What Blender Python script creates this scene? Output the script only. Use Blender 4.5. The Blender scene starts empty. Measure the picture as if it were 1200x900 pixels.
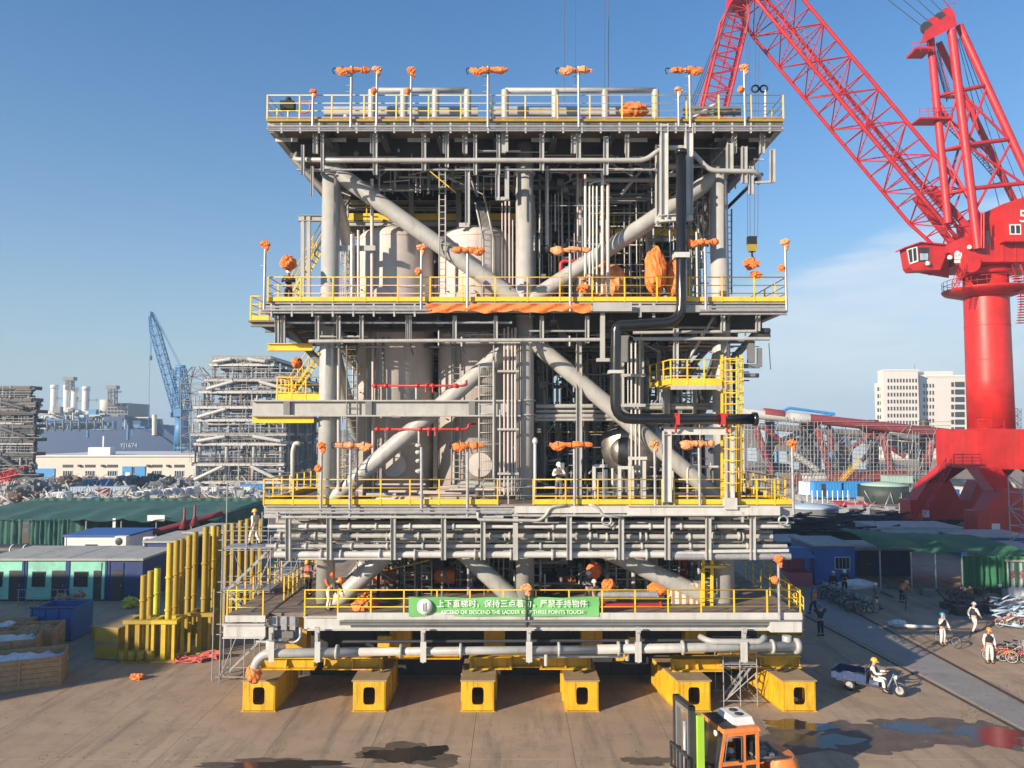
import bpy, math, random
from mathutils import Vector, Matrix
R = math.radians
scene = bpy.context.scene
COL = scene.collection
rng = random.Random(7)

# ------------------------------------------------------------------ camera, sky, sun
CAM_H, PITCH, FPX = 12.3, R(3.5), 900.0
cam_data = bpy.data.cameras.new('camera')
cam_data.sensor_width = 36.0
cam_data.lens = 27.0
cam_data.clip_start = 0.2
cam_data.clip_end = 6000
cam = bpy.data.objects.new('camera', cam_data)
cam.location = (0, 0, CAM_H)
cam.rotation_euler = (R(90) + PITCH, 0, 0)
COL.objects.link(cam)
scene.camera = cam

SUN_ELEV = R(18.5)
SUN_DIR = Vector((-0.76, -0.65, 0)).normalized()          # horizontal direction towards the sun
world = bpy.data.worlds.new("World")
scene.world = world
world.use_nodes = True
wn, wl = world.node_tree.nodes, world.node_tree.links
wn.clear()
w_out = wn.new('ShaderNodeOutputWorld')
w_bg = wn.new('ShaderNodeBackground')
w_bg.inputs['Strength'].default_value = 0.07
sky = wn.new('ShaderNodeTexSky')
sky.sky_type = 'NISHITA'
sky.sun_disc = False
sky.sun_elevation = SUN_ELEV
sky.sun_rotation = math.atan2(SUN_DIR.x, SUN_DIR.y)
sky.altitude = 50
sky.air_density = 1.3
sky.dust_density = 0.35
sky.ozone_density = 3.0
# thin cloud bank, low in the sky towards +X
tc = wn.new('ShaderNodeTexCoord')
sep = wn.new('ShaderNodeSeparateXYZ')
wl.new(tc.outputs['Generated'], sep.inputs[0])
def wmath(op, a, b=None, clamp=False):
    n = wn.new('ShaderNodeMath'); n.operation = op; n.use_clamp = clamp
    for i, v in enumerate((a, b)):
        if v is None: continue
        if isinstance(v, (int, float)): n.inputs[i].default_value = v
        else: wl.new(v, n.inputs[i])
    return n.outputs[0]
wmap = wn.new('ShaderNodeMapping'); wmap.inputs['Scale'].default_value = (2.2, 2.2, 13.0); wmap.inputs['Rotation'].default_value = (0, R(14), 0)
wl.new(tc.outputs['Generated'], wmap.inputs[0])
wno = wn.new('ShaderNodeTexNoise'); wno.inputs['Scale'].default_value = 3.0; wno.inputs['Detail'].default_value = 8; wno.inputs['Roughness'].default_value = 0.62
wl.new(wmap.outputs[0], wno.inputs['Vector'])
edge = wmath('ADD', wmath('MULTIPLY', sep.outputs['X'], 0.36), 0.075)          # cloud top height rises to the right
edge = wmath('ADD', edge, wmath('MULTIPLY', wmath('SUBTRACT', wno.outputs['Fac'], 0.5), 0.06))
m1 = wmath('MULTIPLY', wmath('SUBTRACT', edge, sep.outputs['Z']), 34.0, True)
m2 = wmath('MULTIPLY', wmath('SUBTRACT', sep.outputs['X'], 0.12), 5.0, True)
m3 = wmath('ADD', wmath('MULTIPLY', wno.outputs['Fac'], 1.1), 0.0, True)
mask = wmath('MULTIPLY', wmath('MULTIPLY', m1, m2), wmath('MULTIPLY', m3, 1.0), True)
wmix = wn.new('ShaderNodeMixRGB')
wl.new(mask, wmix.inputs['Fac'])
# smog towards the horizon, the same all round
hz_f = wmath('MULTIPLY', wmath('POWER', 2.718, wmath('MULTIPLY', wmath('MAXIMUM', sep.outputs['Z'], 0.0), -5.2)), 0.92)
smog = wn.new('ShaderNodeMixRGB'); wl.new(hz_f, smog.inputs['Fac']); hsv = wn.new('ShaderNodeHueSaturation'); hsv.inputs['Saturation'].default_value = 1.15; tint = wn.new('ShaderNodeMixRGB'); tint.blend_type = 'MULTIPLY'; tint.inputs['Fac'].default_value = 1.0; tint.inputs['Color2'].default_value = (0.92, 1.12, 1.38, 1); wl.new(sky.outputs[0], tint.inputs['Color1']); wl.new(tint.outputs[0], hsv.inputs['Color']); wl.new(hsv.outputs[0], smog.inputs['Color1']); smog.inputs['Color2'].default_value = (4.1, 4.85, 5.6, 1)
wl.new(smog.outputs[0], wmix.inputs['Color1'])
wmix.inputs['Color2'].default_value = (6.8, 7.4, 8.0, 1)
wl.new(wmix.outputs[0], w_bg.inputs['Color'])
wl.new(w_bg.outputs[0], w_out.inputs['Surface'])

sun_data = bpy.data.lights.new('sun', 'SUN')
sun_data.energy = 5.0
sun_data.angle = R(0.53)
sun_data.color = (1.0, 0.84, 0.66)
sun = bpy.data.objects.new('sun', sun_data)
sd = Vector((SUN_DIR.x * math.cos(SUN_ELEV), SUN_DIR.y * math.cos(SUN_ELEV), math.sin(SUN_ELEV)))
sun.rotation_euler = sd.to_track_quat('Z', 'Y').to_euler()
sun.location = sd * 200
COL.objects.link(sun)

scene.view_settings.view_transform = 'Standard'
scene.view_settings.look = 'None'
scene.view_settings.exposure = 0.78
scene.view_settings.gamma = 1.0
scene.cycles.diffuse_bounces = 2

# ------------------------------------------------------------------ measuring: picture position + distance -> metres
SA, CA = math.sin(PITCH), math.cos(PITCH)
def Q(px, py, Y):
    xs, ys = (px - 600) / FPX, (450 - py) / FPX
    fwd, up = CA - ys * SA, SA + ys * CA
    t = Y / fwd
    return Vector((xs * t, Y, CAM_H + up * t))
def G(px, py, z=0.0):
    xs, ys = (px - 600) / FPX, (450 - py) / FPX
    fwd, up = CA - ys * SA, SA + ys * CA
    t = (z - CAM_H) / up
    return Vector((xs * t, fwd * t, z))
def X(px, Y): return (px - 600) / FPX * Y
def Z(py, Y): return Q(600, py, Y).z

# ------------------------------------------------------------------ materials
MATS = {}
def mat(name, col, rough=0.5, metal=0.0, var=0.12, scale=1.5, bump=0.0, bscale=30.0, dirt=None, dirt_amt=0.0, dirt_scale=0.8, streak=False, spec=0.5, coat=0.0):
    m = bpy.data.materials.new(name); m.use_nodes = True
    n, l = m.node_tree.nodes, m.node_tree.links
    b = n['Principled BSDF']
    b.inputs['Roughness'].default_value = rough
    b.inputs['Metallic'].default_value = metal
    b.inputs['Specular IOR Level'].default_value = spec
    if coat: b.inputs['Coat Weight'].default_value = coat; b.inputs['Coat Roughness'].default_value = 0.15
    geo = n.new('ShaderNodeNewGeometry')
    src = geo.outputs['Position']
    no = n.new('ShaderNodeTexNoise'); no.inputs['Scale'].default_value = scale; no.inputs['Detail'].default_value = 6; no.inputs['Roughness'].default_value = 0.65
    l.new(src, no.inputs['Vector'])
    ramp = n.new('ShaderNodeMapRange')
    ramp.inputs['From Min'].default_value = 0.3; ramp.inputs['From Max'].default_value = 0.7
    ramp.inputs['To Min'].default_value = 1 - var; ramp.inputs['To Max'].default_value = 1 + var
    l.new(no.outputs['Fac'], ramp.inputs['Value'])
    mul = n.new('ShaderNodeMixRGB'); mul.blend_type = 'MULTIPLY'; mul.inputs['Fac'].default_value = 1
    mul.inputs['Color1'].default_value = (*col, 1)
    l.new(ramp.outputs[0], mul.inputs['Color2'])
    outc = mul.outputs[0]
    if dirt:
        d = n.new('ShaderNodeTexNoise'); d.inputs['Scale'].default_value = dirt_scale; d.inputs['Detail'].default_value = 9; d.inputs['Roughness'].default_value = 0.72
        if streak:
            mp = n.new('ShaderNodeMapping'); mp.inputs['Scale'].default_value = (4, 4, 0.35)
            l.new(src, mp.inputs[0]); l.new(mp.outputs[0], d.inputs['Vector'])
        else: l.new(src, d.inputs['Vector'])
        r2 = n.new('ShaderNodeMapRange'); r2.inputs['From Min'].default_value = 0.52; r2.inputs['From Max'].default_value = 0.72
        r2.inputs['To Max'].default_value = dirt_amt
        l.new(d.outputs['Fac'], r2.inputs['Value'])
        mx = n.new('ShaderNodeMixRGB'); mx.inputs['Color2'].default_value = (*dirt, 1)
        l.new(r2.outputs[0], mx.inputs['Fac']); l.new(outc, mx.inputs['Color1'])
        outc = mx.outputs[0]
    l.new(outc, b.inputs['Base Color'])
    rv = n.new('ShaderNodeMapRange'); rv.inputs['To Min'].default_value = max(0.02, rough - 0.1); rv.inputs['To Max'].default_value = min(1, rough + 0.1)
    l.new(no.outputs['Fac'], rv.inputs['Value']); l.new(rv.outputs[0], b.inputs['Roughness'])
    if bump:
        bn = n.new('ShaderNodeTexNoise'); bn.inputs['Scale'].default_value = bscale; bn.inputs['Detail'].default_value = 4
        l.new(src, bn.inputs['Vector'])
        bp = n.new('ShaderNodeBump'); bp.inputs['Strength'].default_value = bump; bp.inputs['Distance'].default_value = 0.05
        l.new(bn.outputs['Fac'], bp.inputs['Height']); l.new(bp.outputs[0], b.inputs['Normal'])
    MATS[name] = m
    return m

RUST = (0.12, 0.05, 0.025)
DUST = (0.22, 0.17, 0.12)
STEEL = mat('grey_paint', (0.385, 0.385, 0.365), 0.42, var=0.12, dirt=(0.2, 0.165, 0.125), dirt_amt=0.6, streak=True)
WHITE_STEEL = mat('white_grey_paint', (0.50, 0.50, 0.475), 0.42, var=0.1, dirt=(0.25, 0.2, 0.15), dirt_amt=0.55, streak=True)
GREY = mat('mid_grey_paint', (0.16, 0.165, 0.165), 0.5, var=0.12, dirt=DUST, dirt_amt=0.3)
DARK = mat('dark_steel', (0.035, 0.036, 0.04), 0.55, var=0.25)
GALV = mat('galvanised_steel', (0.36, 0.37, 0.38), 0.42, metal=0.35, var=0.2, scale=5)
PINKPIPE = mat('primer_pipe', (0.5, 0.42, 0.4), 0.5, var=0.1)
YEL = mat('yellow_paint', (0.78, 0.50, 0.028), 0.45, var=0.08, dirt=RUST, dirt_amt=0.35, dirt_scale=1.6)
PALEYEL = mat('pale_yellow_paint', (0.76, 0.56, 0.14), 0.5, var=0.1, dirt=(0.5, 0.45, 0.35), dirt_amt=0.5)
SKIDYEL = mat('skid_yellow', (0.62, 0.36, 0.012), 0.5, var=0.16, dirt=(0.15, 0.06, 0.02), dirt_amt=0.85, dirt_scale=1.6, streak=True)
OLDYEL = mat('weathered_shade_yellow', (0.36, 0.25, 0.02), 0.55, var=0.2, dirt=(0.13, 0.07, 0.02), dirt_amt=0.65, dirt_scale=1.5)  # weathered, and dark enough to carry the shade on most pipe stands
LIMEYEL = mat('lime_yellow', (0.46, 0.48, 0.04), 0.55, var=0.15, dirt=RUST, dirt_amt=0.3)
CRANE_RED = mat('crane_red', (0.52, 0.016, 0.012), 0.42, var=0.28, scale=0.35, dirt=(0.25, 0.04, 0.025), dirt_amt=0.85, dirt_scale=0.5, streak=True)
BOOM_RED = mat('boom_red', (0.47, 0.018, 0.026), 0.5, var=0.2, scale=0.8, dirt=(0.22, 0.03, 0.03), dirt_amt=0.6, dirt_scale=0.9)
REDPIPE = mat('fire_red', (0.5, 0.03, 0.03), 0.4, var=0.1)
TARP2 = mat('faded_orange_sheet', (0.72, 0.30, 0.12), 0.65, var=0.2, scale=5, bump=0.6, bscale=12, dirt=(0.4, 0.16, 0.08), dirt_amt=0.5, dirt_scale=3)
TARP = mat('orange_tarpaulin', (0.78, 0.20, 0.04), 0.6, var=0.2, scale=5, bump=0.6, bscale=12, dirt=(0.45, 0.12, 0.04), dirt_amt=0.5, dirt_scale=3)
BLACKPIPE = mat('black_coating', (0.012, 0.012, 0.013), 0.22, var=0.2, spec=0.7)
VESSEL = mat('primer_beige', (0.54, 0.49, 0.455), 0.6, var=0.12, scale=0.9, dirt=(0.34, 0.26, 0.22), dirt_amt=0.5, streak=True, dirt_scale=1.0)
CLAD = mat('cladding_metal', (0.30, 0.28, 0.26), 0.42, metal=0.85, var=0.3, scale=3)
BEAMG = mat('shade_dark_grey', (0.07, 0.07, 0.07), 0.6, var=0.25)  # under-deck shade put into this darker beam colour
FLOOR = mat('deck_grating', (0.20, 0.155, 0.12), 0.8, var=0.25, scale=2)
BLACK = mat('black_rubber', (0.014, 0.014, 0.015), 0.75, var=0.2)
SKIN = mat('skin', (0.48, 0.27, 0.18), 0.55, var=0.05)
GLASS = mat('dark_glass', (0.02, 0.026, 0.03), 0.08, var=0.05, spec=0.8)
def cloth(name, c): return mat(name, c, 0.85, var=0.2, scale=9, bump=0.6, bscale=18, dirt=(c[0] * .5, c[1] * .45, c[2] * .38), dirt_amt=0.6, dirt_scale=4)
C_WHITE = cloth('white_cloth', (0.72, 0.68, 0.62)); C_NAVY = cloth('navy_cloth', (0.02, 0.025, 0.045)); C_BLACK = cloth('black_cloth', (0.018, 0.018, 0.02))
C_ORANGE = cloth('orange_cloth', (0.8, 0.17, 0.03)); C_GREY = cloth('grey_cloth', (0.11, 0.12, 0.13)); C_PINK = cloth('red_pink_cloth', (0.6, 0.13, 0.11))
C_GREEN = cloth('olive_cloth', (0.09, 0.095, 0.06)); C_BLUE = cloth('blue_cloth', (0.03, 0.06, 0.16))
H_YEL = mat('helmet_yellow', (0.85, 0.42, 0.03), 0.3); H_WHITE = mat('helmet_white', (0.75, 0.75, 0.73), 0.3); H_ORANGE = mat('helmet_orange', (0.85, 0.22, 0.03), 0.3)
H_BLUE = mat('helmet_blue', (0.04, 0.25, 0.45), 0.3); H_PURPLE = mat('helmet_violet', (0.07, 0.06, 0.35), 0.3); H_SILVER = mat('helmet_silver', (0.5, 0.52, 0.55), 0.3)
BLUE = mat('container_blue', (0.02, 0.10, 0.34), 0.5, var=0.15, dirt=(0.05, 0.05, 0.06), dirt_amt=0.4)
NAVY = mat('navy_panel', (0.015, 0.04, 0.15), 0.5, var=0.2, dirt=(0.05, 0.05, 0.06), dirt_amt=0.4)
SKYBLUE = mat('bright_blue_panel', (0.04, 0.25, 0.58), 0.5, var=0.1)
PALEBLUE = mat('pale_blue_panel', (0.36, 0.46, 0.55), 0.55, var=0.1, dirt=(0.2, 0.2, 0.2), dirt_amt=0.3)
MINT = mat('mint_green_panel', (0.24, 0.60, 0.47), 0.55, var=0.12, dirt=(0.12, 0.14, 0.11), dirt_amt=0.5)
WHITEP = mat('white_panel', (0.68, 0.68, 0.66), 0.55, var=0.06, dirt=(0.35, 0.32, 0.28), dirt_amt=0.35, streak=True)
CREAM = mat('cream_wall', (0.62, 0.58, 0.50), 0.8, var=0.06, scale=0.1, dirt=(0.4, 0.36, 0.3), dirt_amt=0.3, dirt_scale=0.1)
ROOFGREY = mat('grey_roof', (0.36, 0.36, 0.33), 0.9, var=0.15, dirt=(0.14, 0.12, 0.1), dirt_amt=0.4)
GREENTARP = mat('dark_green_tarpaulin', (0.028, 0.105, 0.085), 0.9, var=0.2, scale=0.7, bump=0.4, bscale=2.5, dirt=(0.11, 0.18, 0.13), dirt_amt=0.5, dirt_scale=0.25)
GREENTARP2 = mat('bottle_green_tarpaulin', (0.02, 0.13, 0.055), 0.9, var=0.2, scale=0.9, bump=0.3, bscale=3, dirt=(0.1, 0.13, 0.07), dirt_amt=0.35, dirt_scale=0.8)
WOOD = mat('crate_timber', (0.36, 0.23, 0.12), 0.8, var=0.25, scale=5, dirt=(0.16, 0.1, 0.06), dirt_amt=0.5)
TIMBER = mat('brown_stack', (0.19, 0.13, 0.095), 0.85, var=0.35, scale=2)
PLASTIC = mat('white_plastic_sheet', (0.6, 0.62, 0.64), 0.3, var=0.15, bump=0.6, bscale=6)
BANNER = mat('banner_green', (0.14, 0.42, 0.13), 0.6, var=0.06)
PRINT = mat('white_print', (0.78, 0.82, 0.78), 0.6, var=0.03)
FORK_OR = mat('forklift_orange', (0.68, 0.20, 0.04), 0.5, var=0.2, scale=3, dirt=(0.26, 0.13, 0.07), dirt_amt=0.7, dirt_scale=2.5)
LIME = mat('lime_green_paint', (0.36, 0.62, 0.05), 0.4, var=0.08)
TRIKE = mat('trike_blue', (0.022, 0.045, 0.13), 0.4, var=0.15, dirt=(0.2, 0.2, 0.2), dirt_amt=0.35, dirt_scale=5)
PINKPANEL = mat('pink_panel', (0.42, 0.10, 0.13), 0.6, var=0.1)
FARBLUE = mat('far_crane_blue', (0.05, 0.20, 0.42), 0.5, var=0.1)
HULL = mat('hull_blue', (0.008, 0.04, 0.13), 0.5, var=0.15, scale=0.05)
OFFICE = mat('office_concrete', (0.60, 0.57, 0.52), 0.8, var=0.05, scale=0.1)
PALEGREEN = mat('pale_green_paint', (0.32, 0.45, 0.38), 0.6, var=0.1)
TANKGREEN = mat('dark_green_tank', (0.035, 0.05, 0.042), 0.6, var=0.2)

# ------------------------------------------------------------------ objects
WM = {}
def tag(o, label=None, cat=None, group=None, kind=None):
    if label: o['label'] = label
    if cat: o['category'] = cat
    if group: o['group'] = group
    if kind: o['kind'] = kind
    return o
def put(name, data, M, parent=None):
    o = bpy.data.objects.new(name, data)
    COL.objects.link(o)
    o.matrix_basis = M
    WM[o.name] = M
    if parent is not None:
        o.parent = parent
        o.matrix_parent_inverse = WM[parent.name].inverted()
    return o
def thing(name, loc, label=None, cat=None, group=None, kind=None):
    o = put(name, None, Matrix.Translation(Vector(loc)))
    o.empty_display_size = 0.3
    return tag(o, label, cat, group, kind)
def copy_tree(o, M, parent=None, top=True):
    """copy a thing built round the origin, moved by M"""
    c = o.copy(); COL.objects.link(c)
    if top:
        c.matrix_basis = M @ o.matrix_basis; WM[c.name] = M @ WM[o.name]
    else:
        c.parent = parent
    for ch in list(o.children): copy_tree(ch, M, c, False)
    return c
def move_tree(o, M):
    o.matrix_basis = M @ o.matrix_basis
    WM[o.name] = M @ WM[o.name]
    for ch in o.children_recursive: WM[ch.name] = M @ WM[ch.name]

class MB:
    def __init__(s): s.v, s.f, s.sm = [], [], []
    def add(s, vs, fs, smooth=False):
        k = len(s.v); s.v += [tuple(v) for v in vs]
        for f in fs: s.f.append([i + k for i in f]); s.sm.append(smooth)
        return s
    def box(s, lo, hi, M=None):
        a, b = lo, hi
        vs = [Vector((x, y, z)) for x in (a[0], b[0]) for y in (a[1], b[1]) for z in (a[2], b[2])]
        if M is not None: vs = [M @ v for v in vs]
        return s.add(vs, [(0, 1, 3, 2), (4, 6, 7, 5), (0, 4, 5, 1), (2, 3, 7, 6), (0, 2, 6, 4), (1, 5, 7, 3)])
    def bar(s, p, q, w, h, up=Vector((0, 0, 1))):
        p, q = Vector(p), Vector(q); d = (q - p)
        if d.length < 1e-6: return s
        d.normalize()
        u = d.cross(up)
        if u.length < 1e-4: u = d.cross(Vector((0, 1, 0)))
        u.normalize(); v = u.cross(d)
        vs = []
        for c in (p, q):
            for a, b in ((-1, -1), (1, -1), (1, 1), (-1, 1)): vs.append(c + u * (a * w / 2) + v * (b * h / 2))
        return s.add(vs, [(0, 3, 2, 1), (4, 5, 6, 7), (0, 1, 5, 4), (1, 2, 6, 5), (2, 3, 7, 6), (3, 0, 4, 7)])
    def tube(s, p, q, r, n=8, r2=None, cap=True):
        return s.path([p, q], r, n, cap=cap, r2=r2)
    def path(s, pts, r, n=8, bend=0.0, cap=True, r2=None, closed=False):
        pts = [Vector(p) for p in pts]
        if bend > 0 and len(pts) > 2:
            out = [pts[0]]
            for i in range(1, len(pts) - 1):
                a, b, c = pts[i - 1], pts[i], pts[i + 1]
                l = min(bend, (a - b).length * 0.48, (c - b).length * 0.48)
                p, q = b + (a - b).normalized() * l, b + (c - b).normalized() * l
                for k in range(6):
                    t = k / 5
                    out.append(p * (1 - t) ** 2 + b * 2 * t * (1 - t) + q * t * t)
            out.append(pts[-1]); pts = out
        m = len(pts); vs = []
        d0 = (pts[1] - pts[0]).normalized()
        u = d0.orthogonal().normalized()
        for i, p in enumerate(pts):
            if i == 0: d = pts[1] - pts[0]
            elif i == m - 1: d = pts[-1] - pts[-2]
            else: d = (pts[i + 1] - p).normalized() + (p - pts[i - 1]).normalized()
            d.normalize()
            u = (u - d * u.dot(d)).normalized(); w = d.cross(u)
            rr = r if r2 is None else r + (r2 - r) * i / (m - 1)
            if isinstance(r, (list, tuple)): rr = r[i]
            for k in range(n):
                a = 2 * math.pi * k / n
                vs.append(p + u * math.cos(a) * rr + w * math.sin(a) * rr)
        fs = []
        for i in range(m - 1):
            for k in range(n):
                fs.append((i * n + k, i * n + (k + 1) % n, (i + 1) * n + (k + 1) % n, (i + 1) * n + k))
        s.add(vs, fs, True)
        if cap:
            b0 = len(s.v) - m * n
            s.f.append([b0 + k for k in range(n)][::-1]); s.sm.append(False)
            s.f.append([b0 + (m - 1) * n + k for k in range(n)]); s.sm.append(False)
        return s
    def lathe(s, prof, n=24, M=None, smooth=True):
        vs = []
        for r, z in prof:
            for k in range(n):
                a = 2 * math.pi * k / n
                v = Vector((r * math.cos(a), r * math.sin(a), z))
                vs.append(M @ v if M is not None else v)
        fs = []
        for i in range(len(prof) - 1):
            for k in range(n):
                fs.append((i * n + k, i * n + (k + 1) % n, (i + 1) * n + (k + 1) % n, (i + 1) * n + k))
        s.add(vs, fs, smooth)
        b0 = len(s.v) - len(prof) * n
        if prof[0][0] > 1e-4: s.f.append([b0 + k for k in range(n)][::-1]); s.sm.append(False)
        if prof[-1][0] > 1e-4: s.f.append([b0 + (len(prof) - 1) * n + k for k in range(n)]); s.sm.append(False)
        return s
    def torus(s, c, axis, Rr, r, n=20, m=6):
        axis = Vector(axis).normalized(); u = axis.orthogonal().normalized(); w = axis.cross(u); c = Vector(c)
        vs = []
        for i in range(n):
            a = 2 * math.pi * i / n; d = u * math.cos(a) + w * math.sin(a)
            for k in range(m):
                b = 2 * math.pi * k / m
                vs.append(c + d * (Rr + r * math.cos(b)) + axis * (r * math.sin(b)))
        fs = [(i * m + k, i * m + (k + 1) % m, ((i + 1) % n) * m + (k + 1) % m, ((i + 1) % n) * m + k) for i in range(n) for k in range(m)]
        return s.add(vs, fs, True)
    def prism(s, poly, d):
        """poly: list of 3D points in a plane, d: extrusion vector"""
        n = len(poly); d = Vector(d)
        vs = [Vector(p) for p in poly] + [Vector(p) + d for p in poly]
        fs = [list(range(n))[::-1], list(range(n, 2 * n))] + [(i, (i + 1) % n, n + (i + 1) % n, n + i) for i in range(n)]
        return s.add(vs, fs)
    def hull8(s, vs):
        return s.add(vs, [(0, 3, 2, 1), (4, 5, 6, 7), (0, 1, 5, 4), (1, 2, 6, 5), (2, 3, 7, 6), (3, 0, 4, 7)])
    def mesh(s, name, m):
        me = bpy.data.meshes.new(name)
        me.from_pydata(s.v, [], s.f)
        me.polygons.foreach_set('use_smooth', s.sm)
        if m is not None: me.materials.append(m)
        me.update()
        return me
    def build(s, name, m, parent=None, at=None):
        M = Matrix.Identity(4)
        if at is not None: M = Matrix.Translation(Vector(at))
        return put(name, s.mesh(name, m), M, parent)

UNIT = {}
def unit(kind, m, n=10):
    key = (kind, m.name, n)
    if key not in UNIT:
        b = MB()
        if kind == 'box': b.box((-.5, -.5, -.5), (.5, .5, .5))
        elif kind == 'tube': b.tube((0, 0, 0), (0, 0, 1), 1, n)
        elif kind == 'ibeam':        # along z, flanges at +-y, width x
            t, w = 0.09, 0.16
            p = [(-.5, -.5), (.5, -.5), (.5, -.5 + t), (w / 2, -.5 + t), (w / 2, .5 - t), (.5, .5 - t), (.5, .5), (-.5, .5), (-.5, .5 - t), (-w / 2, .5 - t), (-w / 2, -.5 + t), (-.5, -.5 + t)]
            b.prism([(x, y, 0) for x, y in p], (0, 0, 1))
        UNIT[key] = b.mesh(kind, m)
    return UNIT[key]
def frame_matrix(p, q, up=Vector((0, 0, 1))):
    p, q = Vector(p), Vector(q); d = q - p; L = d.length; d.normalize()
    x = d.cross(up)
    if x.length < 1e-3: x = d.cross(Vector((0, 1, 0)))
    x.normalize(); y = x.cross(d) * -1 if False else d.cross(x) * -1
    y = x.cross(d)
    M = Matrix(((x.x, y.x, d.x, p.x), (x.y, y.y, d.y, p.y), (x.z, y.z, d.z, p.z), (0, 0, 0, 1)))
    return M, L
def tube(name, p, q, r, m, parent=None, n=10):
    M, L = frame_matrix(p, q)
    return put(name, unit('tube', m, n), M @ Matrix.Diagonal((r, r, L, 1)), parent)
def ibeam(name, p, q, w, h, m, parent=None, up=Vector((0, 0, 1))):
    M, L = frame_matrix(p, q, up)
    return put(name, unit('ibeam', m), M @ Matrix.Diagonal((w, h, L, 1)), parent)
def bar(name, p, q, w, h, m, parent=None, up=Vector((0, 0, 1))):
    M, L = frame_matrix(p, q, up)
    return put(name, unit('box', m), M @ Matrix.Diagonal((w, h, L, 1)) @ Matrix.Translation((0, 0, .5)), parent)
def box(name, lo, hi, m, parent=None):
    lo, hi = Vector(lo), Vector(hi)
    return put(name, unit('box', m), Matrix.Translation((lo + hi) / 2) @ Matrix.Diagonal((*(hi - lo), 1)), parent)
def pipe(name, pts, r, m, parent=None, bend=0.35, n=10):
    if len(pts) == 2: return tube(name, pts[0], pts[1], r, m, parent, n)
    return MB().path(pts, r, n, bend).build(name, m, parent)
def V(*a): return Vector(a)
def lerp(a, b, t): return Vector(a) * (1 - t) + Vector(b) * t
ORD = ['first', 'second', 'third', 'fourth', 'fifth', 'sixth', 'seventh', 'eighth', 'ninth', 'tenth', 'eleventh', 'twelfth', 'thirteenth', 'fourteenth', 'fifteenth', 'sixteenth', 'seventeenth', 'eighteenth', 'nineteenth', 'twentieth']

def railing(pts, m, parent, h=1.1, toe=0.2, spacing=1.5, toe_mat=None, r=0.028, name='railing'):
    pts = [Vector(p) for p in pts]
    up = Vector((0, 0, 1))
    b = MB()
    for f in (1.0, 0.66, 0.33) if toe else (1.0, 0.66, 0.33):
        b.path([p + up * h * f for p in pts], r if f == 1 else r * 0.75, 6, cap=True)
    o = b.build(name, m, parent)
    for i in range(len(pts) - 1):
        p, q = pts[i], pts[i + 1]
        n = max(1, round((q - p).length / spacing))
        for k in range(n + (1 if i == len(pts) - 2 else 0)):
            c = lerp(p, q, k / n)
            bar('post', c - up * 0.02, c + up * (h + 0.01), 0.06, 0.06, m, o)
        if toe:
            bar('toe_board', p + up * toe / 2, q + up * toe / 2, 0.03, toe, toe_mat or m, o)
    return o
def ladder(p, q, w, m, parent, side=Vector((1, 0, 0)), name='ladder', step=0.3):
    p, q = Vector(p), Vector(q); s = side.normalized() * w / 2
    b = MB()
    b.tube(p - s, q - s, 0.04, 6); b.tube(p + s, q + s, 0.04, 6)
    n = int((q - p).length / step)
    for i in range(1, n):
        c = lerp(p, q, i / n); b.tube(c - s, c + s, 0.022, 5, cap=False)
    return b.build(name, m, parent)
def stair(p, q, w, m, parent, side, tread_m=None, name='stair', rail=None):
    """flight from p (foot) to q (head), side = unit vector across"""
    p, q = Vector(p), Vector(q); s = Vector(side) * w / 2
    b = MB()
    for k in (-1, 1): b.bar(p + s * k, q + s * k, 0.04, 0.09)
    o = b.build(name, m, parent)
    n = max(3, int(abs(q.z - p.z) / 0.27))
    d = (q - p); dh = Vector((d.x, d.y, 0)).normalized()
    for i in range(1, n):
        c = lerp(p, q, i / n)
        bar('tread', c - s, c + s, 0.11, 0.03, tread_m or m, o)
    if rail:
        r = MB()
        up = Vector((0, 0, 1))
        for k in (-1, 1):
            for h in (1.0, 0.55): r.tube(p + s * k + up * h, q + s * k + up * h, 0.028, 6)
            for i in range(5):
                c = lerp(p, q, i / 4) + s * k; r.tube(c, c + up, 0.028, 6)
        r.build('handrail', rail, o)
    return o
def lattice(p0, p1, u, w, v, n, rc, rb, m, part, mb=None, taper0=1.0, taper1=1.0, bar_name='lattice_bar'):
    """square lattice from p0 to p1. u: unit vector of section width w[0]..; v: section depth. Separate bars under part, or joined into mb"""
    p0, p1 = Vector(p0), Vector(p1); d = (p1 - p0).normalized()
    u = Vector(u); u = (u - d * u.dot(d)).normalized(); vv = d.cross(u)
    def corner(t, k):
        f = 1.0
        if t < 0.12: f = taper0 + (1 - taper0) * t / 0.12
        elif t > 0.85: f = taper1 + (1 - taper1) * (1 - t) / 0.15
        a, b = ((-1, -1), (1, -1), (1, 1), (-1, 1))[k]
        return lerp(p0, p1, t) + u * (a * w / 2 * f) + vv * (b * v / 2 * f)
    ts = [i / n for i in range(n + 1)]
    for k in range(4):
        pts = [corner(t, k) for t in ts]
        if mb: mb.path(pts, rc, 5, cap=False)
        else: MB().path(pts, rc, 8).build('chord', m, part)
    for k in range(4):
        k2 = (k + 1) % 4
        for i in range(n):
            a, b = (corner(ts[i], k), corner(ts[i + 1], k2)) if (i + k) % 2 == 0 else (corner(ts[i], k2), corner(ts[i + 1], k))
            if mb:
                mb.tube(a, b, rb, 4, cap=False)
                mb.tube(corner(ts[i], k), corner(ts[i], k2), rb, 4, cap=False)
            else:
                tube(bar_name, a, b, rb, m, part, 6)
                tube(bar_name, corner(ts[i], k), corner(ts[i], k2), rb, m, part, 6)
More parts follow.
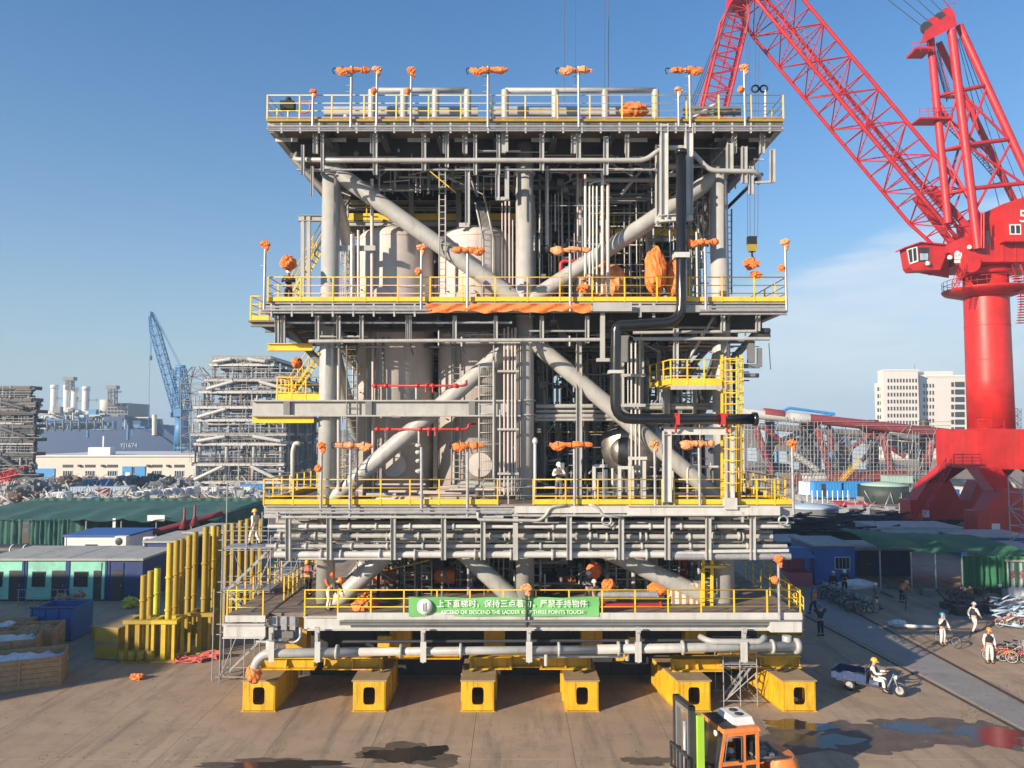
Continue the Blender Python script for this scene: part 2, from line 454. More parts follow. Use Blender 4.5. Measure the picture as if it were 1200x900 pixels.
def lumpy(c, rx, ry, rz, m, name, parent=None, seed=0, n=20, amp=0.22):
    """crumpled wrapped bundle with cloth folds"""
    r = random.Random(seed); b = MB(); vs = []; n = max(14, n); rows = 12
    ph = [r.uniform(0, 6.28) for _ in range(8)]
    for i in range(rows + 1):
        th = math.pi * i / rows
        for k in range(n):
            a = 2 * math.pi * k / n
            f = 1 + amp * (math.sin(2 * a + ph[0] + th) * 0.35 + (abs(math.sin(3.5 * a + ph[1] + 2.2 * th)) - .5) * 0.7 + (abs(math.sin(3 * th + ph[2] + 2 * a)) - .5) * 0.5 + r.uniform(-.5, .5))
            vs.append(Vector(c) + Vector((rx * math.sin(th) * math.cos(a) * f, ry * math.sin(th) * math.sin(a) * f, rz * math.cos(th) * f)))
    fs = [(i * n + k, (i + 1) * n + k, (i + 1) * n + (k + 1) % n, i * n + (k + 1) % n) for i in range(rows) for k in range(n)]
    b.add(vs, fs, False)
    return b.build(name, m, parent)
def text_on(s, loc, size, m, parent, name='lettering', rot=(R(90), 0, 0), align='CENTER', extrude=0.002, sx=1.0):
    cu = bpy.data.curves.new(name, 'FONT'); cu.body = s; cu.size = size; cu.align_x = align; cu.align_y = 'CENTER'; cu.extrude = extrude
    cu.materials.append(m)
    from mathutils import Euler
    tmp = bpy.data.objects.new('tmp', cu); COL.objects.link(tmp)
    bpy.context.view_layer.update()
    me = bpy.data.meshes.new_from_object(tmp.evaluated_get(bpy.context.evaluated_depsgraph_get()))
    bpy.data.objects.remove(tmp); bpy.data.curves.remove(cu)
    M = Matrix.Translation(Vector(loc)) @ Euler(rot).to_matrix().to_4x4() @ Matrix.Diagonal((sx, 1, 1, 1))
    return put(name, me, M, parent)
HAZE = 0.0005
DUSTY_YARD = mat('dusty_yard', (0.20, 0.16, 0.13), 0.9, var=0.35, scale=0.15)
PALEBLUE_D = mat('faded_blue_sheet', (0.05, 0.14, 0.28), 0.6, var=0.15)
FADEYEL = mat('faded_yellow', (0.56, 0.40, 0.02), 0.55, var=0.15, dirt=RUST, dirt_amt=0.45)
# ================================================================== GROUND
def ground_mat():
    m = bpy.data.materials.new('yard_concrete'); m.use_nodes = True
    n, l = m.node_tree.nodes, m.node_tree.links
    b = n['Principled BSDF']
    geo = n.new('ShaderNodeNewGeometry'); P = geo.outputs['Position']
    def noise(sc, det=8, ro=0.65, stretch=None, rot=0):
        t = n.new('ShaderNodeTexNoise'); t.inputs['Scale'].default_value = sc; t.inputs['Detail'].default_value = det; t.inputs['Roughness'].default_value = ro
        if stretch:
            mp = n.new('ShaderNodeMapping'); mp.inputs['Scale'].default_value = stretch; mp.inputs['Rotation'].default_value = (0, 0, rot); l.new(P, mp.inputs[0]); l.new(mp.outputs[0], t.inputs['Vector'])
        else: l.new(P, t.inputs['Vector'])
        return t.outputs['Fac']
    def rmp(v, a, b_, lo=0.0, hi=1.0):
        r = n.new('ShaderNodeMapRange'); r.inputs['From Min'].default_value = a; r.inputs['From Max'].default_value = b_; r.inputs['To Min'].default_value = lo; r.inputs['To Max'].default_value = hi
        l.new(v, r.inputs['Value']); return r.outputs[0]
    def mix(f, c1, c2, mode='MIX'):
        x = n.new('ShaderNodeMixRGB'); x.blend_type = mode
        if isinstance(f, float): x.inputs['Fac'].default_value = f
        else: l.new(f, x.inputs['Fac'])
        for i, c in ((1, c1), (2, c2)):
            if isinstance(c, tuple): x.inputs[i].default_value = (*c, 1)
            else: l.new(c, x.inputs[i])
        return x.outputs[0]
    c = mix(rmp(noise(0.12, 6), 0.35, 0.65), (0.36, 0.258, 0.172), (0.45, 0.335, 0.228))
    c = mix(rmp(noise(0.7, 9, 0.75), 0.48, 0.72, 0, 0.6), c, (0.22, 0.165, 0.115))
    c = mix(rmp(noise(0.33, 9, 0.7, (3.5, 0.35, 1), R(-38)), 0.5, 0.68, 0, 0.65), c, (0.15, 0.12, 0.095))     # wheel marks
    c = mix(rmp(noise(0.5, 9, 0.7, (0.4, 5, 1), R(8)), 0.56, 0.74, 0, 0.45), c, (0.30, 0.235, 0.175))
    c = mix(rmp(noise(22, 4, 0.7), 0.4, 0.75, 0, 0.35), c, (0.12, 0.095, 0.075))
    c = mix(rmp(noise(0.9, 8, 0.8), 0.66, 0.74, 0, 0.65), c, (0.06, 0.048, 0.04))     # oil spots
    c = mix(rmp(noise(0.16, 10, 0.78, (1.6, .7, 1), R(35)), 0.56, 0.68, 0, 0.55), c, (0.15, 0.115, 0.085))     # broad dried spills
    l.new(c, b.inputs['Base Color'])
    l.new(rmp(noise(0.8), 0.3, 0.7, 0.75, 0.95), b.inputs['Roughness'])
    b.inputs['Specular IOR Level'].default_value = 0.25
    bp = n.new('ShaderNodeBump'); bp.inputs['Strength'].default_value = 0.35; bp.inputs['Distance'].default_value = 0.03
    l.new(noise(5, 8, 0.75), bp.inputs['Height']); l.new(bp.outputs[0], b.inputs['Normal'])
    return m
YARD = ground_mat()
JOINT = mat('joint_dirt', (0.07, 0.055, 0.042), 0.95, var=0.3)
DARKSOIL = mat('dark_soil', (0.045, 0.04, 0.036), 0.95, var=0.4, scale=0.4)
PATHM = mat('grey_steel_plates', (0.25, 0.24, 0.22), 0.7, var=0.18, scale=1.0, dirt=(0.2, 0.155, 0.115), dirt_amt=0.6, dirt_scale=0.5)
ground = MB().add([(-1300, -60, -.03), (1300, -60, -.03), (1300, 1500, -.03), (-1300, 1500, -.03)], [(0, 1, 2, 3)]).build('ground', YARD)
tag(ground, kind='structure')
bed = MB().add([(-33, 14, -.026), (46, 14, -.026), (46, 66, -.026), (-33, 66, -.026)], [(0, 1, 2, 3)]).build('joint_bed', JOINT, ground)
# cast slabs with open joints
slab_v = MB(); SX, SY = 3.9, 5.2
slab_v.hull8([(-SX / 2, -SY / 2, -.06), (SX / 2, -SY / 2, -.06), (SX / 2, SY / 2, -.06), (-SX / 2, SY / 2, -.06), (-SX / 2, -SY / 2, 0), (SX / 2, -SY / 2, 0), (SX / 2, SY / 2, 0), (-SX / 2, SY / 2, 0)])
slab_me = slab_v.mesh('paving_slab', YARD)
for ix in range(-8, 12):
    for iy in range(10):
        put('paving_slab', slab_me, Matrix.Translation((ix * (SX + .016) + 0.4, 16.6 + iy * (SY + .016), rng.uniform(-.0006, .0006))), ground)

# plated track running back past the right of the frame
pth = [G(905, 697), G(960, 697), G(1335, 900), G(1284, 900)]
path = put('path', None, Matrix.Translation((0, 0, 0)))
tag(path, kind='structure')
a0, a1 = lerp(pth[0], pth[0], 0), pth[3]
b0, b1 = pth[1], pth[2]
N = 16
for i in range(N):
    t0, t1 = (i + .004) / N, (i + .996) / N
    t0, t1 = t0 ** 1.0, t1 ** 1.0
    p = [lerp(a0, a1, t0), lerp(a0, a1, t1), lerp(b0, b1, t1), lerp(b0, b1, t0)]
    z = 0.012 + rng.uniform(0, .006)
    MB().prism([v + V(0, 0, -.03) for v in p][::-1], (0, 0, z + .03)).build('steel_plate', PATHM, path)
GROOVE = mat('groove_rail', (0.035, 0.03, 0.03), 0.6, var=0.3)
bar('crane_rail', G(962, 696, .02), G(1343, 900, .02), .16, .05, GROOVE, path)
bar('crane_rail', G(898, 697, .02), G(1276, 900, .02), .10, .05, GROOVE, path)

# puddles: thin wet sheets, 4 mm above the slabs
def puddle_mat(name, col, rough=0.04):
    return mat(name, col, rough, var=0.25, scale=0.6, spec=0.5)
WATER = puddle_mat('dirty_water', (0.045, 0.037, 0.03)); WATERG = puddle_mat('greenish_water', (0.03, 0.045, 0.038), 0.1); WET = mat('wet_concrete', (0.11, 0.083, 0.06), 0.28, var=0.3, scale=1.5)
for m_ in (WATER, WATERG, WET):
    for lk in list(m_.node_tree.links):
        if lk.to_socket.name == 'Roughness': m_.node_tree.links.remove(lk)
WATER.node_tree.nodes['Principled BSDF'].inputs['Roughness'].default_value = 0.1
WATERG.node_tree.nodes['Principled BSDF'].inputs['Roughness'].default_value = 0.25
WET.node_tree.nodes['Principled BSDF'].inputs['Roughness'].default_value = 0.65
def puddle(px, py, wx, wy, m, seed, name='puddle', z=0.012, ang=0.0):
    r = random.Random(seed); c = G(px, py); a_ = G(px - wx / 2, py); b_ = G(px + wx / 2, py); rx = (b_ - a_).length / 2
    ry = abs(G(px, py - wy / 2).y - G(px, py + wy / 2).y) / 2
    n = 80; ph = [r.uniform(0, 6.28) for _ in range(5)]; vs = [V(c.x, c.y, z)]
    for k in range(n):
        a = 6.2832 * k / n
        f = 0.86 + r.uniform(-.05, .05) + .18 * math.sin(2 * a + ph[0]) + .13 * math.sin(3 * a + ph[1]) + .09 * math.sin(5 * a + ph[2]) + .07 * math.sin(9 * a + ph[3]) + .05 * math.sin(14 * a + ph[4])
        x, y = rx * f * math.cos(a), ry * f * math.sin(a)
        vs.append(V(c.x + x * math.cos(ang) - y * math.sin(ang), c.y + x * math.sin(ang) + y * math.cos(ang), z))
    o = MB().add(vs, [(0, k + 1, (k + 1) % n + 1) for k in range(n)]).build(name, m)
    tag(o, kind='structure'); return o
for a_ in ((478, 884, 125, 32, 11), (330, 897, 190, 20, 12), (1065, 853, 150, 28, 15), (1160, 862, 150, 44, 16)): puddle(*a_[:4], WET, a_[4], 'wet_patch', 0.0008 * a_[4] - .004)
puddle(478, 884, 92, 24, WATER, 1)
puddle(330, 897, 150, 13, WATER, 2)
puddle(975, 866, 180, 50, WET, 3, 'wet_patch', 0.0105)
puddle(960, 868, 90, 22, WATERG, 4, z=.0118)
puddle(1065, 853, 84, 13, WATER, 5, z=.014)
puddle(935, 850, 84, 15, WATER, 9, z=.013)
puddle(1160, 862, 96, 24, WATER, 6, z=.0155, ang=-.45)
puddle(760, 892, 60, 14, WET, 8, 'wet_patch', 0.008)
# weeds and grit along the track edge
grit = MB(); r_ = random.Random(5)
for k in range(420):
    c = G(r_.uniform(1125, 1200), r_.uniform(800, 850)); s = r_.uniform(.008, .028); z = .01
    grit.add([c + V(-s, -s * .6, z), c + V(s, -s * .7, z), c + V(s * .2, s, z), c + V(0, 0, z + s)], [(0, 1, 3), (1, 2, 3), (2, 0, 3)])
for k in range(700):
    c = G(r_.uniform(0, 1200), r_.uniform(770, 900)); s = r_.uniform(.008, .03); z = .004
    grit.add([c + V(-s, -s * .6, z), c + V(s, -s * .7, z), c + V(s * .2, s, z), c + V(0, 0, z + s)], [(0, 1, 3), (1, 2, 3), (2, 0, 3)])
tag(grit.build('gravel', DARKSOIL), kind='stuff')
# scraps on the yard
def scrap(px, py, s, m, label, seed):
    c = G(px, py); o = lumpy(c + V(0, 0, s * .35), s, s * .7, s * .4, m, 'rag', seed=seed, n=9, amp=.5); tag(o, label, 'rag')
scrap(160, 796, .32, TARP, 'small crumpled orange rag lying alone on the concrete', 3)
scrap(248, 772, .5, C_PINK, 'red and orange rag heap beside the yellow stands', 4)

# neighbouring assembly hall, just out of the picture: its shadow covers the cabins on the left
HALLM = mat('hall_sheeting', (0.45, 0.46, 0.47), 0.6, var=0.08)
ROOFX = -49.0
hall = thing('assembly_hall', (-75, 24, 0), 'long grey sheeted assembly hall with ribbed walls', 'hall')
def hall_box(x0, x1, y0, y1, h):
    box('wall', (x0, y0, 0), (x1, y1, h), HALLM, hall)
    b = MB()
    for i in range(int((x1 - x0) / 1.0)): b.box((x0 + i, y1 + .005, 0), (x0 + i + .12, y1 + .08, h - .1))
    for i in range(int((y1 - y0) / 1.0)): b.box((x1 + .005, y0 + i, 0), (x1 + .08, y0 + i + .12, h - .1))
    b.build('rib', HALLM, hall)
    box('roof', (x0 - .3, y0 - .3, h), (x1 + .3, y1 + .3, h + .35), ROOFGREY, hall)
hall_box(-100, ROOFX, 14, 33.5, 13.2)
# ================================================================== THE MODULE
YF, YC, YB = 34.5, 37.0, 60.0
mod = thing('offshore_module', (0.6, 45, 0), 'huge grey four-deck offshore process module with yellow railings on skid beams', 'module')
ZT, Z2, Z3, Z1 = Z(139, YF), Z(353, YF), Z(591, YF), Z(721, YF)
XL, XM, XR = X(384.5, YC), X(615, YC), X(846, YC)
def F(px, py, dy=0.0): return Q(px, py, YF + dy)
def C(px, py, dy=0.0): return Q(px, py, YC + dy)
def xf(px, py, Y=YF): return Q(px, py, Y).x

# ---- columns, three rows deep
for ci, x in enumerate((XL, XM, XR)):
    for ri, y in enumerate((YC, 47.5, 58.0)):
        r = 0.44 if ri == 0 else 0.4
        top = Z(170, YC)
        c = MB().lathe([(r, Z1 - .3), (r, top)], 24, Matrix.Translation((x, y, 0))).build('column', STEEL, mod)
        if ri == 0:
            for py in (205, 372, 396, 470, 487, 570, 640):
                z = Z(py, YC)
                MB().lathe([(r + .02, z), (r + .09, z), (r + .09, z + .06), (r + .02, z + .06)], 24, Matrix.Translation((x, y, 0))).build('ring', STEEL, c)

# ---- braces
def brace(a, b, r, dy=0.0, m=STEEL):
    tube('brace', C(*a, dy), C(*b, dy), r, m, mod, 20)
brace((392, 200), (606, 352), .40); brace((838, 208), (622, 352), .40)
brace((606, 398), (388, 586), .40); brace((622, 398), (842, 584), .40)
brace((388, 712), (500, 604), .42); brace((612, 712), (500, 606), .42)
brace((628, 606), (852, 712), .42)
brace((384, 712), (470, 606), .3, 10.5); brace((846, 712), (760, 606), .3, 10.5)
brace((392, 200), (606, 352), .35, 10.5, GREY); brace((838, 208), (622, 352), .35, 10.5, GREY)
brace((606, 398), (388, 586), .35, 10.5, GREY); brace((622, 398), (842, 584), .35, 10.5, GREY)
tube('brace', V(XL, 47.5, Z3 + .5), V(XL, YC, Z2 - 1.2), .33, STEEL, mod, 16)
tube('brace', V(XL, 47.5, Z2 + .4), V(XL, YC, ZT - 2), .33, STEEL, mod, 16)
tube('brace', V(XR, 47.5, Z2 + .4), V(XR, YC, ZT - 2), .33, GREY, mod, 16)
tube('brace', V(XR, 47.5, Z3 + .4), V(XR, YC, Z2 - 2), .33, GREY, mod, 16)

# ---- decks
def deck(zf, x0, x1, girder_h, name='deck', plate=.06, m_edge=STEEL, y0=YF, y1=YB, deep=.9, step=2.55, floor=FLOOR, holes=()):
    d = box(name, (x0, y0 + .05, zf - plate), (x1, y1, zf), floor, mod)
    for (ya, yb) in ((y0 + .2, None), (y1 - .2, None)):
        ibeam('edge_beam', V(x0, ya, zf - plate - girder_h / 2 - .003), V(x1, ya, zf - plate - girder_h / 2 - .003), .3, girder_h, m_edge, d)
    for xa in (x0 + .16, x1 - .16):
        ibeam('edge_beam', V(xa, y0 + .42, zf - plate - girder_h / 2 - .005), V(xa, y1 - .42, zf - plate - girder_h / 2 - .005), .3, girder_h, m_edge, d)
    n = int((x1 - x0) / step)
    for i in range(1, n):
        x = x0 + (x1 - x0) * i / n
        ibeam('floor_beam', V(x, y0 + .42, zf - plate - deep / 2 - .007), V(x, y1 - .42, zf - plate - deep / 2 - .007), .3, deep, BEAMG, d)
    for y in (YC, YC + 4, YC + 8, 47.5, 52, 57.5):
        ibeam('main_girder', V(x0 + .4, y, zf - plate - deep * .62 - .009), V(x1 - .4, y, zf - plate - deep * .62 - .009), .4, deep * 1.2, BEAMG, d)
    return d
dT = deck(ZT, xf(312, 145), xf(919, 145), .42, deep=.75)
d2 = deck(Z2, xf(306, 360), xf(924, 360), .42, deep=.8)
d3 = deck(Z3, xf(308, 597), xf(930, 597), .5, deep=.5)
d1 = deck(Z1, xf(355, 730), xf(943, 730), .62, deep=.6, m_edge=WHITE_STEEL)
# extra kerb plate round the lowest deck, and its left wing with a gangway gap
bar('kerb_plate', F(395, 722, -.06), F(940, 722, -.06), .06, .30, WHITE_STEEL, d1)
wing = box('deck', (xf(264, 727), YF + .05, Z1 - .2), (xf(311, 727), YF + 9, Z1 - .02), FLOOR, mod)
ibeam('edge_beam', F(262, 739, .0), F(311, 739, .0), .3, .62, WHITE_STEEL, wing)
bar('kerb_plate', F(264, 725, -.05), F(311, 725, -.05), .06, .28, WHITE_STEEL, wing)
ibeam('edge_beam', F(268, 739, .3), F(268, 739, .3) + V(0, 8.5, 0), .3, .6, WHITE_STEEL, wing)
mid_w = box('deck', (xf(312, 727), YF + .6, Z1 - .22), (xf(354, 727), YF + 9, Z1 - .04), FLOOR, mod)
ibeam('edge_beam', F(312, 742, .5), F(354, 742, .5), .3, .5, GREY, mid_w)
bar('kerb_plate', F(316, 728, .4), F(350, 728, .4), .1, .35, GALV, mid_w)
for px in (322, 333, 343): bar('bracket', F(px, 722, .3), F(px, 738, .3), .1, .25, GALV, mid_w)
# top-deck coaming stripe and conduit runs along the edges
bar('kerb_plate', F(312, 141, -.08), F(918, 141, -.08), .05, .09, OLDYEL, dT)
for py, dy, r in ((148, -.22, .05), (150.5, -.16, .04), (153, -.2, .045)): tube('conduit', F(314, py, dy), F(916, py, dy), r, GALV, dT)
for px in range(330, 915, 22): bar('tray_bracket', F(px, 144, -.2), F(px, 156, -.2), .05, .08, STEEL, dT)
for py, dy in ((360, -.2), (363.5, -.24), (366.5, -.15)): tube('conduit', F(306, py, dy), F(505, py, dy), .05, GALV, d2); 
for py, dy in ((360, -.2), (364, -.24), (368, -.15)): tube('conduit', F(820, py, dy), F(922, py, dy), .05, GALV, d2)
for px in range(318, 500, 24): bar('tray_bracket', F(px, 356, -.2), F(px, 371, -.2), .05, .08, STEEL, d2)
for py, dy in ((597, -.3), (601, -.26)): tube('conduit', F(310, py, dy), F(600, py, dy), .05, GALV, d3)
for py, dy in ((729.5, -.22), (731.5, -.2), (728, -.3)): tube('conduit', F(398, py, dy), F(938, py, dy), .045, GREY, d1)
# light strips of open framing under the top deck
for px in (335, 392, 432, 490, 545, 635, 690, 745, 850, 890):
    box('panel', F(px, 164, 1.0) - V(.5, 0, .08), F(px, 164, 1.0) + V(.55, .05, .1), WHITE_STEEL, dT)
for px in (370, 437, 522, 545, 590, 672, 735, 860, 893):
    ibeam('hanger', F(px, 156, .5), F(px, 180, .5), .22, .22, STEEL, dT)

# sloping cantilever knees under the overhangs
for z_, xa, xb in ((ZT, xf(312, 145), XL), (ZT, xf(919, 145), XR), (Z2, xf(306, 360), XL), (Z2, xf(924, 360), XR)):
    for y in (YC, 47.5):
        tube('knee_brace', V(xa * .8 + xb * .2, y, z_ - .9), V(xb, y, z_ - 3.0), .17, GREY, mod, 12)
# second-deck lower left wing
lw = box('deck', (xf(288, 375), YF + .3, Z(374, YF) - .08), (xf(330, 375), YF + 9, Z(374, YF)), FLOOR, mod)
for k in range(5): ibeam('floor_beam', V(xf(290, 378), YF + .5 + k * 2, Z(378, YF)), V(xf(335, 378), YF + .5 + k * 2, Z(378, YF)), .2, .25, GREY, lw)
railing([V(xf(291, 372), YF + 8, Z(374, YF)), V(xf(291, 372), YF + .3, Z(374, YF)), V(xf(312, 372), YF + .3, Z(374, YF))], YEL, mod, spacing=1.2)
# mezzanines between second deck and roof
def mezz(x0, x1, y0, y1, z, rail=True, m=YEL):
    d = box('mezzanine_deck', (x0, y0, z - .06), (x1, y1, z), FLOOR, mod)
    ibeam('edge_beam', V(x0, y0 + .1, z - .19), V(x1, y0 + .1, z - .19), .2, .24, STEEL, d)
    for k in range(1, 6):
        x = x0 + (x1 - x0) * k / 6
        ibeam('floor_beam', V(x, y0 + .25, z - .2), V(x, y1, z - .2), .2, .25, GREY, d)
    if rail: railing([V(x0, y0, z), V(x1, y0, z)], m, mod, spacing=1.3, toe=.36)
    return d
YMZ = 42.5
zmz = Z(258, YMZ)
mezz(xf(402, 255, YMZ), xf(540, 255, YMZ), YMZ, 52, zmz)
mezz(xf(574, 255, YMZ), xf(606, 255, YMZ), YMZ, 52, zmz + .003)
mezz(xf(690, 275, 40.5), xf(838, 275, 40.5), 40.5, 52, Z(276, 40.5))
mezz(xf(630, 428, 46), xf(770, 428, 46), 46, 54, Z(428, 46), True)
mezz(xf(630, 530, 46), xf(720, 530, 46), 46, 54, Z(528, 46), True)
# yellow landing with caged ladder on the right
zl = Z(450, YF)
pl = box('landing', (xf(786, 452), YF, zl - .08), (xf(846, 452), YF + 3, zl), YEL, mod)
bar('edge_beam', F(786, 454, -.03), F(846, 454, -.03), .12, .2, STEEL, pl)
railing([V(xf(776, 445), YF + 3, zl), V(xf(786, 450), YF, zl), V(xf(845, 450), YF, zl)], YEL, mod, spacing=.9, toe=.25)
cg = ladder(F(857, 585, .2), F(857, 418, .2), .5, YEL, mod)
for py in range(422, 575, 13):
    c = F(857, py, .2)
    MB().torus(c + V(0, -.32, 0), (0, 0, 1), .42, .025, 16, 5).build('cage_hoop', YEL, cg)
for a in (200, 235, 270, 305, 340):
    d = V(math.cos(R(a)) * .42, -.32 + math.sin(R(a)) * .42, 0); bar('cage_strip', F(857, 575, .2) + d, F(857, 420, .2) + d, .05, .02, YEL, cg)
for k in (-1, 1): bar('stile', F(857 + 11 * k, 588, .25), F(857 + 11 * k, 416, .25), .1, .1, YEL, cg)
# left stair tower in yellow, second-to-roof and third-to-second flights
stair(Q(345, 345, 40), Q(392, 262, 40), .9, YEL, mod, (0, 1, 0), GALV, 'stair', YEL)
stair(Q(338, 470, 40), Q(392, 392, 40), .9, YEL, mod, (0, 1, 0), GALV, 'stair', YEL)
stair(Q(440, 470, 40), Q(398, 398, 41.2), .9, YEL, mod, (0, 1, 0), GALV, 'stair', YEL)
zs = Z(469, YC)
box('landing', (xf(326, 470, YC), YC - .2, zs - .1), (xf(378, 470, YC), YC + 3.2, zs), YEL, mod)
railing([V(xf(326, 470, YC), YC + 3, zs), V(xf(326, 470, YC), YC - .2, zs), V(xf(376, 470, YC), YC - .2, zs)], YEL, mod, spacing=.6, toe=.3)
ibeam('frame_beam', Q(350, 256, 39), Q(388, 256, 39), .25, .3, STEEL, mod)
for px in (355, 362): bar('frame_post', Q(px, 350, 39), Q(px, 254, 39), .18, .18, STEEL, mod)
# heavy I-beam across the left bay and outriggers with yellow runway beams
ibeam('cross_beam', Q(296, 478.5, YC - .55), Q(610, 478.5, YC - .55), .45, .78, STEEL, mod)
for px in (336, 432, 553): bar('stiffener', Q(px, 470, YC - .72), Q(px, 487, YC - .72), .06, .3, GREY, mod)
for (px0, px1, py, pxh) in ((296, 368, 491.5, 305), (314, 366, 407, 325)):
    rb = ibeam('runway_beam', Q(px0, py, YC - .5), Q(px1, py, YC - .5), .3, .34, YEL, mod)
    for px in (pxh, pxh + 48): bar('hanger', Q(px, py - 3, YC - .5), Q(px, py - 14, YC - .5), .12, .25, STEEL, rb)
ibeam('cross_beam', V(XM + .5, YC + 6, Z(478, YC)), V(XR, YC + 6, Z(478, YC)), .4, .5, GREY, mod)
for py, r in ((476, .11), (482, .07), (487.5, .11), (492, .07)): tube('pipe', Q(628, py, YC + .8), Q(722, py, YC + .8), r, STEEL, mod, 12)
for py, r in ((474, .08), (478, .1), (486, .07)): tube('pipe', Q(720, py, YC + 1.2), Q(846, py, YC + 1.2), r, STEEL, mod, 12)

# ---- railings of the four decks
def rail_px(pts, zf, m=YEL, **k):
    return railing([V(xf(px, 0 if False else 450, YF + dy) if False else (px - 600) / FPX * (YF + dy) / 1.0, YF + dy, zf) for px, dy in pts], m, mod, **k)
def fx(px, py, dy=0.0): return xf(px, py, YF + dy)
def rail(pxs, py, zf, m=YEL, **k): return railing([V(fx(p, py, d), YF + d, zf) for p, d in pxs], m, mod, **k)
railing([V(fx(313, 139), YB - 1, ZT), V(fx(313, 139), YF, ZT), V(fx(918, 139), YF, ZT), V(fx(918, 139), YB - 1, ZT)], PALEYEL, mod, spacing=1.45, toe=.08, toe_mat=OLDYEL)
railing([V(fx(318, 350), YF + 10, Z2), V(fx(314, 350), YF, Z2), V(fx(922, 350), YF, Z2), V(fx(922, 350), YF + 12, Z2)], YEL, mod, spacing=1.5, toe=.2)
railing([V(fx(309, 590), YF + 12, Z3), V(fx(309, 590), YF, Z3), V(fx(583, 590), YF, Z3)], YEL, mod, spacing=1.35, toe=.22)
railing([V(fx(625, 590), YF, Z3), V(fx(776, 590), YF, Z3)], YEL, mod, spacing=1.4, toe=.22)
railing([V(fx(790, 590), YF, Z3), V(fx(850, 590), YF, Z3)], YEL, mod, spacing=1.0, toe=.22)
railing([V(fx(866, 590), YF, Z3), V(fx(929, 590), YF, Z3), V(fx(929, 590), YF + 12, Z3)], YEL, mod, spacing=.9, toe=.22)
railing([V(fx(357, 724), YF, Z1), V(fx(938, 724), YF, Z1), V(fx(938, 724), YF + 8, Z1)], YEL, mod, spacing=1.42, toe=0)
railing([V(fx(266, 727), YF + 8, Z1 - .02), V(fx(266, 727), YF, Z1 - .02), V(fx(308, 727), YF, Z1 - .02)], YEL, mod, spacing=1.1, toe=0)
railing([V(fx(309, 727), YF + 3, Z1), V(fx(309, 727), YF + 9, Z1)], YEL, mod, spacing=.8, toe=0)
railing([V(fx(566, 590) , YF + .3, Z3), V(fx(625, 590), YF + .3, Z3)], STEEL, mod, spacing=1.3, toe=0)
# yellow stair coming up on the right end of the lowest deck
stair(Q(938, 722, YF + 4), Q(898, 676, YF + 9), .9, YEL, mod, (0, 1, 0), GALV, 'stair', YEL)
# yellow caged ladder frame inside lowest deck, right
lf = ladder(Q(829, 712, YF + 2), Q(829, 652, YF + 2), .5, YEL, mod)
for px in (824, 834): bar('stile', Q(px, 712, YF + 1.9), Q(px, 652, YF + 1.9), .12, .12, YEL, lf)
box('stile', Q(824, 664, YF + 1.8) - V(0, .1, .06), Q(850, 664, YF + 1.8) + V(0, .1, .06), YEL, lf)

# ---- big white tubes standing on the roof: low pipe portals
for (a, b) in ((436, 548), (592, 768)):
    pp = MB().path([F(a, 106, 2.5), F(b, 106, 2.5)], .13, 10).build('roof_portal', STEEL, mod)
    n = 3
    for i in range(n + 1):
        px = a + (b - a) * i / n
        p = F(px, 106, 2.5); tube('portal_post', V(p.x, p.y, ZT), p, .19, STEEL, pp, 12)
for px, h in ((406, 1.2), (420, .8), (437, 1.0), (474, .9), (395, .6), (670, .9)):
    p = F(px, 130, 2.5); tube('roof_stub', V(p.x, p.y, ZT), V(p.x, p.y, ZT + h), .15, STEEL, mod, 12)
for py in (128, 133): tube('pipe', F(380, py, 3.4), F(560, py, 3.4), .14, STEEL, mod, 12); tube('pipe', F(575, py, 3.4), F(772, py, 3.4), .14, STEEL, mod, 12)
tube('pipe', F(800, 127, 2), F(868, 127, 2), .1, GREY, mod); tube('pipe', F(800, 133, 2), F(868, 133, 2), .1, GREY, mod)
for px in (812, 835, 860): bar('frame_post', F(px, 124, 2), F(px, 138, 2), .12, .12, GREY, mod)
tube('pipe', F(812, 138, 2), F(838, 122, 2), .08, WHITE_STEEL, mod)

# ---- pipes slung below the roof
pipe('pipe', [F(352, 172, 3.5), F(345, 187, .9), F(400, 188, .3), F(756, 188, .3), F(776, 173, .3), F(806, 173, .3), F(832, 200, .3), F(884, 201, .3), F(890, 206, .5), F(889, 214, 3)], .115, STEEL, mod, .35)
pipe('pipe', [F(348, 199, .6), F(770, 199, .6)], .05, GALV, mod)
pipe('pipe', [F(850, 246, 5), F(886, 210, 1.0), F(893, 204, .6)], .09, DARK, mod)
pipe('pipe', [F(560, 176, .6), F(566, 177, .6), F(610, 177, .6)], .04, GALV, mod)
for px, y0, y1, w in ((378, 153, 200, .14), (440, 156, 205, .2), (497, 156, 200, .2), (524, 150, 196, .16), (557, 158, 205, .16), (584, 158, 205, .16), (594, 153, 178, .12), (635, 156, 200, .2), (678, 156, 192, .2), (710, 160, 205, .22), (735, 156, 190, .15), (355, 170, 205, .14), (366, 195, 230, .12), (855, 168, 202, .28), (872, 172, 215, .24), (880, 195, 228, .2), (905, 175, 214, .22)):
    ibeam('hanger', F(px, y0, .4), F(px, y1, .4), w, w, STEEL, mod)
bar('hanger', F(884, 214, .4), F(906, 213, .4), .1, .1, STEEL, mod)
ibeam('frame_post', F(548, 196, .7), F(548, 264, .7), .22, .22, STEEL, mod); bar('frame_post', F(538, 264, .7), F(550, 264, .7), .15, .2, STEEL, mod)
ibeam('frame_post', F(583, 196, .7), F(583, 234, .7), .2, .2, STEEL, mod); ibeam('frame_post', F(594, 196, .7), F(594, 234, .7), .2, .2, STEEL, mod); bar('frame_post', F(581, 233, .7), F(597, 233, .7), .12, .15, STEEL, mod)
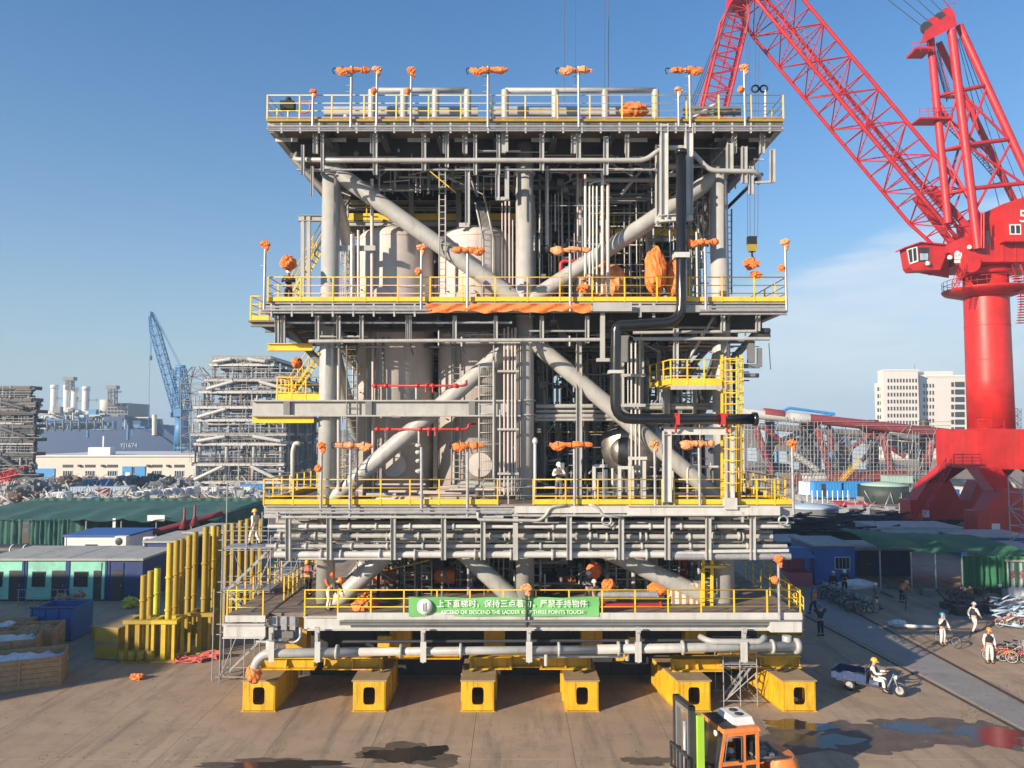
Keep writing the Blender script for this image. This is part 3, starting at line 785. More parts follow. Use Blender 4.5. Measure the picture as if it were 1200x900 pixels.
ibeam('frame_post', Q(482, 212, YMZ - .5), Q(482, 255, YMZ - .5), .25, .25, STEEL, mod); ibeam('frame_post', Q(537, 212, YMZ - .5), Q(537, 260, YMZ - .5), .25, .25, STEEL, mod); ibeam('frame_post', Q(406, 212, YMZ - .5), Q(406, 255, YMZ - .5), .25, .25, STEEL, mod)
tube('pipe', Q(440, 214, YMZ), Q(540, 214, YMZ), .07, GALV, mod); tube('pipe', Q(410, 238, YMZ + .5), Q(540, 238, YMZ + .5), .09, STEEL, mod); tube('pipe', Q(440, 246, YMZ + .8), Q(540, 246, YMZ + .8), .09, STEEL, mod)
# hung white frame that guides the black riser
for px in (778, 807): ibeam('frame_post', F(px, 146, -.1), F(px, 256 if px < 790 else 252, -.1), .34, .34, WHITE_STEEL, mod)
ibeam('frame_post', F(772, 170, .9), F(772, 262, .9), .3, .3, WHITE_STEEL, mod)
ibeam('frame_post', F(772, 257, -.1), F(812, 254, -.1), .3, .32, WHITE_STEEL, mod); ibeam('frame_post', F(770, 262, .2), F(776, 252, .9), .25, .25, WHITE_STEEL, mod)
for py in (196, 205): tube('pipe', F(782, py, .4), F(800, py, .4), .09, STEEL, mod)
# black riser
br = MB().path([F(798, 178, -.55), F(798.5, 377, -.55), F(738, 381, -.55), F(722, 381, -.55), F(721, 491, -.55), F(884, 491, -.55)], .23, 18, .75).build('black_riser', BLACKPIPE, mod)
MB().path([F(798, 176, -.55), F(798, 181, -.55)], .28, 16).build('flange', BLACKPIPE, br)
MB().path([F(882, 491, -.55), F(887, 491, -.55)], .3, 16).build('flange', BLACKPIPE, br)
for px, py in ((721, 436), (798, 300), (793, 491), (846, 491)):
    b = MB(); 
    if py == 491: b.box(F(px, py, -.81) - V(.025, 0, .25), F(px, py, -.29) + V(.025, 0, .25))
    else: b.box(F(px, py, -.84) - V(.27, 0, .05), F(px, py, -.27) + V(.27, 0, .05))
    b.build('clamp', WHITE_STEEL if py != 491 else REDPIPE, br)
for px in (792, 852): pipe('sling', [F(px, 485, -.8), F(px, 507, -.3)], .05, REDPIPE, mod)
# white goalpost supports on the third deck
for px0, px1, pyt in ((781.5, 855, 505),):
    for px in (px0, px1):
        ibeam('support_post', F(px, 588, -.15), F(px, pyt, -.15), .36, .36, WHITE_STEEL, mod)
    ibeam('support_beam', F(778, 505, -.15), F(862, 505, -.15), .3, .34, WHITE_STEEL, mod)
bar('support_post', F(848, 590, -.3), F(863, 590, -.3), .3, .5, WHITE_STEEL, mod)
for px, y0, y1 in ((696, 545, 585), (710, 550, 585), (726, 546, 585), (741, 550, 585), (755, 540, 585), (738, 535, 585)): bar('support_post', F(px, y0, 1.2), F(px, y1, 1.2), .14, .14, WHITE_STEEL, mod)
for a, b, y in ((696, 712, 546), (724, 742, 548), (738, 758, 537)): bar('support_beam', F(a, y, 1.2), F(b, y, 1.2), .12, .14, WHITE_STEEL, mod)
ibeam('cross_beam', F(735, 598, -.3), F(876, 598, -.3), .3, .44, WHITE_STEEL, mod)
bar('cross_beam', F(603, 597, -.2), F(735, 597, -.2), .2, .3, WHITE_STEEL, mod)
box('junction_box', F(876, 604, -.35), F(910, 592, .1), WHITE_STEEL, mod)

# ---- frames and pipes under the second deck
for px in (372, 397, 424, 478, 480, 533, 581, 635, 688, 847, 888, 325, 332):
    ibeam('hanger', F(px, 370, .35), F(px, 402 if px < 840 else 388, .35), .18, .18, STEEL, mod)
tube('pipe', F(362, 400, .3), F(706, 398, .3), .085, STEEL, mod, 12); tube('pipe', F(742, 397, .3), F(902, 397, .3), .085, STEEL, mod, 12)
tube('pipe', F(330, 378, .5), F(600, 378, .5), .06, GALV, mod); tube('pipe', F(620, 388, .6), F(690, 388, .6), .05, GALV, mod)
tube('pipe', F(742, 390, .6), F(900, 388, .6), .075, STEEL, mod)
for py in (388, 394): tube('pipe', F(888, py, .6), F(902, py, .6), .14, DARK, mod)
bar('duct', F(706, 365, .1), F(706, 422, .1), .25, .2, STEEL, mod); bar('duct', F(699, 422, .1), F(714, 422, .1), .3, .15, STEEL, mod)
box('cabinet', F(727, 424, .3), F(736, 394, .6), GREY, mod)
for px in (750, 766): bar('frame_post', F(px, 355, .1), F(px, 372, .1), .12, .12, STEEL, mod)
bar('cross_beam', F(695, 360, -.2), F(740, 360, -.2), .25, .4, STEEL, mod); bar('cross_beam', F(752, 362, -.15), F(830, 362, -.15), .2, .3, STEEL, mod)
tube('pipe', F(868, 440, .6), F(889, 440, .6), .1, GREY, mod)
bar('frame_post', F(880, 400, .6), F(880, 425, .6), .25, .3, GREY, mod); bar('frame_post', F(890, 408, .6), F(890, 430, .6), .18, .2, GREY, mod); bar('frame_post', F(866, 429, .6), F(890, 429, .6), .15, .2, GREY, mod)
tube('sling', F(901, 402, .5), F(903, 433, .5), .02, DARK, mod)
for py in (436, 446): tube('pipe', F(866, py, .7), F(878, py, .7), .03, DARK, mod)

# ---- vertical pipe bundles
for px, y0, y1, r, m in ((588.5, 238, 345, .035, PINKPIPE), (592.5, 236, 345, .05, PINKPIPE), (597, 236, 345, .05, PINKPIPE), (601, 258, 345, .04, STEEL), (606, 268, 345, .03, STEEL)): tube('pipe', Q(px, y0, 37.6), Q(px, y1, 37.6), r, m, mod)
for px, y0, y1, r, m in ((591, 385, 580, .045, PINKPIPE), (595.5, 383, 582, .06, PINKPIPE), (600, 385, 580, .045, STEEL), (604, 384, 580, .06, PINKPIPE), (586, 480, 580, .04, STEEL), (578.5, 395, 560, .05, STEEL)): tube('pipe', Q(px, y0, 36.2), Q(px, y1, 36.2), r, m, mod)
for py in (435, 503, 555): bar('pipe_clamp', Q(583, py, 36.05), Q(608, py, 36.05), .1, .1, STEEL, mod)
for px, y0, y1, r in ((686, 205, 348, .07), (691, 215, 340, .05), (695, 217, 340, .045), (699.5, 218, 345, .05), (706, 200, 345, .08), (712.5, 216, 345, .08)): tube('pipe', Q(px, y0, 36), Q(px, y1, 36), r, WHITE_STEEL, mod)
MB().path([Q(690, 217, 36), Q(700, 211, 36), Q(712, 216, 36)], .05, 8, .2).build('pipe', STEEL, mod)
tube('pipe', Q(686, 211, 38), Q(766, 211, 38), .12, STEEL, mod); tube('pipe', Q(684, 233, 38.5), Q(770, 233, 38.5), .14, GREY, mod, 12); tube('pipe', Q(700, 228, 38.5), Q(756, 228, 38.5), .08, GREY, mod)
tube('pipe', Q(754, 196, 38), Q(728, 228, 38), .09, STEEL, mod); tube('pipe', Q(686, 198, 38), Q(712, 226, 38), .08, GREY, mod)
ibeam('frame_post', Q(762, 190, 40), Q(762, 340, 40), .3, .3, STEEL, mod); ibeam('frame_post', Q(709, 160, 39), Q(709, 345, 39), .22, .22, GREY, mod)
tube('pipe', Q(641, 195, 37.5), Q(641, 290, 37.5), .1, STEEL, mod, 12); MB().lathe([(.2, 0), (.2, .5), (.1, .6)], 12, Matrix.Translation(Q(634, 292, 37.5)) @ Matrix.Rotation(R(90), 4, 'Y')).build('valve', DARK, mod)
for px, y0, y1, r, m in ((679, 200, 350, .19, VESSEL), (682.5, 205, 345, .06, REDPIPE), (677, 330, 350, .05, REDPIPE)): tube('pipe', Q(px, y0, 39), Q(px, y1, 39), r, m, mod, 12)
pipe('pipe', [Q(655, 202, 38.5), Q(679, 201, 38.5), Q(681, 208, 38.5)], .11, REDPIPE, mod)
pipe('pipe', [Q(657, 345, 37.2), Q(657, 309, 37.2), Q(660, 306, 37.2), Q(682, 306, 37.2), Q(683, 300, 37.2)], .09, REDPIPE, mod)
for px, y0, y1, r in ((740, 400, 556, .045), (745, 398, 556, .05), (749.5, 398, 556, .045), (736, 405, 480, .03)): tube('pipe', Q(px, y0, 36.4), Q(px, y1, 36.4), r, WHITE_STEEL, mod)
for py in (440, 475): bar('pipe_clamp', Q(728, py, 36.2), Q(756, py, 36.2), .2, .14, STEEL, mod)
for px, y0, y1, w, Y in ((678.5, 398, 590, .28, 36.8), (697, 415, 590, .3, 44), (728, 425, 480, .25, 37), (752, 395, 480, .2, 38), (781, 455, 500, .3, 38), (814, 455, 490, .16, 38), (843, 455, 585, .3, 37.5), (772, 400, 470, .2, 40), (792, 385, 455, .22, 35), (848, 395, 455, .2, 36)): ibeam('frame_post', Q(px, y0, Y), Q(px, y1, Y), w, w, STEEL, mod)
tube('pipe', Q(836, 372, 35.5), Q(797, 438, 35.5), .07, STEEL, mod)
ladder(Q(412.5, 570, 36.3), Q(412.5, 402, 36.3), .5, GREY, mod); ladder(Q(518.5, 345, 36.5), Q(518.5, 190, 36.5), .3, STEEL, mod); ladder(Q(852, 345, 37.6), Q(852, 245, 37.6), .45, GALV, mod)
for px, y0, y1, r, m, Y in ((397, 398, 575, .09, STEEL, 36.6), (436, 210, 350, .09, VESSEL, 37.4), (437, 395, 590, .07, PINKPIPE, 37.6), (449, 395, 450, .07, GREY, 37.6), (453, 480, 530, .09, STEEL, 37.4), (413, 275, 348, .12, GALV, 37), (420, 270, 348, .07, WHITE_STEEL, 37), (502, 470, 478, .08, STEEL, 36.6)): tube('pipe', Q(px, y0, Y), Q(px, y1, Y), r, m, mod)
bar('cross_beam', Q(394, 291, 37.2), Q(440, 291, 37.2), .15, .25, STEEL, mod)
# slender lattice masts left of the vessels
for px, y0, y1 in ((400, 292, 345), (401, 520, 585)):
    b = MB(); lattice(Q(px, y1, 39), Q(px, y0, 39), (1, 0, 0), .6, .6, 7, .03, .018, STEEL, None, b); b.build('lattice_mast', STEEL, mod)
# red spray lines in front of the vessels
for (a, b, py) in ((437, 546, 452), (440, 549, 503)):
    sp = MB().path([Q(a, py, 36.6), Q(b - 4, py, 36.6), Q(b, py - 2, 36.6), Q(b, py - 6, 36.6), Q(b + 8, py - 6, 36.9)], .05, 8, .12).build('spray_line', REDPIPE, mod)
    for px in (a + 2, a + 15, a + 52, a + 63, a + 70, b - 12):
        p = Q(px, py, 36.6); MB().lathe([(.05, -.12), (.11, -.05), (.11, .05), (.05, .12)], 8, Matrix.Translation(p) @ Matrix.Rotation(R(90), 4, 'Y')).build('valve', REDPIPE, sp)
    for px in (a + 62, a + 70): tube('branch', Q(px, py, 36.6), Q(px, py + 8, 36.5), .035, REDPIPE, sp)
    tube('bracket', Q(a + 51, py + 2, 36.7), Q(a + 51, py + 16, 36.7), .06, STEEL, sp)
# mesh-screened shaft and chute right of the vessels
b = MB()
for px in (561.5, 579.5):
    for Y in (36.4, 37.3): b.tube(Q(px, 590, Y), Q(px, 428, Y), .045, 6)
for py in range(430, 590, 11):
    for Y in (36.4, 37.3): b.tube(Q(561, py, Y), Q(580, py, Y), .022, 5)
b.build('shaft_frame', STEEL, mod)
b = MB()
for i in range(9): px = 562 + i * 2.1; b.tube(Q(px, 588, 36.5), Q(px, 430, 36.5), .012, 4)
b.build('shaft_mesh', STEEL, mod)
b = MB()
for i in range(10):
    px = 560 + i * 1.4; b.tube(Q(px, 242, 37.5), Q(px + 7, 282, 37), .015, 4); b.tube(Q(px + 7, 282, 37), Q(px + 7, 345, 37), .012, 4)
for k, (p, q) in enumerate((((557, 238), (566, 280)), ((567, 228), (578, 278)))): b.tube(Q(*p, 37.5), Q(*q, 37), .05, 6); b.tube(Q(*q, 37), Q(q[0], 348, 37), .05, 6)
b.build('cable_chute', STEEL, mod)

# ---- pipe rack below the third deck
rackz = (615, 628, 641, 650, 655)
for i, (py, r, a, b, dy) in enumerate(((617, .09, 314, 926, .1), (628, .11, 322, 700, .5), (629, .12, 640, 905, .6), (640, .09, 312, 922, .2), (650, .15, 322, 905, .15), (655, .05, 350, 470, -.1), (612, .05, 600, 930, .4), (622, .07, 330, 560, .8), (634, .07, 340, 880, .9), (645, .06, 330, 860, .5), (606, .06, 310, 590, -.2), (604, .05, 600, 780, -.25))):
    tube('rack_pipe', F(a, py, dy), F(b, py, dy), r, STEEL if i % 4 else WHITE_STEEL, mod, 12)
for dyy in (2.2, 3.4, 5.0, 7.0):
    for py in (612, 622, 633, 645): tube('rack_pipe', F(325, py, dyy), F(905, py + rng.uniform(-2, 2), dyy), rng.uniform(.06, .13), rng.choice([STEEL, GREY, GALV, STEEL]), mod)
for px in (338, 386, 461, 520, 566, 604, 667, 728, 782, 830, 882):
    ibeam('rack_post', F(px, 600, -.12), F(px, 656, -.12), .22, .22, STEEL, mod)
for py in (616, 628, 640, 652):
    for px in (338, 386, 461, 520, 566, 604, 667, 728, 782, 830, 882): bar('rack_arm', F(px, py + 3, -.1), F(px, py + 3, 1.3), .1, .1, STEEL, mod)
bar('rack_arm', F(830, 646, -.1), F(924, 645, -.1), .12, .12, WHITE_STEEL, mod); tube('rack_pipe', F(790, 652, .1), F(926, 652, .1), .16, GALV, mod, 12)
pipe('pipe', [F(560, 600, -.35), F(560, 609, -.35), F(632, 610, -.35), F(640, 604, -.35), F(645, 594, -.35), F(665, 592, -.35)], .07, STEEL, mod)
pipe('pipe', [F(690, 591, -.3), F(700, 594, -.3), F(706, 604, -.3), F(728, 606, -.3)], .06, STEEL, mod)
for px in (711, 918): MB().torus(F(px, 610, -.2), (0, 1, 0), .2, .05, 16, 6).build('hose_loop', GALV, mod)
for px in (325, 640, 870): bar('hose_bracket', F(px, 600, -.3), F(px, 612, -.3), .08, .1, STEEL, mod)

fl = MB()
for py, dy, r in ((617, .1, .09), (628, .5, .11), (640, .2, .09), (650, .15, .15), (629, .6, .12)):
    for k in range(15):
        p = F(330 + k * 39 + rng.uniform(-12, 12), py, dy); fl.lathe([(r, -.05), (r * 1.7, -.045), (r * 1.7, .045), (r, .05)], 10, Matrix.Translation(p) @ Matrix.Rotation(R(90), 4, 'Y'))
fl.build('pipe_flanges', STEEL, mod)['kind'] = 'stuff'
for px in (395, 470, 540, 655, 725, 800, 905): MB().lathe([(.23, -.06), (.31, -.05), (.31, .05), (.23, .06)], 16, Matrix.Translation(F(px, 764 - (px - 400) * .0125, -.7)) @ Matrix.Rotation(R(90), 4, 'Y')).build('flange', STEEL, mod)
# ---- white drain pipe under the lowest deck
drain = MB().path([F(297, 800, -.7), F(299, 777, -.7), F(310, 766, -.7), F(420, 764, -.7)], .2, 16, .5).build('drain_pipe', STEEL, mod)
MB().path([F(418, 764, -.7), F(700, 761, -.7)], .175, 16).build('drain_pipe', STEEL, mod)
MB().path([F(700, 761, -.7), F(934, 757, -.7)], .2, 16).build('drain_pipe', STEEL, mod)
MB().path([F(931, 757, -.7), F(937, 757, -.7)], .33, 16).build('flange', STEEL, drain)
lumpy(F(297, 790, -.7), .32, .32, .35, TARP, 'wrapping', drain, 3)
for px in (318, 372, 496, 620, 748, 872):
    h = bar('pipe_hanger', F(px, 742, -.5), F(px, 776, -.5), .26, .1, STEEL, mod)
    box('hanger_plate', F(px, 776, -1.02) - V(.13, 0, 0), F(px, 752, -.98) + V(.13, .02, 0), WHITE_STEEL, h); bar('stub', F(px, 735, -.3), F(px, 760, -.3), .12, .2, STEEL, h)
for px, y0, y1, r in ((735, 750, 774, .09), (317, 750, 765, .2), (922, 745, 757, .2), (640, 765, 780, .09)): tube('pipe', F(px, y0, -.6), F(px, y1, -.6), r, STEEL, mod)
pipe('pipe', [F(820, 746, -.3), F(832, 752, -.8), F(892, 752, -.8), F(896, 746, -.5)], .13, STEEL, mod)
tube('pipe', F(620, 769, -.2), F(730, 768, -.2), .1, GALV, mod); tube('pipe', F(400, 752, .2), F(900, 750, .2), .07, DARK, mod)
pipe('pipe', [F(352, 735, -.1), F(352, 748, -.1), F(346, 753, -.1), F(300, 752, -.1)], .06, GALV, mod, .2)
box('junction_box', F(903, 741, -.35), F(935, 726, .1), WHITE_STEEL, mod)

# ---- equipment seen in the shaded bays: random but individually built
er = random.Random(21)
dark_ms = [DARK, DARK, GREY, DARK]
def rnd_pipe(x0, x1, y0, y1, z0, z1, mats, rr=(.04, .14)):
    x, y, z = er.uniform(x0, x1), er.uniform(y0, y1), er.uniform(z0, z1); r = er.uniform(*rr); m = er.choice(mats)
    k = er.random()
    if k < .5: tube('pipe', V(x, y, z0), V(x, y, z0 + (z1 - z0) * er.uniform(.4, 1)), r, m, mod, 8)
    elif k < .8:
        L = er.uniform(1.5, 6); tube('pipe', V(x, y, z), V(min(x + L, x1), y, z), r, m, mod, 8)
    else:
        L = er.uniform(1, 3); h = er.uniform(.8, 2.5); pipe('pipe', [V(x, y, z0), V(x, y, min(z, z1)), V(min(x + L, x1 + .5), y, min(z, z1)), V(min(x + L, x1 + .5), y, max(z0, z - h))], r, m, mod, .25, 8)
for i in range(34): rnd_pipe(XL + .6, XM - .5, 42, 50, Z1, Z3 - 2.6, [GREY, STEEL, DARK, GALV, PINKPIPE])
for i in range(34): rnd_pipe(XM + .5, XR - .4, 38.5, 47, Z1, Z3 - 2.4, [GREY, STEEL, DARK, GALV, DARK])
for i in range(34): rnd_pipe(XM + .6, XR - .2, 42, 50, Z3, Z2 - 1.2, [GREY, DARK, STEEL, GREY, GALV])
for i in range(22): rnd_pipe(XM + .6, XR - .2, 39.5, 48, Z2, ZT - 1.5, [GREY, DARK, DARK, STEEL])
for i in range(16): rnd_pipe(XL + .4, XM - .6, 44.5, 50, Z2 + 3, ZT - 1.5, [GREY, STEEL, DARK, GALV])
for i in range(10): rnd_pipe(XL - 1.2, XL + .6, 42.5, 48, Z2 - 4, Z2 - .8, [GREY, STEEL, GALV])
for i in range(14): rnd_pipe(XR, XR + 2, 39, 50, Z3, Z2 - 1.5, [GREY, STEEL, GALV, DARK])
for i in range(8): rnd_pipe(XR - 1, XR + 1.5, 40, 50, Z2, ZT - 2, [GREY, DARK])
for i in range(10): rnd_pipe(XM, XR, 36, 37.5, Z3, Z3 + 2.2, [STEEL, GALV, GREY, WHITE_STEEL], (.03, .08))
# pumps and small skids crowding the lowest and third decks just behind the front columns
for i in range(16):
    lv = i % 3; z0 = Z1 if lv < 2 else Z3
    x = er.uniform(XL + 2.2, XR - 1.2) if lv < 2 else er.uniform(XM + .8, XR - .6); y = er.uniform(39.3, 43)
    w, d_, h = er.uniform(.5, 1.1), er.uniform(.5, 1), er.uniform(.5, 1.5)
    e = box('pump_skid', (x - w, y, z0 + .02), (x + w, y + d_, z0 + .18), GREY, mod)
    tube('motor', V(x - w * .8, y + d_ / 2, z0 + .2 + h * .4), V(x + w * .3, y + d_ / 2, z0 + .2 + h * .4), h * .32, er.choice([DARK, DARK, GREY, TARP]), e, 14)
    tube('discharge', V(x + w * .6, y + d_ / 2, z0 + .18), V(x + w * .6, y + d_ / 2, z0 + .6 + h), .1, er.choice([GREY, STEEL, CLAD]), e, 10)
    box('control_box', (x - w * .9, y - .02, z0 + .2 + h * .75), (x - w * .3, y + .2, z0 + .5 + h), er.choice([DARK, GREY, STEEL]), e)
for i in range(30):
    x = er.uniform(XL + 2, XR - .5); y = er.uniform(38.3, 41); tube('pipe', V(x, y, Z1), V(x, y, Z1 + er.uniform(.8, 4)), er.uniform(.03, .1), er.choice([GREY, STEEL, DARK, GALV]), mod, 8)
for px in (480, 500, 716, 790): ladder(Q(px, 712, 38.6), Q(px, 655, 38.6), .5, GALV, mod)
# dark boxes and walls added to block sky and sun in the bays
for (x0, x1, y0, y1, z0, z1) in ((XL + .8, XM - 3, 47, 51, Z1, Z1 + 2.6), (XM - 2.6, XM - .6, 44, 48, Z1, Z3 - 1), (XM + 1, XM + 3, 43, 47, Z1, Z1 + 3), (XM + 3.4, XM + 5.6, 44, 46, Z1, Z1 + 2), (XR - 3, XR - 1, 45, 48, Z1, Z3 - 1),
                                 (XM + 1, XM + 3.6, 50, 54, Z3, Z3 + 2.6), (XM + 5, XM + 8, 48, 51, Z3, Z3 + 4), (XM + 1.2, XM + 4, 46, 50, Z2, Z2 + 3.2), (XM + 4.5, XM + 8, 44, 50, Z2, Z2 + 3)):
    e = box('light_block_housing', (x0, y0, z0 + .1), (x1, y1, z1), DARK, mod)
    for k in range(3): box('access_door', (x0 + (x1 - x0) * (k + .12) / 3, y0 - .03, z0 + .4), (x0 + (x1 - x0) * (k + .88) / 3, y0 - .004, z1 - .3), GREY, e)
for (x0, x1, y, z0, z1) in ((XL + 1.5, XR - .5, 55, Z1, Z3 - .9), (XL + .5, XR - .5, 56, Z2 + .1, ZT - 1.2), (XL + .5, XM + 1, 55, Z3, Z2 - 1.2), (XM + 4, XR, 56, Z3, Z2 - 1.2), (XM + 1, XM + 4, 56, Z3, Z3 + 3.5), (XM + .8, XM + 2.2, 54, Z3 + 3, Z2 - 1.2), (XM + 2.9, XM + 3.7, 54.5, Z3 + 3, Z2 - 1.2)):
    w = box('sky_block_wall', (x0, y, z0), (x1, y + .15, z1), DARK, mod)
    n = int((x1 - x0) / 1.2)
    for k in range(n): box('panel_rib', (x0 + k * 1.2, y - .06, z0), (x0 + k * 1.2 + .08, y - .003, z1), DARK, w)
# valves and small fittings: too many and too small to count -> one part
fit = MB()
for i in range(1300):
    lvl = er.randrange(5)
    if lvl == 0: p = V(er.uniform(XL, XR), er.uniform(38.5, 50), er.uniform(Z1, Z3 - 2.4))
    elif lvl == 1: p = V(er.uniform(XM, XR + 1), er.uniform(38, 50), er.uniform(Z3, Z2 - 1))
    elif lvl == 2: p = V(er.uniform(XM, XR + 1), er.uniform(38.5, 50), er.uniform(Z2, ZT - 1))
    elif lvl == 3: p = V(er.uniform(XL - 2, XR + 2), er.uniform(36.5, 45), Z3 - er.uniform(.6, 2.4))
    else: p = V(er.uniform(XL, XR), er.uniform(36, 48), er.choice([ZT - er.uniform(.8, 2), Z2 - er.uniform(.8, 1.6)]))
    s = er.uniform(.05, .2)
    if i % 3 == 0: fit.tube(p, p + V(er.uniform(-1, 1), 0, er.uniform(-1.2, 1.2)), s * .4, 6)
    elif i % 3 == 1: fit.box(p - V(s, s, s), p + V(s, s, s))
    else: fit.lathe([(s * .4, -s), (s, -s * .3), (s, s * .3), (s * .4, s)], 8, Matrix.Translation(p) @ Matrix.Rotation(R(90), 4, 'Y'))
fo = fit.build('fittings', GREY, mod); fo['kind'] = 'stuff'
tray = MB()
for lv, zz in enumerate((ZT - 1.5, Z2 - 1.5, Z3 - 1.7)):
    for k in range(9):
        y = 39 + k * 1.6; z = zz + er.uniform(-.4, .4)
        tray.box((XL + er.uniform(-1, 1), y, z), (XR - er.uniform(-1, 1), y + .4, z + .08))
tray.build('cable_trays', GREY, mod)['kind'] = 'stuff'
# rods, hoses and small bore lines low on the third deck
for i in range(26):
    p = Q(er.uniform(425, 570), er.uniform(566, 588), er.uniform(36, 37.4)); tube('pipe', p, p + V(er.uniform(.6, 2.5), 0, 0), er.uniform(.04, .14), er.choice([VESSEL, PINKPIPE, STEEL]), mod, 8)
for i in range(18):
    p = Q(er.uniform(640, 840), er.uniform(548, 588), er.uniform(36, 39)); tube('pipe', V(p.x, p.y, Z3), V(p.x, p.y, p.z + .3), er.uniform(.03, .08), er.choice([STEEL, GALV, WHITE_STEEL]), mod, 8)

# fine pipework, tubing and cable runs filling the bays: far past counting
for m_, cnt, rr in ((STEEL, 330, (.02, .06)), (GALV, 330, (.015, .05)), (GREY, 260, (.03, .09)), (PINKPIPE, 70, (.02, .05)), (YEL, 60, (.02, .03)), (WHITE_STEEL, 110, (.02, .06))):
    b = MB()
    for i in range(cnt):
        q = er.random()
        if q < .28: x0, x1, y0, y1, z0, z1 = XM + .5, XR + .6, 41.2, 46, Z3, Z2 - .9
        elif q < .5: x0, x1, y0, y1, z0, z1 = XM + .5, XR, 37.6, 45, Z2, ZT - .9
        elif q < .53: x0, x1, y0, y1, z0, z1 = XL, XM, 37.6, 38.2, Z2 + 6.0, ZT - .9
        elif q < .75: x0, x1, y0, y1, z0, z1 = XL + .8, XR, 38, 44, Z1, Z3 - 2.4
        elif q < .9: x0, x1, y0, y1, z0, z1 = XL - 1.5, XR + 1.5, 35.5, 42, er.choice([ZT, Z2]) - 1.9, 0; z1 = z0 + 1.0
        else: x0, x1, y0, y1, z0, z1 = XL - 1.5, XL + .8, 42.5, 46, er.choice([Z2, Z3]), 0; z1 = z0 + 6
        x, y, z = er.uniform(x0, x1), er.uniform(y0, y1), er.uniform(z0, z1); r = er.uniform(*rr); k = er.random()
        if k < .5: za = z0 if er.random() < .5 else z; b.tube((x, y, za), (x, y, za + (z1 - za) * er.uniform(.35, 1)), r, 5, cap=False)
        elif k < .85: b.tube((x, y, z), (min(x1 + .3, x + er.uniform(.8, 4.5)), y, z), r, 5, cap=False)
        else: b.tube((x, y, z), (min(x1, x + er.uniform(.6, 2)), y, z + er.uniform(-1.2, 1.2)), r, 5, cap=False)
    b.build('pipework', m_, mod)['kind'] = 'stuff'
# ---- white deck-edge skid piping on lowest deck
tube('pipe', Q(700, 697, YF + 1.8), Q(770, 697, YF + 1.8), .16, GALV, mod, 12)
# ================================================================== VESSELS AND WRAPPED GEAR ON THE MODULE
def vessel(pxc, label, top):
    y = 40.2; c = V(X(pxc, y), y, 0); r = 2.0
    t = thing('process_vessel', (c.x, c.y, Z3), label, 'vessel', 'tall vertical vessels in the left bay')
    z0, z1 = Z3, Z(top, y)
    prof = [(r, z0), (r, z1 - .75)] + [(r * math.cos(a), z1 - .75 + .75 * math.sin(a)) for a in [R(k * 9) for k in range(1, 11)]]
    prof[-1] = (0.01, z1)
    sh = MB().lathe(prof, 48, Matrix.Translation((c.x, c.y, 0))).build('shell', VESSEL, t)
    for z in (z0 + .25, z0 + 2.6, z0 + 5.4, Z2 + 1.4, z1 - .8):
        MB().lathe([(r + .004, z - .03), (r + .022, z - .02), (r + .022, z + .02), (r + .004, z + .03)], 48, Matrix.Translation((c.x, c.y, 0))).build('weld_seam', VESSEL, sh)
    M = Matrix.Translation((c.x + .3, c.y - r + .1, z0 + 1.6)) @ Matrix.Rotation(R(90), 4, 'X')
    MB().lathe([(.5, -.1), (.5, .22), (.6, .22), (.6, .3), (.1, .31)], 20, M, False).build('manhole', VESSEL, t)
    M = Matrix.Translation((c.x - .4, c.y - r + .1, Z2 + .8)) @ Matrix.Rotation(R(90), 4, 'X')
    MB().lathe([(.42, -.1), (.42, .2), (.52, .2), (.52, .28), (.1, .29)], 20, M, False).build('manhole', VESSEL, t)
    for a in (-118,): 
        x, yy = c.x + math.cos(R(a)) * (r + .12), c.y + math.sin(R(a)) * (r + .12)
        tube('riser', V(x, yy, z0 + .3), V(x, yy, z1 - 1.2), .07, STEEL, t)
    ladder(V(c.x + (-.9), c.y - r - .1, z0 + .3), V(c.x - .9, c.y - r - .1, Z2 - 1.2), .42, STEEL, t)
    bx = V(c.x - r * .75, c.y - r * .72, 0)
    for z in range(3, 9): bar('ladder_clip', bx + V(0, 0, z0 + z * 1.3), bx + V(0, -.25, z0 + z * 1.3), .06, .06, STEEL, t)
    return t
vessel(463, 'beige primed tall vessel beside the left grey column, with dished top', 268)
vessel(558, 'beige primed tall vessel standing next to the middle column', 268)
hv = thing('horizontal_vessel', Q(740, 585, 40), 'clad horizontal vessel end with shiny metal jacket on the third deck', 'vessel')
c = Q(741, 524, 39.6); rr = 1.62
M = Matrix.Translation(c) @ Matrix.Rotation(R(-90), 4, 'X') @ Matrix.Rotation(R(12), 4, 'Y')
MB().lathe([(.02, -.85)] + [(rr * math.sin(R(a)), -.85 * math.cos(R(a))) for a in range(12, 91, 11)] + [(rr, .1), (rr, 5.5)], 40, M).build('shell', CLAD, hv)
MB().lathe([(.72, -.86), (.72, -.95), (.1, -.97)], 24, M @ Matrix.Translation((-.35, .2, .1))).build('cover', CLAD, hv)
for k in range(4): MB().lathe([(rr + .004, .3 + k), (rr + .03, .31 + k), (rr + .03, .36 + k), (rr + .004, .37 + k)], 40, M).build('band', CLAD, hv)
for dy in (.8, 3.6): box('saddle', (c.x - 1.1, c.y + dy, Z3 + .02), (c.x + 1.1, c.y + dy + .3, c.z - 1.2), GREY, hv)

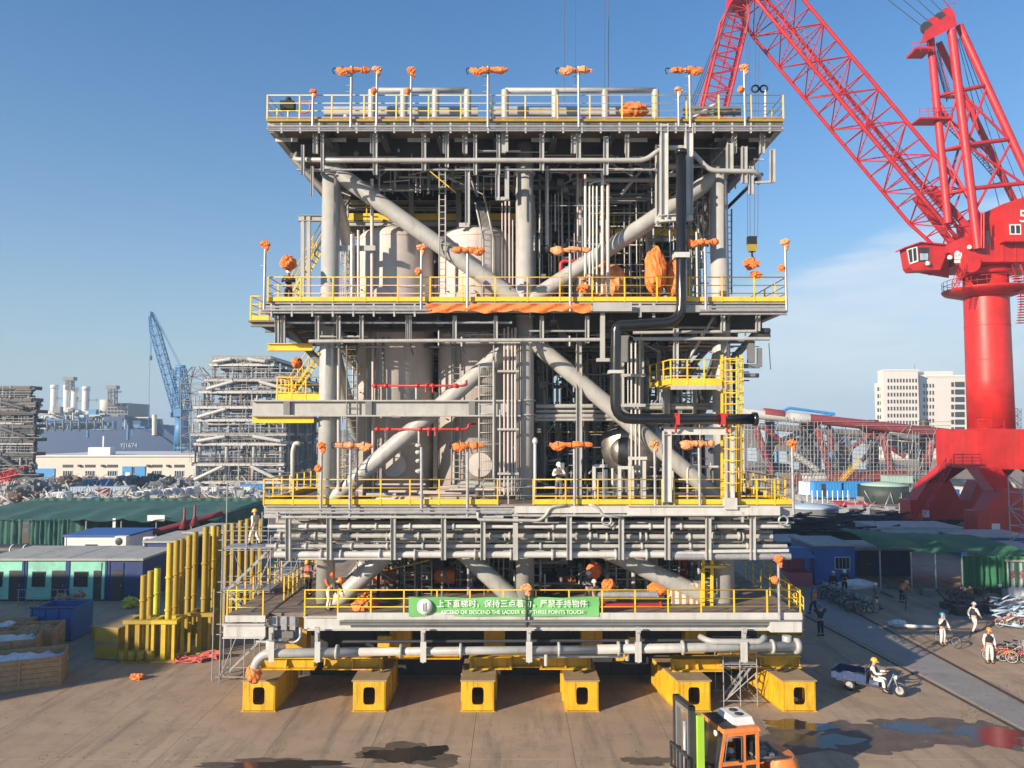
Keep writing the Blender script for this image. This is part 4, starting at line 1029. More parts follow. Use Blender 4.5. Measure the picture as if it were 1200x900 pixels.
# lamp posts with orange wrapped heads
def lamp_bar(px, py, x0, x1, zf, label, group, dy=-.22, m=GALV, seed=1):
    top = F(px, py - 4, dy)
    t = thing('lamp_post', (top.x, top.y, zf), label, 'lamp post', group)
    pole = tube('pole', V(top.x, top.y, zf - .5), top, .065, m, t, 10)
    for k in (.5, .62, .8): bar('step', lerp(V(top.x, top.y, zf), top, k), lerp(V(top.x, top.y, zf), top, k) + V(-.25, 0, 0), .03, .03, m, pole)
    a, b_ = F(x0, py, dy - .1), F(x1, py, dy - .1); r_ = random.Random(seed); n = 12
    b = MB(); pts = [lerp(a, b_, i / n) + V(0, r_.uniform(-.02, .02), r_.uniform(-.025, .025)) for i in range(n + 1)]
    b.path(pts, [max(.05, (.125 + .03 * math.sin(i * 1.3 + seed) + r_.uniform(-.02, .02)) * (0.6 if i in (0, n) else 1)) for i in range(n + 1)], 14)
    b.v = [tuple(Vector(v) + V(r_.uniform(-.022, .022), r_.uniform(-.022, .022), r_.uniform(-.022, .022))) for v in b.v]; b.sm = [False] * len(b.sm)
    tm = TARP if seed % 3 else TARP2
    h = b.build('wrapped_head', tm, t)
    q = lerp(a, b_, r_.choice([.2, .8])); lumpy(q + V(0, -.03, -.1), .26, .15, .15, tm, 'tarpaulin_fold', h, seed)
    for f in (.2, .5, .78): MB().torus(lerp(a, b_, f), (1, 0, 0), .145, .014, 14, 4).build('tie_rope', BLACK, h)
    MB().path([a + V(.15, .1, .1), a + V(-.15, .1, .15), a + V(-.2, .1, 0), a + V(-.1, .1, -.15)], .025, 6, .1).build('cable', BLACK, t)
    return t
def lamp_ball(px, py, zf, label, group, py2=None, dy=-.22, m=GALV, seed=1, r=.17):
    top = F(px, py, dy)
    t = thing('lamp_post', (top.x, top.y, zf), label, 'lamp post', group)
    tube('pole', V(top.x, top.y, zf - .45), top, .06, m, t, 10)
    lumpy(top + V(0, 0, .03), r * 1.1, r * .8, r * .75, TARP if seed % 2 else TARP2, 'wrapped_head', t, seed, amp=.4); lumpy(top + V(.06, -.02, -.16), r * .55, r * .5, r * .8, TARP if seed % 2 else TARP2, 'wrapped_head', t, seed + 3, amp=.4)
    if py2:
        p = F(px - 4, py2, dy); lumpy(p, r * .85, r * .8, r * .85, TARP, 'wrapped_head', t, seed + 7)
    p = lerp(V(top.x, top.y, zf), top, .62); bar('bracket', p, p + V(-.22, 0, .02), .04, .04, m, t)
    return t
gT, g2, g3, g1 = ('wrapped lamp posts on the roof deck', 'wrapped lamp posts on the second deck from the top', 'wrapped lamp posts on the third deck', 'wrapped lamp posts on the lowest deck')
for i, (px, x0, x1) in enumerate(((412, 394, 434), (572, 551, 595), (678, 656, 694), (808, 785, 823))):
    lamp_bar(px, 82, x0, x1, ZT, 'grey post with orange bar-shaped wrapped head, %s from the roof deck\'s left corner' % ORD[i], gT, seed=i + 1)
lamp_ball(442, 82, ZT, 'roof deck post with two orange knobs, beside the first bar-headed post', gT, 107, seed=2)
lamp_ball(482, 83, ZT, 'roof deck post with two orange knobs, left of the first grey pipe portal\'s end', gT, 107, seed=3)
lamp_ball(872, 80, ZT, 'roof deck post with two orange knobs near the right corner', gT, 105, seed=4)
lamp_ball(367, 108, ZT, 'short roof deck post with one small orange knob near the left corner', gT, seed=5, r=.14)
lamp_ball(795, 106, ZT, 'short roof deck post with small orange knob beside the red jib', gT, seed=6, r=.15)
lamp_bar(548, 293, 529, 568, Z2, 'post with orange bar head before the second vessel, second deck from the top', g2, seed=11)
lamp_bar(668, 293, 645, 691, Z2, 'post with sagging orange bar head right of the middle column, upper deck', g2, seed=12)
lamp_bar(826, 284, 804, 842, Z2, 'post with drooping orange wrap beside the right column, upper deck', g2, seed=13)
lamp_ball(494, 291, Z2, 'post with two orange knobs in front of the gap between the vessels', g2, 318, seed=14)
lamp_ball(311, 287, Z2, 'tall post with one orange knob at the upper deck\'s left end', g2, seed=15, r=.17)
lamp_ball(920, 285, Z2, 'tall post with two orange knobs at the upper deck\'s right end', g2, 314, seed=16, r=.17)
lamp_bar(411, 522, 393, 437, Z3, 'third deck post with orange bar head before the left brace foot', g3, seed=21)
lamp_bar(548, 522, 531, 567, Z3, 'third deck post with orange bar head before the second vessel', g3, seed=22)
lamp_bar(673, 521, 644, 694, Z3, 'third deck post with orange bar head under the middle of the right brace', g3, seed=23)
lamp_bar(819, 520, 797, 837, Z3, 'third deck post with rusty orange bar head inside the white goalpost', g3, seed=24)
lamp_ball(377, 523, Z3, 'third deck post with two orange knobs before the left column', g3, 549, seed=25, r=.18)
lamp_ball(767, 521, Z3, 'third deck post with orange knob beside the metal clad vessel', g3, seed=26, r=.18)
lamp_ball(928, 520, Z3, 'third deck post with orange knob at the right end railing', g3, seed=27, r=.18)
lamp_ball(617, 690, Z1, 'dark post with orange knob standing before the green banner', g1, m=DARK, seed=28, r=.19, dy=-.28)
lamp_ball(912, 656, Z1, 'lowest deck post with two orange knobs at the right end', g1, 680, seed=29, r=.18)
t = thing('lamp_post', F(492, 590, -.2), 'third deck post with small bare lamp fittings between the vessels', 'lamp post')
tube('pole', F(494, 600, -.2), F(494, 524, -.2), .07, GALV, t)
for py in (522, 530, 540, 552): lumpy(F(490, py, -.2), .12, .1, .08, WHITE_STEEL, 'fitting', t, py, 8)
t = thing('goose_neck_vent', Q(343, 590, 40), 'white goose-neck vent pipe behind the left yellow railing', 'vent pipe')
MB().path([Q(343, 590, 38), Q(343, 528, 38), Q(346, 519, 38), Q(352, 520, 38)], .11, 10, .3).build('pipe', WHITE_STEEL, t)
t = thing('goose_neck_vent', F(628, 590, .2), 'short white capped vent by the middle column on the third deck', 'vent pipe')
MB().path([F(627, 590, .2), F(627, 516, .2)], .07, 8).build('pipe', WHITE_STEEL, t); lumpy(F(627, 517, .2), .12, .12, .16, WHITE_STEEL, 'cap', t, 4, 10, .05)

def wrapped(px, py, Y, rx, rz, label, seed, ry=None, m=TARP, name='wrapped_equipment', cat='equipment'):
    p = Q(px, py, Y); o = lumpy(p, rx, ry or rx, rz, m, name, seed=seed, n=26, amp=.2); tag(o, label, cat); return o
wrapped(743, 130, YF + 1.5, .62, .36, 'round orange-wrapped machine lying on the roof deck behind the railing', 31)
wrapped(710, 332, 38.5, .95, .95, 'pale orange covered pump behind the vertical pipes on the upper deck', 32, m=TARP2)
wrapped(768, 318, 37.5, .55, 1.1, 'folded orange cover over a valve left of the black riser', 33)
wrapped(790, 328, 38, .5, 1.0, 'tall creased orange cover close beside the black riser', 34)
wrapped(338, 308, YF + 1.2, .38, .32, 'orange barrel-like wrapped lamp above the worker on the upper deck', 35)
wrapped(628, 711, 37.0, .1, .1, 'tiny orange wrapped fitting at the middle column foot', 36)
wrapped(428, 712, YF + 1.4, .62, .55, 'crumpled orange heap on the lowest deck beside the brace foot', 37)
wrapped(696, 668, 38.2, .35, .4, 'dull orange bundle behind the grey ladder on the lowest deck', 38)
wrapped(713, 686, 37.5, .3, .3, 'small bright orange wrapped valve on a stand, lowest deck', 39)
wrapped(771, 690, 37.5, .5, .28, 'torn orange wrapping over fittings beneath the right brace', 40)
wrapped(800, 668, 40, .4, .9, 'hanging red-orange hose bundle behind the right brace', 41, m=REDPIPE)
wrapped(348, 425, YF + 4, .27, .25, 'rusty orange wrapped lamp above the left yellow landing', 42)
wrapped(362, 476, YF + 4, .2, .2, 'small rust coloured bundle on the left yellow landing', 43)
t = thing('red_pipe_spool', Q(745, 719, YF + 1.5), 'glossy red pipe spool lying on the lowest deck behind the railing', 'pipe')
p0, p1 = Q(704, 714, YF + 1.6), Q(773, 714, YF + 1.6)
tube('barrel', p0, p1, .26, REDPIPE, t, 18); tube('flange', p1, p1 + V(.1, 0, 0), .36, REDPIPE, t, 18); tube('flange', p0 - V(.1, 0, 0), p0, .36, REDPIPE, t, 18)
for px, w in ((800, .5), (816, .45), (828, .4)):
    p = Q(px, 722, YF + 2.2); t = thing('timber_crate', p, 'pale plywood crate on the lowest deck, %s from the brace foot' % {800: 'farthest', 816: 'middle', 828: 'nearest'}[px], 'crate', 'plywood crates on the lowest deck')
    box('body', (p.x - w, p.y, Z1), (p.x + w * .6, p.y + .7, Z1 + .95), CREAM, t)
    for k in range(3): box('batten', (p.x - w + k * w * .65, p.y - .03, Z1 + .02), (p.x - w + k * w * .65 + .1, p.y - .003, Z1 + .93), WOOD, t)
# black instrument on the roof, left corner
t = thing('instrument_box', F(337, 139, 1), 'black instrument box on a short stand at the roof deck\'s left corner', 'equipment')
p = F(338, 128, 1); box('case', p - V(.35, .2, .05), p + V(.3, .2, .35), BLACK, t); tube('stand', V(p.x, p.y, ZT), p, .06, WHITE_STEEL, t); MB().lathe([(.12, 0), (.16, .1), (.1, .22)], 12, Matrix.Translation(p + V(0, 0, .35))).build('dome', BLACK, t)
MB().torus(p + V(.75, 0, .1), (0, 1, 0), .28, .04, 16, 6).build('cable_coil', C_PINK, t)
t = thing('cable_reel', F(886, 139, .8), 'two black cable rings hung on a post at the roof deck\'s right corner', 'cable')
for px in (885, 895): MB().torus(F(px, 104, .6), (.2, 1, 0), .16, .045, 16, 6).build('coil', BLACK, t)
tube('post', F(897, 139, .6), F(897, 106, .6), .06, WHITE_STEEL, t)
# long orange sheet tied under the upper deck railing
b = MB(); n, mm = 60, 5; r_ = random.Random(9); vs = []
for i in range(n + 1):
    for k in range(mm + 1):
        px = 499 + 194 * i / n; sag = 1.2 * math.sin(i * .35) + .8 * math.sin(i * .9 + 1)
        p = F(px, 356 + (9.5 + sag) * k / mm, -.24 - .06 * math.sin(i * .7 + k * 1.1) - .03 * r_.random()); vs.append(p)
b.add(vs, [(i * (mm + 1) + k, (i + 1) * (mm + 1) + k, (i + 1) * (mm + 1) + k + 1, i * (mm + 1) + k + 1) for i in range(n) for k in range(mm)], True)
vs2 = [v + V(0, .012, 0) for v in vs]; b.add(vs2, [(i * (mm + 1) + k + 1, (i + 1) * (mm + 1) + k + 1, (i + 1) * (mm + 1) + k, i * (mm + 1) + k) for i in range(n) for k in range(mm)], True)
tag(b.build('orange_sheet', TARP), 'long creased orange tarpaulin strip tied along the upper deck edge', 'tarpaulin')
# green safety banner
ban = thing('banner', F(590, 711, -.12), 'green safety banner with white lettering tied to the lowest railing', 'banner')
n, mm = 50, 6; b = MB()
def banp(u, v, off=0.0):
    px = 479 + 223 * u; py = 699.5 + 23 * v - 2.2 * math.sin(math.pi * u) * (1 - v) * -0.4 + (1 - v) * .6 * math.sin(u * 25)
    return F(px, py, -.13 - .035 * math.sin(u * 17 + v * 2) - .03 * math.sin(u * 6 - v * 3) - off)
vs = [banp(i / n, k / mm) for i in range(n + 1) for k in range(mm + 1)]
b.add(vs, [(i * (mm + 1) + k, (i + 1) * (mm + 1) + k, (i + 1) * (mm + 1) + k + 1, i * (mm + 1) + k + 1) for i in range(n) for k in range(mm)], True)
b.build('cloth', BANNER, ban)
dep = F(590, 711, -.235).y
text_on('上下直梯时，保持三点着力，严禁手持物件', V(fx(600, 708), dep, Z(708, dep)), .36, PRINT, ban, 'lettering', sx=.97)
text_on('ASCEND OR DESCEND THE LADDER KEEP THREE POINTS TOUCH', V(fx(600, 717.5), dep, Z(717.5, dep)), .235, PRINT, ban, 'lettering', sx=.9)
p = V(fx(498.5, 711), dep, Z(711, dep)); MB().lathe([(.34, 0), (.34, .006), (0.01, .007)], 28, Matrix.Translation(p) @ Matrix.Rotation(R(90), 4, 'X')).build('emblem_disc', PRINT, ban)
for dx, h in ((-.04, .3), (.06, .38)): box('emblem_figure', p + V(dx - .04, -.014, -h / 2), p + V(dx + .03, -.008, h / 2), GREY, ban)
box('emblem_figure', p + V(-.1, -.013, -.2), p + V(.14, -.0085, -.16), GREY, ban)

# ================================================================== SKID BEAMS AND GRILLAGE
SK_H = Z(797, YF)
def skid(px, label, dirx=0.0, w=1.42):
    y0, y1 = YF, 38.2; xc = X(px, YF) / 1.02; h = SK_H
    t = thing('skid_beam', (xc, y0, 0), label, 'skid beam', 'yellow skid beams under the module')
    # hollow box with an oval slot through its end plate
    def pt(x, y, z): return V(xc + x + dirx * (y - y0), y, z)
    for x in (-w / 2, w / 2 - .05):
        MB().hull8([pt(x, y0 + .02, 0.03), pt(x + .05, y0 + .02, .03), pt(x + .05, y1, .03), pt(x, y1, .03), pt(x, y0 + .02, h - .06), pt(x + .05, y0 + .02, h - .06), pt(x + .05, y1, h - .06), pt(x, y1, h - .06)]).build('web', SKIDYEL, t)
    MB().hull8([pt(-w / 2 - .06, y0 - .03, h - .06), pt(w / 2 + .06, y0 - .03, h - .06), pt(w / 2 + .06, y1, h - .06), pt(-w / 2 - .06, y1, h - .06), pt(-w / 2 - .06, y0 - .03, h), pt(w / 2 + .06, y0 - .03, h), pt(w / 2 + .06, y1, h), pt(-w / 2 - .06, y1, h)]).build('top_flange', mat_dusty, t)
    MB().hull8([pt(-w / 2 - .06, y0 - .03, 0.006), pt(w / 2 + .06, y0 - .03, 0.006), pt(w / 2 + .06, y1, 0.006), pt(-w / 2 - .06, y1, 0.006), pt(-w / 2 - .06, y0 - .03, .03), pt(w / 2 + .06, y0 - .03, .03), pt(w / 2 + .06, y1, .03), pt(-w / 2 - .06, y1, .03)]).build('bottom_flange', SKIDYEL, t)
    # end plate with rounded slot
    sw, sh, cz = .26, .44, h * .5; n = 32; vs = []
    for k in range(n):
        a = 2 * math.pi * k / n
        ca, sa = math.cos(a), math.sin(a)
        e = lambda v, p: math.copysign(abs(v) ** p, v)
        vs.append((e(ca, .42) * sw, cz + e(sa, .42) * sh * .86))
    outer = []
    for k in range(n):
        a = 2 * math.pi * k / n; ca, sa = math.cos(a), math.sin(a); s = 1 / max(abs(ca), abs(sa))
        outer.append((ca * s * (w / 2 - .051), cz + sa * s * (h / 2 - .064) ))
    b = MB(); allv = [pt(x, y0, z) for x, z in vs] + [pt(x, y0, z) for x, z in outer] + [pt(x, y0 + .05, z) for x, z in vs]
    fs = [(k, (k + 1) % n, n + (k + 1) % n, n + k) for k in range(n)] + [(k, 2 * n + k, 2 * n + (k + 1) % n, (k + 1) % n) for k in range(n)]
    b.add(allv, fs).build('end_plate', SKIDYEL, t)
    b = MB()
    for k in range(1, 3):
        y = y0 + k * 1.2
        for s in (-1, 1):
            x = s * (w / 2 + .004); b.prism([pt(x, y, .05), pt(x + s * .1, y, .05), pt(x + s * .1, y, h - .08), pt(x, y, h - .08)], (0, .04, 0))
    b.build('stiffener', SKIDYEL, t)
    return t
mat_dusty = mat('dusty_yellow_top', (0.30, 0.215, 0.12), 0.8, var=0.2, dirt=(0.5, 0.32, 0.04), dirt_amt=0.4)
names = ['left end skid beam, with the wrapped white pipe bend above', 'second skid beam from the left', 'third skid beam, left of the middle gap', 'fourth skid beam, before the middle of the banner\'s right end', 'fifth skid beam, behind the forklift and left of the small scaffold', 'right end skid beam, with a red bucket at its corner']
for px, d_, nm in ((304, 0.0, 0), (433, 0, 1), (560, 0, 2), (682, 0, 3), (813, -.14, 4), (936, -.12, 5)):
    skid(px, 'yellow box ' + names[nm], d_)
dk = thing('light_block_beam', (0.6, 40, 0), 'dark beams added to keep the space under the module black', 'support beams')  # added, unseen: stops sun between the skids so the underside stays black
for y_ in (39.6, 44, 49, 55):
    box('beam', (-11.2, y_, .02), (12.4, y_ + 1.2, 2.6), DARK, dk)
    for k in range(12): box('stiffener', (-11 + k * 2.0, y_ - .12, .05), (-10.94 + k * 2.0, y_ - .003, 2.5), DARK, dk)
gl = thing('grillage', (0.6, YF + 2.6, SK_H), 'yellow cross beams lying between the skid beams and the lowest deck', 'support beams')
zg1 = Z(770, 36.2) - .2
for a, b_, yy in ((303, 371, 1.75), (380, 449, 1.75), (550, 600, 1.8), (598, 640, 2.1), (632, 692, 1.8), (786, 846, 1.5), (842, 936, 2.0), (455, 540, 3.4), (303, 940, 7.5)):
    p, q = Q(a, 776, YF + yy), Q(b_, 776, YF + yy)
    zt = zg1 + .25; g_ = MB(); x0, x1 = p.x, q.x; y = YF + yy
    ibeam('cross_beam', V(x0, y, (SK_H + zt) / 2 + .005), V(x1, y, (SK_H + zt) / 2 + .005), .7, zt - SK_H, SKIDYEL, gl)
    k = max(2, int((x1 - x0) / 1.3))
    for i in range(k + 1):
        x = x0 + .05 + (x1 - x0 - .15) * i / k
        MB().prism([V(x, y - .35, SK_H + .1), V(x, y - .06, SK_H + .1), V(x, y - .06, zt - .12), V(x, y - .2, zt - .12)], (.05, 0, 0)).build('gusset', SKIDYEL, gl)
for px in (460, 578, 700, 830, 330): box('pack', (X(px, YF) - .5, YF + 3, zg1), (X(px, YF) + .5, YF + 3.8, Z1 - .72), SKIDYEL, gl)
for px, py, dy in ((730, 768, 2.4), (450, 752, 2.2), (745, 753, 2.5), (880, 760, 1.7)): box('pack', Q(px, py, YF + dy) - V(.3, 0, .25), Q(px, py, YF + dy) + V(.3, .4, .25), SKIDYEL, gl)
lumpy_o = None
# small scaffold by the right end
def scaffold(x0, x1, y0, y1, z0, levels, lift, label, nm='scaffold_tower', planks=(), stairz=True, m=GALV):
    t = thing(nm, ((x0 + x1) / 2, (y0 + y1) / 2, z0), label, 'scaffold')
    H = levels * lift
    for x in (x0, (x0 + x1) / 2, x1):
        for y in (y0, y1): tube('standard', V(x, y, z0), V(x, y, z0 + H + 1.0), .026, m, t, 6)
    for k in range(0, levels + 1):
        z = z0 + .25 + k * lift
        for y in (y0, y1):
            tube('ledger', V(x0 - .2, y, z), V(x1 + .2, y, z), .024, m, t, 6)
            if k: tube('ledger', V(x0 - .2, y, z + .5), V(x1 + .2, y, z + .5), .022, m, t, 6); 
            if k == levels: tube('guard_rail', V(x0 - .1, y, z + .95), V(x1 + .1, y, z + .95), .022, m, t, 6)
        for x in (x0, (x0 + x1) / 2, x1): tube('transom', V(x, y0 - .15, z + .05), V(x, y1 + .15, z + .05), .024, m, t, 6)
        if k in planks:
            nb = 4
            for i in range(nb): box('plank', (x0, y0 + (y1 - y0) * i / nb + .01, z + .08), (x1, y0 + (y1 - y0) * (i + 1) / nb - .01, z + .12), GALV, t)
        if stairz and k < levels:
            s = 1 if k % 2 == 0 else -1
            a, b_ = (x0 + .15, x1 - .15) if s > 0 else (x1 - .15, x0 + .15)
            stair(V(a, (y0 * .7 + y1 * .3), z), V(b_, (y0 * .7 + y1 * .3), z + lift), .5, m, t, (0, 1, 0))
    tube('brace', V(x0, y0, z0 + .2), V(x1, y0, z0 + H), .022, m, t, 6); tube('brace', V(x1, y1, z0 + .2), V(x0, y1, z0 + H), .022, m, t, 6)
    return t
p = G(868, 828); scaffold(p.x - .75, p.x + .75, p.y, p.y + 1.4, 0, 1, 1.5, 'small tubular scaffold with stair between the two right skid beams', planks=(1,))
pa, pb = G(254, 798), G(312, 770)
st = scaffold(pa.x + .2, pa.x + 2.6, pa.y - .2, pa.y + 1.3, 0, 3, 2.05, 'grey scaffold stair tower at the module\'s left end', planks=(1, 2, 3))
for px, py0, py1, yy in ((246, 800, 690, 0), (253, 800, 620, .3), (262, 790, 565, 1), (318, 770, 600, 2)):
    q = G(px, py0); tube('standard', V(q.x, pa.y + yy, 0), V(q.x, pa.y + yy, Q(px, py1, pa.y + yy).z), .03, GALV, st, 6)
pc = V(pa.x + 1.0, pa.y + 4.5, 0)
scaffold(pc.x, pc.x + 2.6, pc.y, pc.y + 1.8, 0, 4, 2.0, 'taller grey scaffold stair with working platform behind the left stair tower', planks=(2, 4))
bk = thing('fire_bucket', G(933, 829), 'small red fire bucket and white cap beside the right skid beam', 'bucket')
p = G(933, 829); MB().lathe([(.12, 0), (.17, .3), (.18, .31)], 16, Matrix.Translation(p)).build('pail', REDPIPE, bk); lumpy(p + V(-.05, 0, .34), .13, .12, .08, C_WHITE, 'lid', bk, 2, 10); MB().path([p + V(-.17, 0, .3), p + V(-.1, 0, .45), p + V(.1, 0, .45), p + V(.17, 0, .3)], .012, 5, .1).build('handle', GALV, bk)
# ================================================================== PEOPLE
def skinmesh(name, chains, m, parent, M, root=0, sub=2):
    """chains: list of lists of (point, radius); first chain starts at the root. Points given again join there"""
    vs, es, rad, idx = [], [], [], {}
    def key(p): return tuple(round(c, 4) for c in p)
    for ch in chains:
        prev = None
        for p, r in ch:
            k = key(p)
            if k not in idx: idx[k] = len(vs); vs.append(p); rad.append(r)
            i = idx[k]
            if prev is not None and prev != i: es.append((prev, i))
            prev = i
    me = bpy.data.meshes.new(name); me.from_pydata([tuple(v) for v in vs], es, []); me.materials.append(m)
    o = put(name, me, M, parent)
    md = o.modifiers.new('skin', 'SKIN'); md.use_smooth_shade = True
    lay = me.skin_vertices[0].data if me.skin_vertices else None
    if lay is None:
        bpy.context.view_layer.update(); lay = me.skin_vertices[0].data
    for i, r in enumerate(rad): lay[i].radius = (r, r) if not isinstance(r, tuple) else r
    for i in range(len(vs)): lay[i].use_root = (i == root)
    if sub: s = o.modifiers.new('smooth', 'SUBSURF'); s.levels = sub; s.render_levels = sub
    return o
def person(loc, yaw, label, shirt, vest, trousers, helmet, pose='stand', s=1.0, group=None, hips=None):
    """local frame: faces +y, x to its right; loc = ground point under the feet (or seat for pose 'ride')"""
    J = dict(pel=(0, 0, .95), wst=(0, 0, 1.1), chest=(0, .0, 1.32), nk=(0, .0, 1.48), hd=(0, .03, 1.63), top=(0, .02, 1.72),
             shl=(-.19, 0, 1.42), shr=(.19, 0, 1.42), ell=(-.25, -.02, 1.14), elr=(.25, -.02, 1.14), wrl=(-.26, .08, .9), wrr=(.26, .08, .9),
             hpl=(-.095, 0, .9), hpr=(.095, 0, .9), knl=(-.11, .03, .5), knr=(.11, .03, .5), anl=(-.12, -.02, .09), anr=(.12, -.02, .09))
    J = {k: Vector(v) for k, v in J.items()}
    def upper(dy, dz, lean):
        for k in ('wst', 'chest', 'nk', 'hd', 'top', 'shl', 'shr', 'ell', 'elr', 'wrl', 'wrr'):
            v = J[k]; h = v.z - .95
            J[k] = Vector((v.x, v.y * math.cos(lean) + h * math.sin(lean) + dy, .95 + h * math.cos(lean) - v.y * math.sin(lean) + dz))
    if pose == 'walk':
        J['knl'] = V(-.1, .2, .52); J['anl'] = V(-.11, .27, .1); J['knr'] = V(.1, -.02, .48); J['anr'] = V(.11, -.3, .14)
        J['ell'] = V(-.27, -.14, 1.17); J['wrl'] = V(-.26, -.05, .93); J['elr'] = V(.27, .08, 1.16); J['wrr'] = V(.22, .26, 1.02)
    elif pose == 'face':   # one hand raised to the face, the other low on a handlebar
        J['elr'] = V(.33, .1, 1.2); J['wrr'] = V(.12, .2, 1.5); J['ell'] = V(-.33, .06, 1.16); J['wrl'] = V(-.2, .3, .98)
    elif pose == 'handshead':
        J['ell'] = V(-.42, .02, 1.5); J['elr'] = V(.42, .02, 1.5); J['wrl'] = V(-.18, -.04, 1.66); J['wrr'] = V(.18, -.04, 1.66)
    elif pose == 'work':
        J['ell'] = V(-.28, .14, 1.18); J['elr'] = V(.28, .14, 1.18); J['wrl'] = V(-.14, .36, 1.24); J['wrr'] = V(.14, .36, 1.24); J['hd'] = V(0, .07, 1.62); J['top'] = V(0, .08, 1.71)
    elif pose == 'bend':
        upper(0, -.02, R(52)); J['knl'].y = .08; J['knr'].y = .08
        J['ell'] = J['shl'] + V(-.05, .12, -.27); J['elr'] = J['shr'] + V(.05, .12, -.27); J['wrl'] = J['ell'] + V(.06, .14, -.2); J['wrr'] = J['elr'] + V(-.06, .14, -.2)
    elif pose == 'ride':
        dz = -.33
        for k in J: J[k] = J[k] + V(0, 0, dz) if k not in ('anl', 'anr', 'knl', 'knr') else J[k]
        J['knl'] = V(-.17, .42, .62); J['knr'] = V(.17, .42, .62); J['anl'] = V(-.17, .45, .2); J['anr'] = V(.17, .45, .2)
        J['ell'] = V(-.27, .14, .86); J['elr'] = V(.27, .14, .86); J['wrl'] = V(-.24, .44, .92); J['wrr'] = V(.24, .44, .92)
    elif pose == 'kneel':
        dz = -.42
        for k in J: J[k] = J[k] + V(0, 0, dz) if k not in ('anl', 'anr', 'knl', 'knr') else J[k]
        J['knl'] = V(-.13, .38, .5); J['anl'] = V(-.13, .33, .09); J['knr'] = V(.13, .1, .08); J['anr'] = V(.13, -.3, .12)
        J['ell'] = J['shl'] + V(-.06, .15, -.25); J['elr'] = J['shr'] + V(.06, .15, -.25); J['wrl'] = J['ell'] + V(.1, .22, .05); J['wrr'] = J['elr'] + V(-.1, .22, .05)
    M = Matrix.Translation(Vector(loc)) @ Matrix.Rotation(yaw, 4, 'Z') @ Matrix.Scale(s, 4)
    t = put('person', None, Matrix.Translation(Vector(loc)) @ Matrix.Rotation(yaw, 4, 'Z')); tag(t, label, 'person', group)
    hd = (J['top'] - J['nk']).normalized(); fwd = V(0, 1, 0); fwd = (fwd - hd * fwd.dot(hd)).normalized(); side = fwd.cross(hd)
    chains = [[(J['pel'], .13), (J['wst'], .12), (J['chest'], .145), (J['nk'], .062), (J['hd'], .095), (J['top'], .085)],
              [(J['hd'], .095), (J['hd'] + fwd * .115 - hd * .015, .018)]]
    for sd in ('l', 'r'):
        chains.append([(J['chest'], .145), (J['sh' + sd], .07), (J['el' + sd], .045), (J['wr' + sd], .03)])
        chains.append([(J['pel'], .13), (J['hp' + sd], .09), (J['kn' + sd], .058), (J['an' + sd], .042), (J['an' + sd] + V(0, .15, -.05), .035)])
        d = (J['wr' + sd] - J['el' + sd]).normalized(); u = d.cross(V(0, 0, 1)); u = u.normalized() if u.length > .05 else V(0, 1, 0); w = u.cross(d)
        if 0 < d.z: w = -w
        palm = J['wr' + sd] + d * .08
        chains.append([(J['wr' + sd], .03), (palm, .034)])
        for f, L in ((-.028, .07), (-.01, .085), (.01, .08), (.028, .062)):
            k1 = palm + d * (L * .55) + u * f * 1.2 + w * -.012; chains.append([(palm, .034), (k1, .0095), (k1 + d * L * .35 - w * .03, .008)])
        th = palm - d * .05 + u * (.045 if sd == 'l' else -.045); chains.append([(palm, .034), (th, .011), (th + d * .045 - w * .015, .009)])
    skinmesh('body', chains, SKIN, t, M, 0, 1)
    eb = MB()
    for k in (-1, 1):
        c = J['hd'] + fwd * .085 + hd * .012 + side * .034 * k; eb.lathe([(.002, -.011), (.011, 0), (.002, .011)], 6, Matrix.Translation(c))
    c = J['hd'] + fwd * .088 - hd * .055; eb.box(c - V(.025, .008, .006), c + V(.025, .008, .006))
    put('eyes', eb.mesh('eyes', BLACK), M, t)
    b = lambda k, z=V(0, 0, 0): J[k] + z
    skinmesh('jacket', [[(J['wst'] + V(0, 0, -.12), .155), (J['wst'], .15), (J['chest'], .17), (J['nk'] - hd * .04, .085)]] + [[(J['chest'], .17), (J['sh' + sd], .092), (J['el' + sd], .068), (lerp(J['el' + sd], J['wr' + sd], .95), .052)] for sd in 'lr'], shirt, t, M, 0, 1)
    if vest: skinmesh('vest', [[(J['wst'] + V(0, 0, -.08), .175), (J['wst'], .172), (J['chest'], .19), (J['chest'] + (J['nk'] - J['chest']) * .62, .15)], [(J['chest'], .19), (lerp(J['chest'], J['shl'], .8), .11)], [(J['chest'], .19), (lerp(J['chest'], J['shr'], .8), .11)]], vest, t, M, 0, 1)
    skinmesh('trousers', [[(J['pel'] + V(0, 0, .08), .15), (J['pel'], .15)]] + [[(J['pel'], .15), (J['hp' + sd], .112), (J['kn' + sd], .085), (lerp(J['kn' + sd], J['an' + sd], .9), .07)] for sd in 'lr'], trousers, t, M, 0, 1)
    for sd in 'lr':
        a = J['an' + sd]; sb = MB(); sb.hull8([a + V(-.05, -.09, -.09), a + V(.05, -.09, -.09), a + V(.055, .19, -.09), a + V(-.055, .19, -.09), a + V(-.04, -.08, .02), a + V(.04, -.08, .02), a + V(.035, .17, -.045), a + V(-.035, .17, -.045)])
        put('boot', sb.mesh('boot', BLACK), M, t)
    Mh = Matrix(((side.x, fwd.x, hd.x, 0), (side.y, fwd.y, hd.y, 0), (side.z, fwd.z, hd.z, 0), (0, 0, 0, 1))); Mh.translation = J['hd'] + hd * .045
    hb = MB().lathe([(.135, -.005), (.15, 0), (.135, .02), (.13, .06), (.105, .115), (.05, .15), (.005, .158)], 18, Mh @ Matrix.Diagonal((.93, 1.08, 1, 1)))
